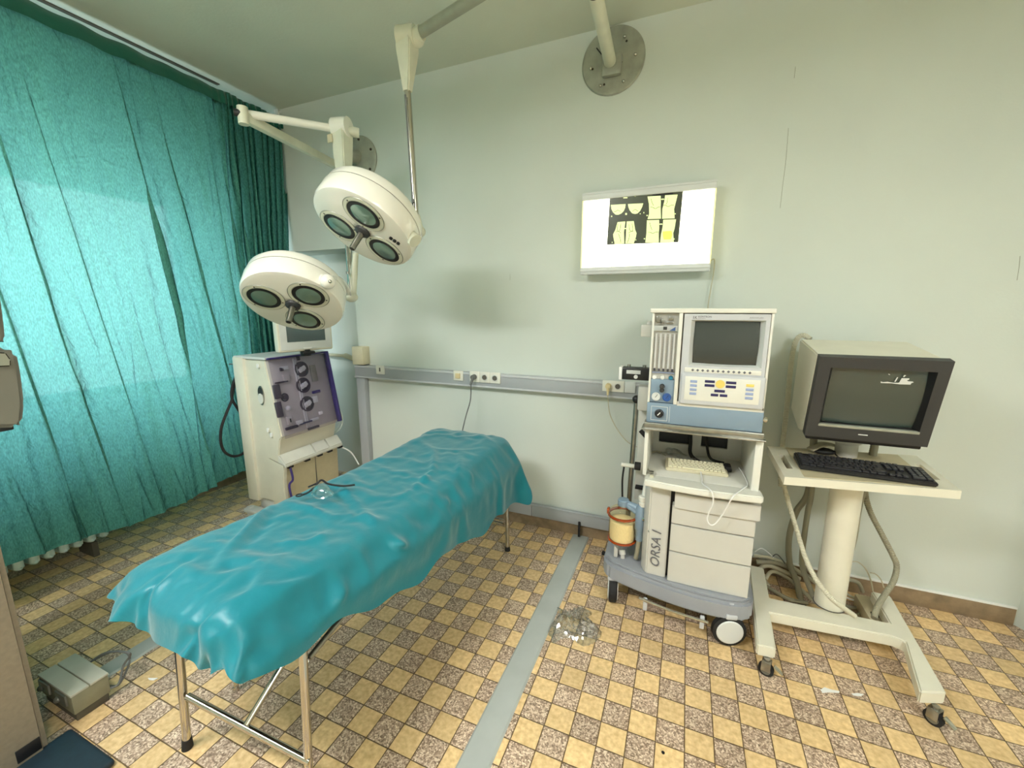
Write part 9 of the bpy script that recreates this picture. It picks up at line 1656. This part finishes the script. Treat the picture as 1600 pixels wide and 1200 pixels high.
# power strip
a, b = PZ(1352, 925, .07), PZ(1370, 965, .07)
t = thing('power_strip', 'beige power strip on the floor behind the trolley base', 'power strip', ((a.x + b.x) / 2, (a.y + b.y) / 2, .0))
dv = Vector((b.x - a.x, b.y - a.y, 0)); 
cx_ = Vector((.975, 2.41, .035))
m = MB(); m.box(cx_ - Vector((0, -.02, 0)), (.075, .26, .07), .006); ps = part('strip_body', m, M['tan'], t)
m = MB(); m.bb((.955, 2.38, .07), (.985, 2.41, .078), .003); part('outlet', m, M['dirty'], ps)

# ================================================================== things on the floor at the left
t = thing('foot_pedal_box', 'grey two-part pedal box on the floor left of the bed', 'pedal box', (-2.2, .65, 0))
px0, px1, py0, py1 = -2.325, -2.075, .600, .712
m = MB(); m.bb((px0, py0, .035), (px1, py1, .118), .003); part('box_body', m, M['pedalside'], t)
m = MB(); m.bb((px0 - .002, py0 - .002, .114), (px1 + .002, (py0 + py1) / 2 - .003, .124), .002); part('pedal_plate', m, M['stonebox'], t)
m = MB(); m.bb((px0 - .002, (py0 + py1) / 2 + .001, .114), (px1 + .002, py1 + .002, .124), .002); part('pedal_plate', m, M['stonebox'], t)
m = MB(); m.bb((px0 + .006, py0 + .006, .0), (px1 - .006, py1 - .006, .036), .002); part('rubber_base', m, M['dirty'], t)
for x, y in ((-2.28, py0), (-2.15, py0)):
    m = MB(); m.box((x, y - .002, .085), (.08, .010, .045), .004); m.ball((x - .02, y - .006, .075), .013); part('front_cover', m, M['housing'], t)
m = MB(); m.tube([(-2.09, .70, .05), (-2.07, .735, .05), PZ(193, 1040, .10), PZ(203, 1025, .14), PZ(200, 1020, .16), PZ(180, 1018, .16), PZ(160, 1022, .14), (-2.24, .715, .10)], .0042); part('cord', m, M['greycable'], t)
m = MB(); m.tube([PZ(172, 1072, .05), PZ(185, 1070, .03), PZ(196, 1052, .06), PZ(203, 1030, .10), PZ(195, 1019, .13), PZ(170, 1020, .13), (-2.26, .715, .09)], .004); part('cord', m, M['greycable'], t)
t = thing('equipment_stand', 'tall taupe equipment column with grey housing at the left edge', 'equipment stand', (-2.15, .35, 0))
m = MB(); m.bb((-2.04, .12, 0), (-1.745, .575, .028), .012, 3); part('base_plate', m, M['padteal'], t)
m = MB(); m.prism([(-2.02, .505, .0), (-2.045, .515, .0), (-2.6, .50, .0), (-2.6, .20, .0), (-2.02, .20, .0)], (0, 0, 1.9), .012); clm = part('column', m, M['column'], t)
q = PX(45, 1172, -2.019); m = MB(); m.box(q, (.004, .06, .05), .012); part('column_socket', m, M['black'], clm)
def hx(px, py): return PX(px, py, -1.98)
m = MB(); m.prism([hx(-60, 545), hx(12, 543), hx(28, 552), hx(34, 580), hx(40, 630), hx(37, 660), hx(30, 668), hx(-60, 672)], (-.16, 0, 0), .012); part('housing', m, M['housing'], t)
m = MB(); m.prism([hx(-60, 400), hx(-4, 430), hx(3, 470), hx(7, 500), hx(10, 530), hx(6, 538), hx(-60, 536)], (-.14, 0, 0), .010); part('housing', m, M['housing'], t)
m = MB(); m.box(hx(14, 669) + Vector((-.05, 0, -.004)), (.06, .035, .016), .004); part('housing_button', m, M['black'], t)
m = MB(); m.prism([hx(-60, 548), hx(8, 551), hx(16, 562), hx(16, 572), hx(-60, 576)], (.006, 0, 0), .003); part('housing_strip', m, M['chrome'], t)

# ================================================================== clear bag on the floor
random.seed(11)
def crumple(cx, cy, w_, d_, h_, n=26, seed=1, ang=0):
    rr = random.Random(seed); v2 = []; f2 = []
    ph = [(rr.uniform(8, 60), rr.uniform(8, 60), rr.uniform(0, 6)) for _ in range(14)]
    for a in range(n + 1):
        for b in range(n + 1):
            u_, v_ = -1 + 2 * a / n, -1 + 2 * b / n
            r2 = max(abs(u_), abs(v_))
            k = 0
            for (fx, fy, p) in ph: k += abs(sin(fx * u_ * .12 + fy * v_ * .12 + p))
            k /= 14
            z = .003 + h_ * (1 - r2 ** 3) * (.25 + 1.2 * abs(k - .62) * 3 + rr.uniform(-.12, .25))
            x = u_ * w_ / 2 * (1 + .25 * sin(3 * v_ + seed)) + rr.uniform(-.006, .006); y = v_ * d_ / 2 * (1 + .2 * sin(4 * u_)) + rr.uniform(-.006, .006)
            v2.append(Vector((cx + x * cos(ang) - y * sin(ang), cy + x * sin(ang) + y * cos(ang), max(.002, z))))
    for a in range(n):
        for b in range(n):
            k = a * (n + 1) + b; f2.append((k, k + n + 1, k + n + 2, k + 1))
    q = MB(); q._add(v2, f2); return q
m = crumple(-.42, 1.835, .21, .22, .055, 24, 3, .3)
single('plastic_bag', m, M['bag'], 'crumpled clear plastic bag on the tiles beside the floor strip', 'plastic bag', smooth=20)
m = MB(); q = PZ(233, 1063, .001); m.prism([q, q + Vector((.02, .006, 0)), q + Vector((.024, .02, 0)), q + Vector((.006, .012, 0)), q + Vector((-.016, .004, 0))], (0, 0, .003)); single('paper_scrap', m, M['white'], 'tiny white paper scrap on the tiles left of the bed leg', 'scrap', smooth=0)
m = MB()
for P_ in ([(1282, 1078), (1288, 1074), (1300, 1078), (1312, 1080), (1311, 1083), (1296, 1082), (1285, 1083)], ):
    q = [PZ(x, y, .0008) for x, y in P_]; m.prism(q, (0, 0, .0012))
single('paint_fleck', m, M['white'], 'thin white paint fleck on the tiles in front of the trolley cross bar', 'paint fleck', smooth=0)
m = MB(); q = [PZ(x, y, .0008) for x, y in ((1330, 1084), (1340, 1083), (1350, 1085), (1345, 1088), (1334, 1087))]; m.prism(q, (0, 0, .0012)); single('paint_fleck', m, M['white'], 'smaller white paint fleck right of the thin one, before the trolley', 'paint fleck', smooth=0)
m = MB(); q = PZ(1036, 1176, .001); m.cyl(q, q + Vector((0, 0, .0015)), .006, seg=8); single('dark_speck', m, M['black'], 'small dark speck on a yellow tile at the bottom of the photo', 'speck', smooth=0)
# wall scratches
for (pts, lab) in (([(1243, 104), (1241, 122)], 'short dark scratch high on the wall right of the wall plate'), ([(1232, 200), (1228, 250), (1223, 290), (1219, 325)], 'long hairline crack on the wall right of the light box'), ([(1594, 400), (1592, 420), (1589, 438)], 'thin dark scratch on the wall at the right edge'), ([(797, 428), (797, 438)], 'tiny scratch on the wall left of the light box'),):
    m = MB(); m.tube([PY(x, y, WY - .0005) for x, y in pts], .0009, seg=6); single('wall_scratch', m, M['armgrey'], lab, 'scratch')

# ================================================================== ceiling lamps of the room (behind the camera)
lmat = mat('lamp_diffuser', (250, 250, 244), 0.5)
for (x, y, lab) in ((-1.75, -.45, 'ceiling lamp behind the viewer on the window side'), (1.9, -.9, 'ceiling lamp behind the viewer on the door side')):
    t = thing('ceiling_lamp', lab, 'ceiling lamp', (x, y, CZ), 'ceiling lamps')
    m = MB(); m.bb((x - .65, y - .27, 2.93), (x + .65, y + .27, 2.98), .006); part('lamp_housing', m, M['white'], t)
    m = MB(); m.bb((x - .62, y - .25, 2.915), (x + .62, y + .25, 2.932), .004); part('diffuser', m, lmat, t)
    for dx in (-.45, .45):
        m = MB(); m.cyl((x + dx, y, 2.975), (x + dx, y, CZ), .008); part('hanger', m, M['white'], t)
    for nm, hz, rx, en in (('tube_light', -.245, 0, .94), ('ceiling_fill', -.155, pi, 1.1)):  # second, upward light is added to brighten the ceiling
        ld = bpy.data.lights.new(nm, 'AREA'); ld.shape = 'RECTANGLE'; ld.size = 1.2; ld.size_y = .5; ld.energy = LAMP_W * en; ld.color = LAMP_COL
        lo = bpy.data.objects.new(nm, ld); scene.collection.objects.link(lo); lo.parent = t; lo.location = (0, 0, hz); lo.rotation_euler = (rx, 0, 0)
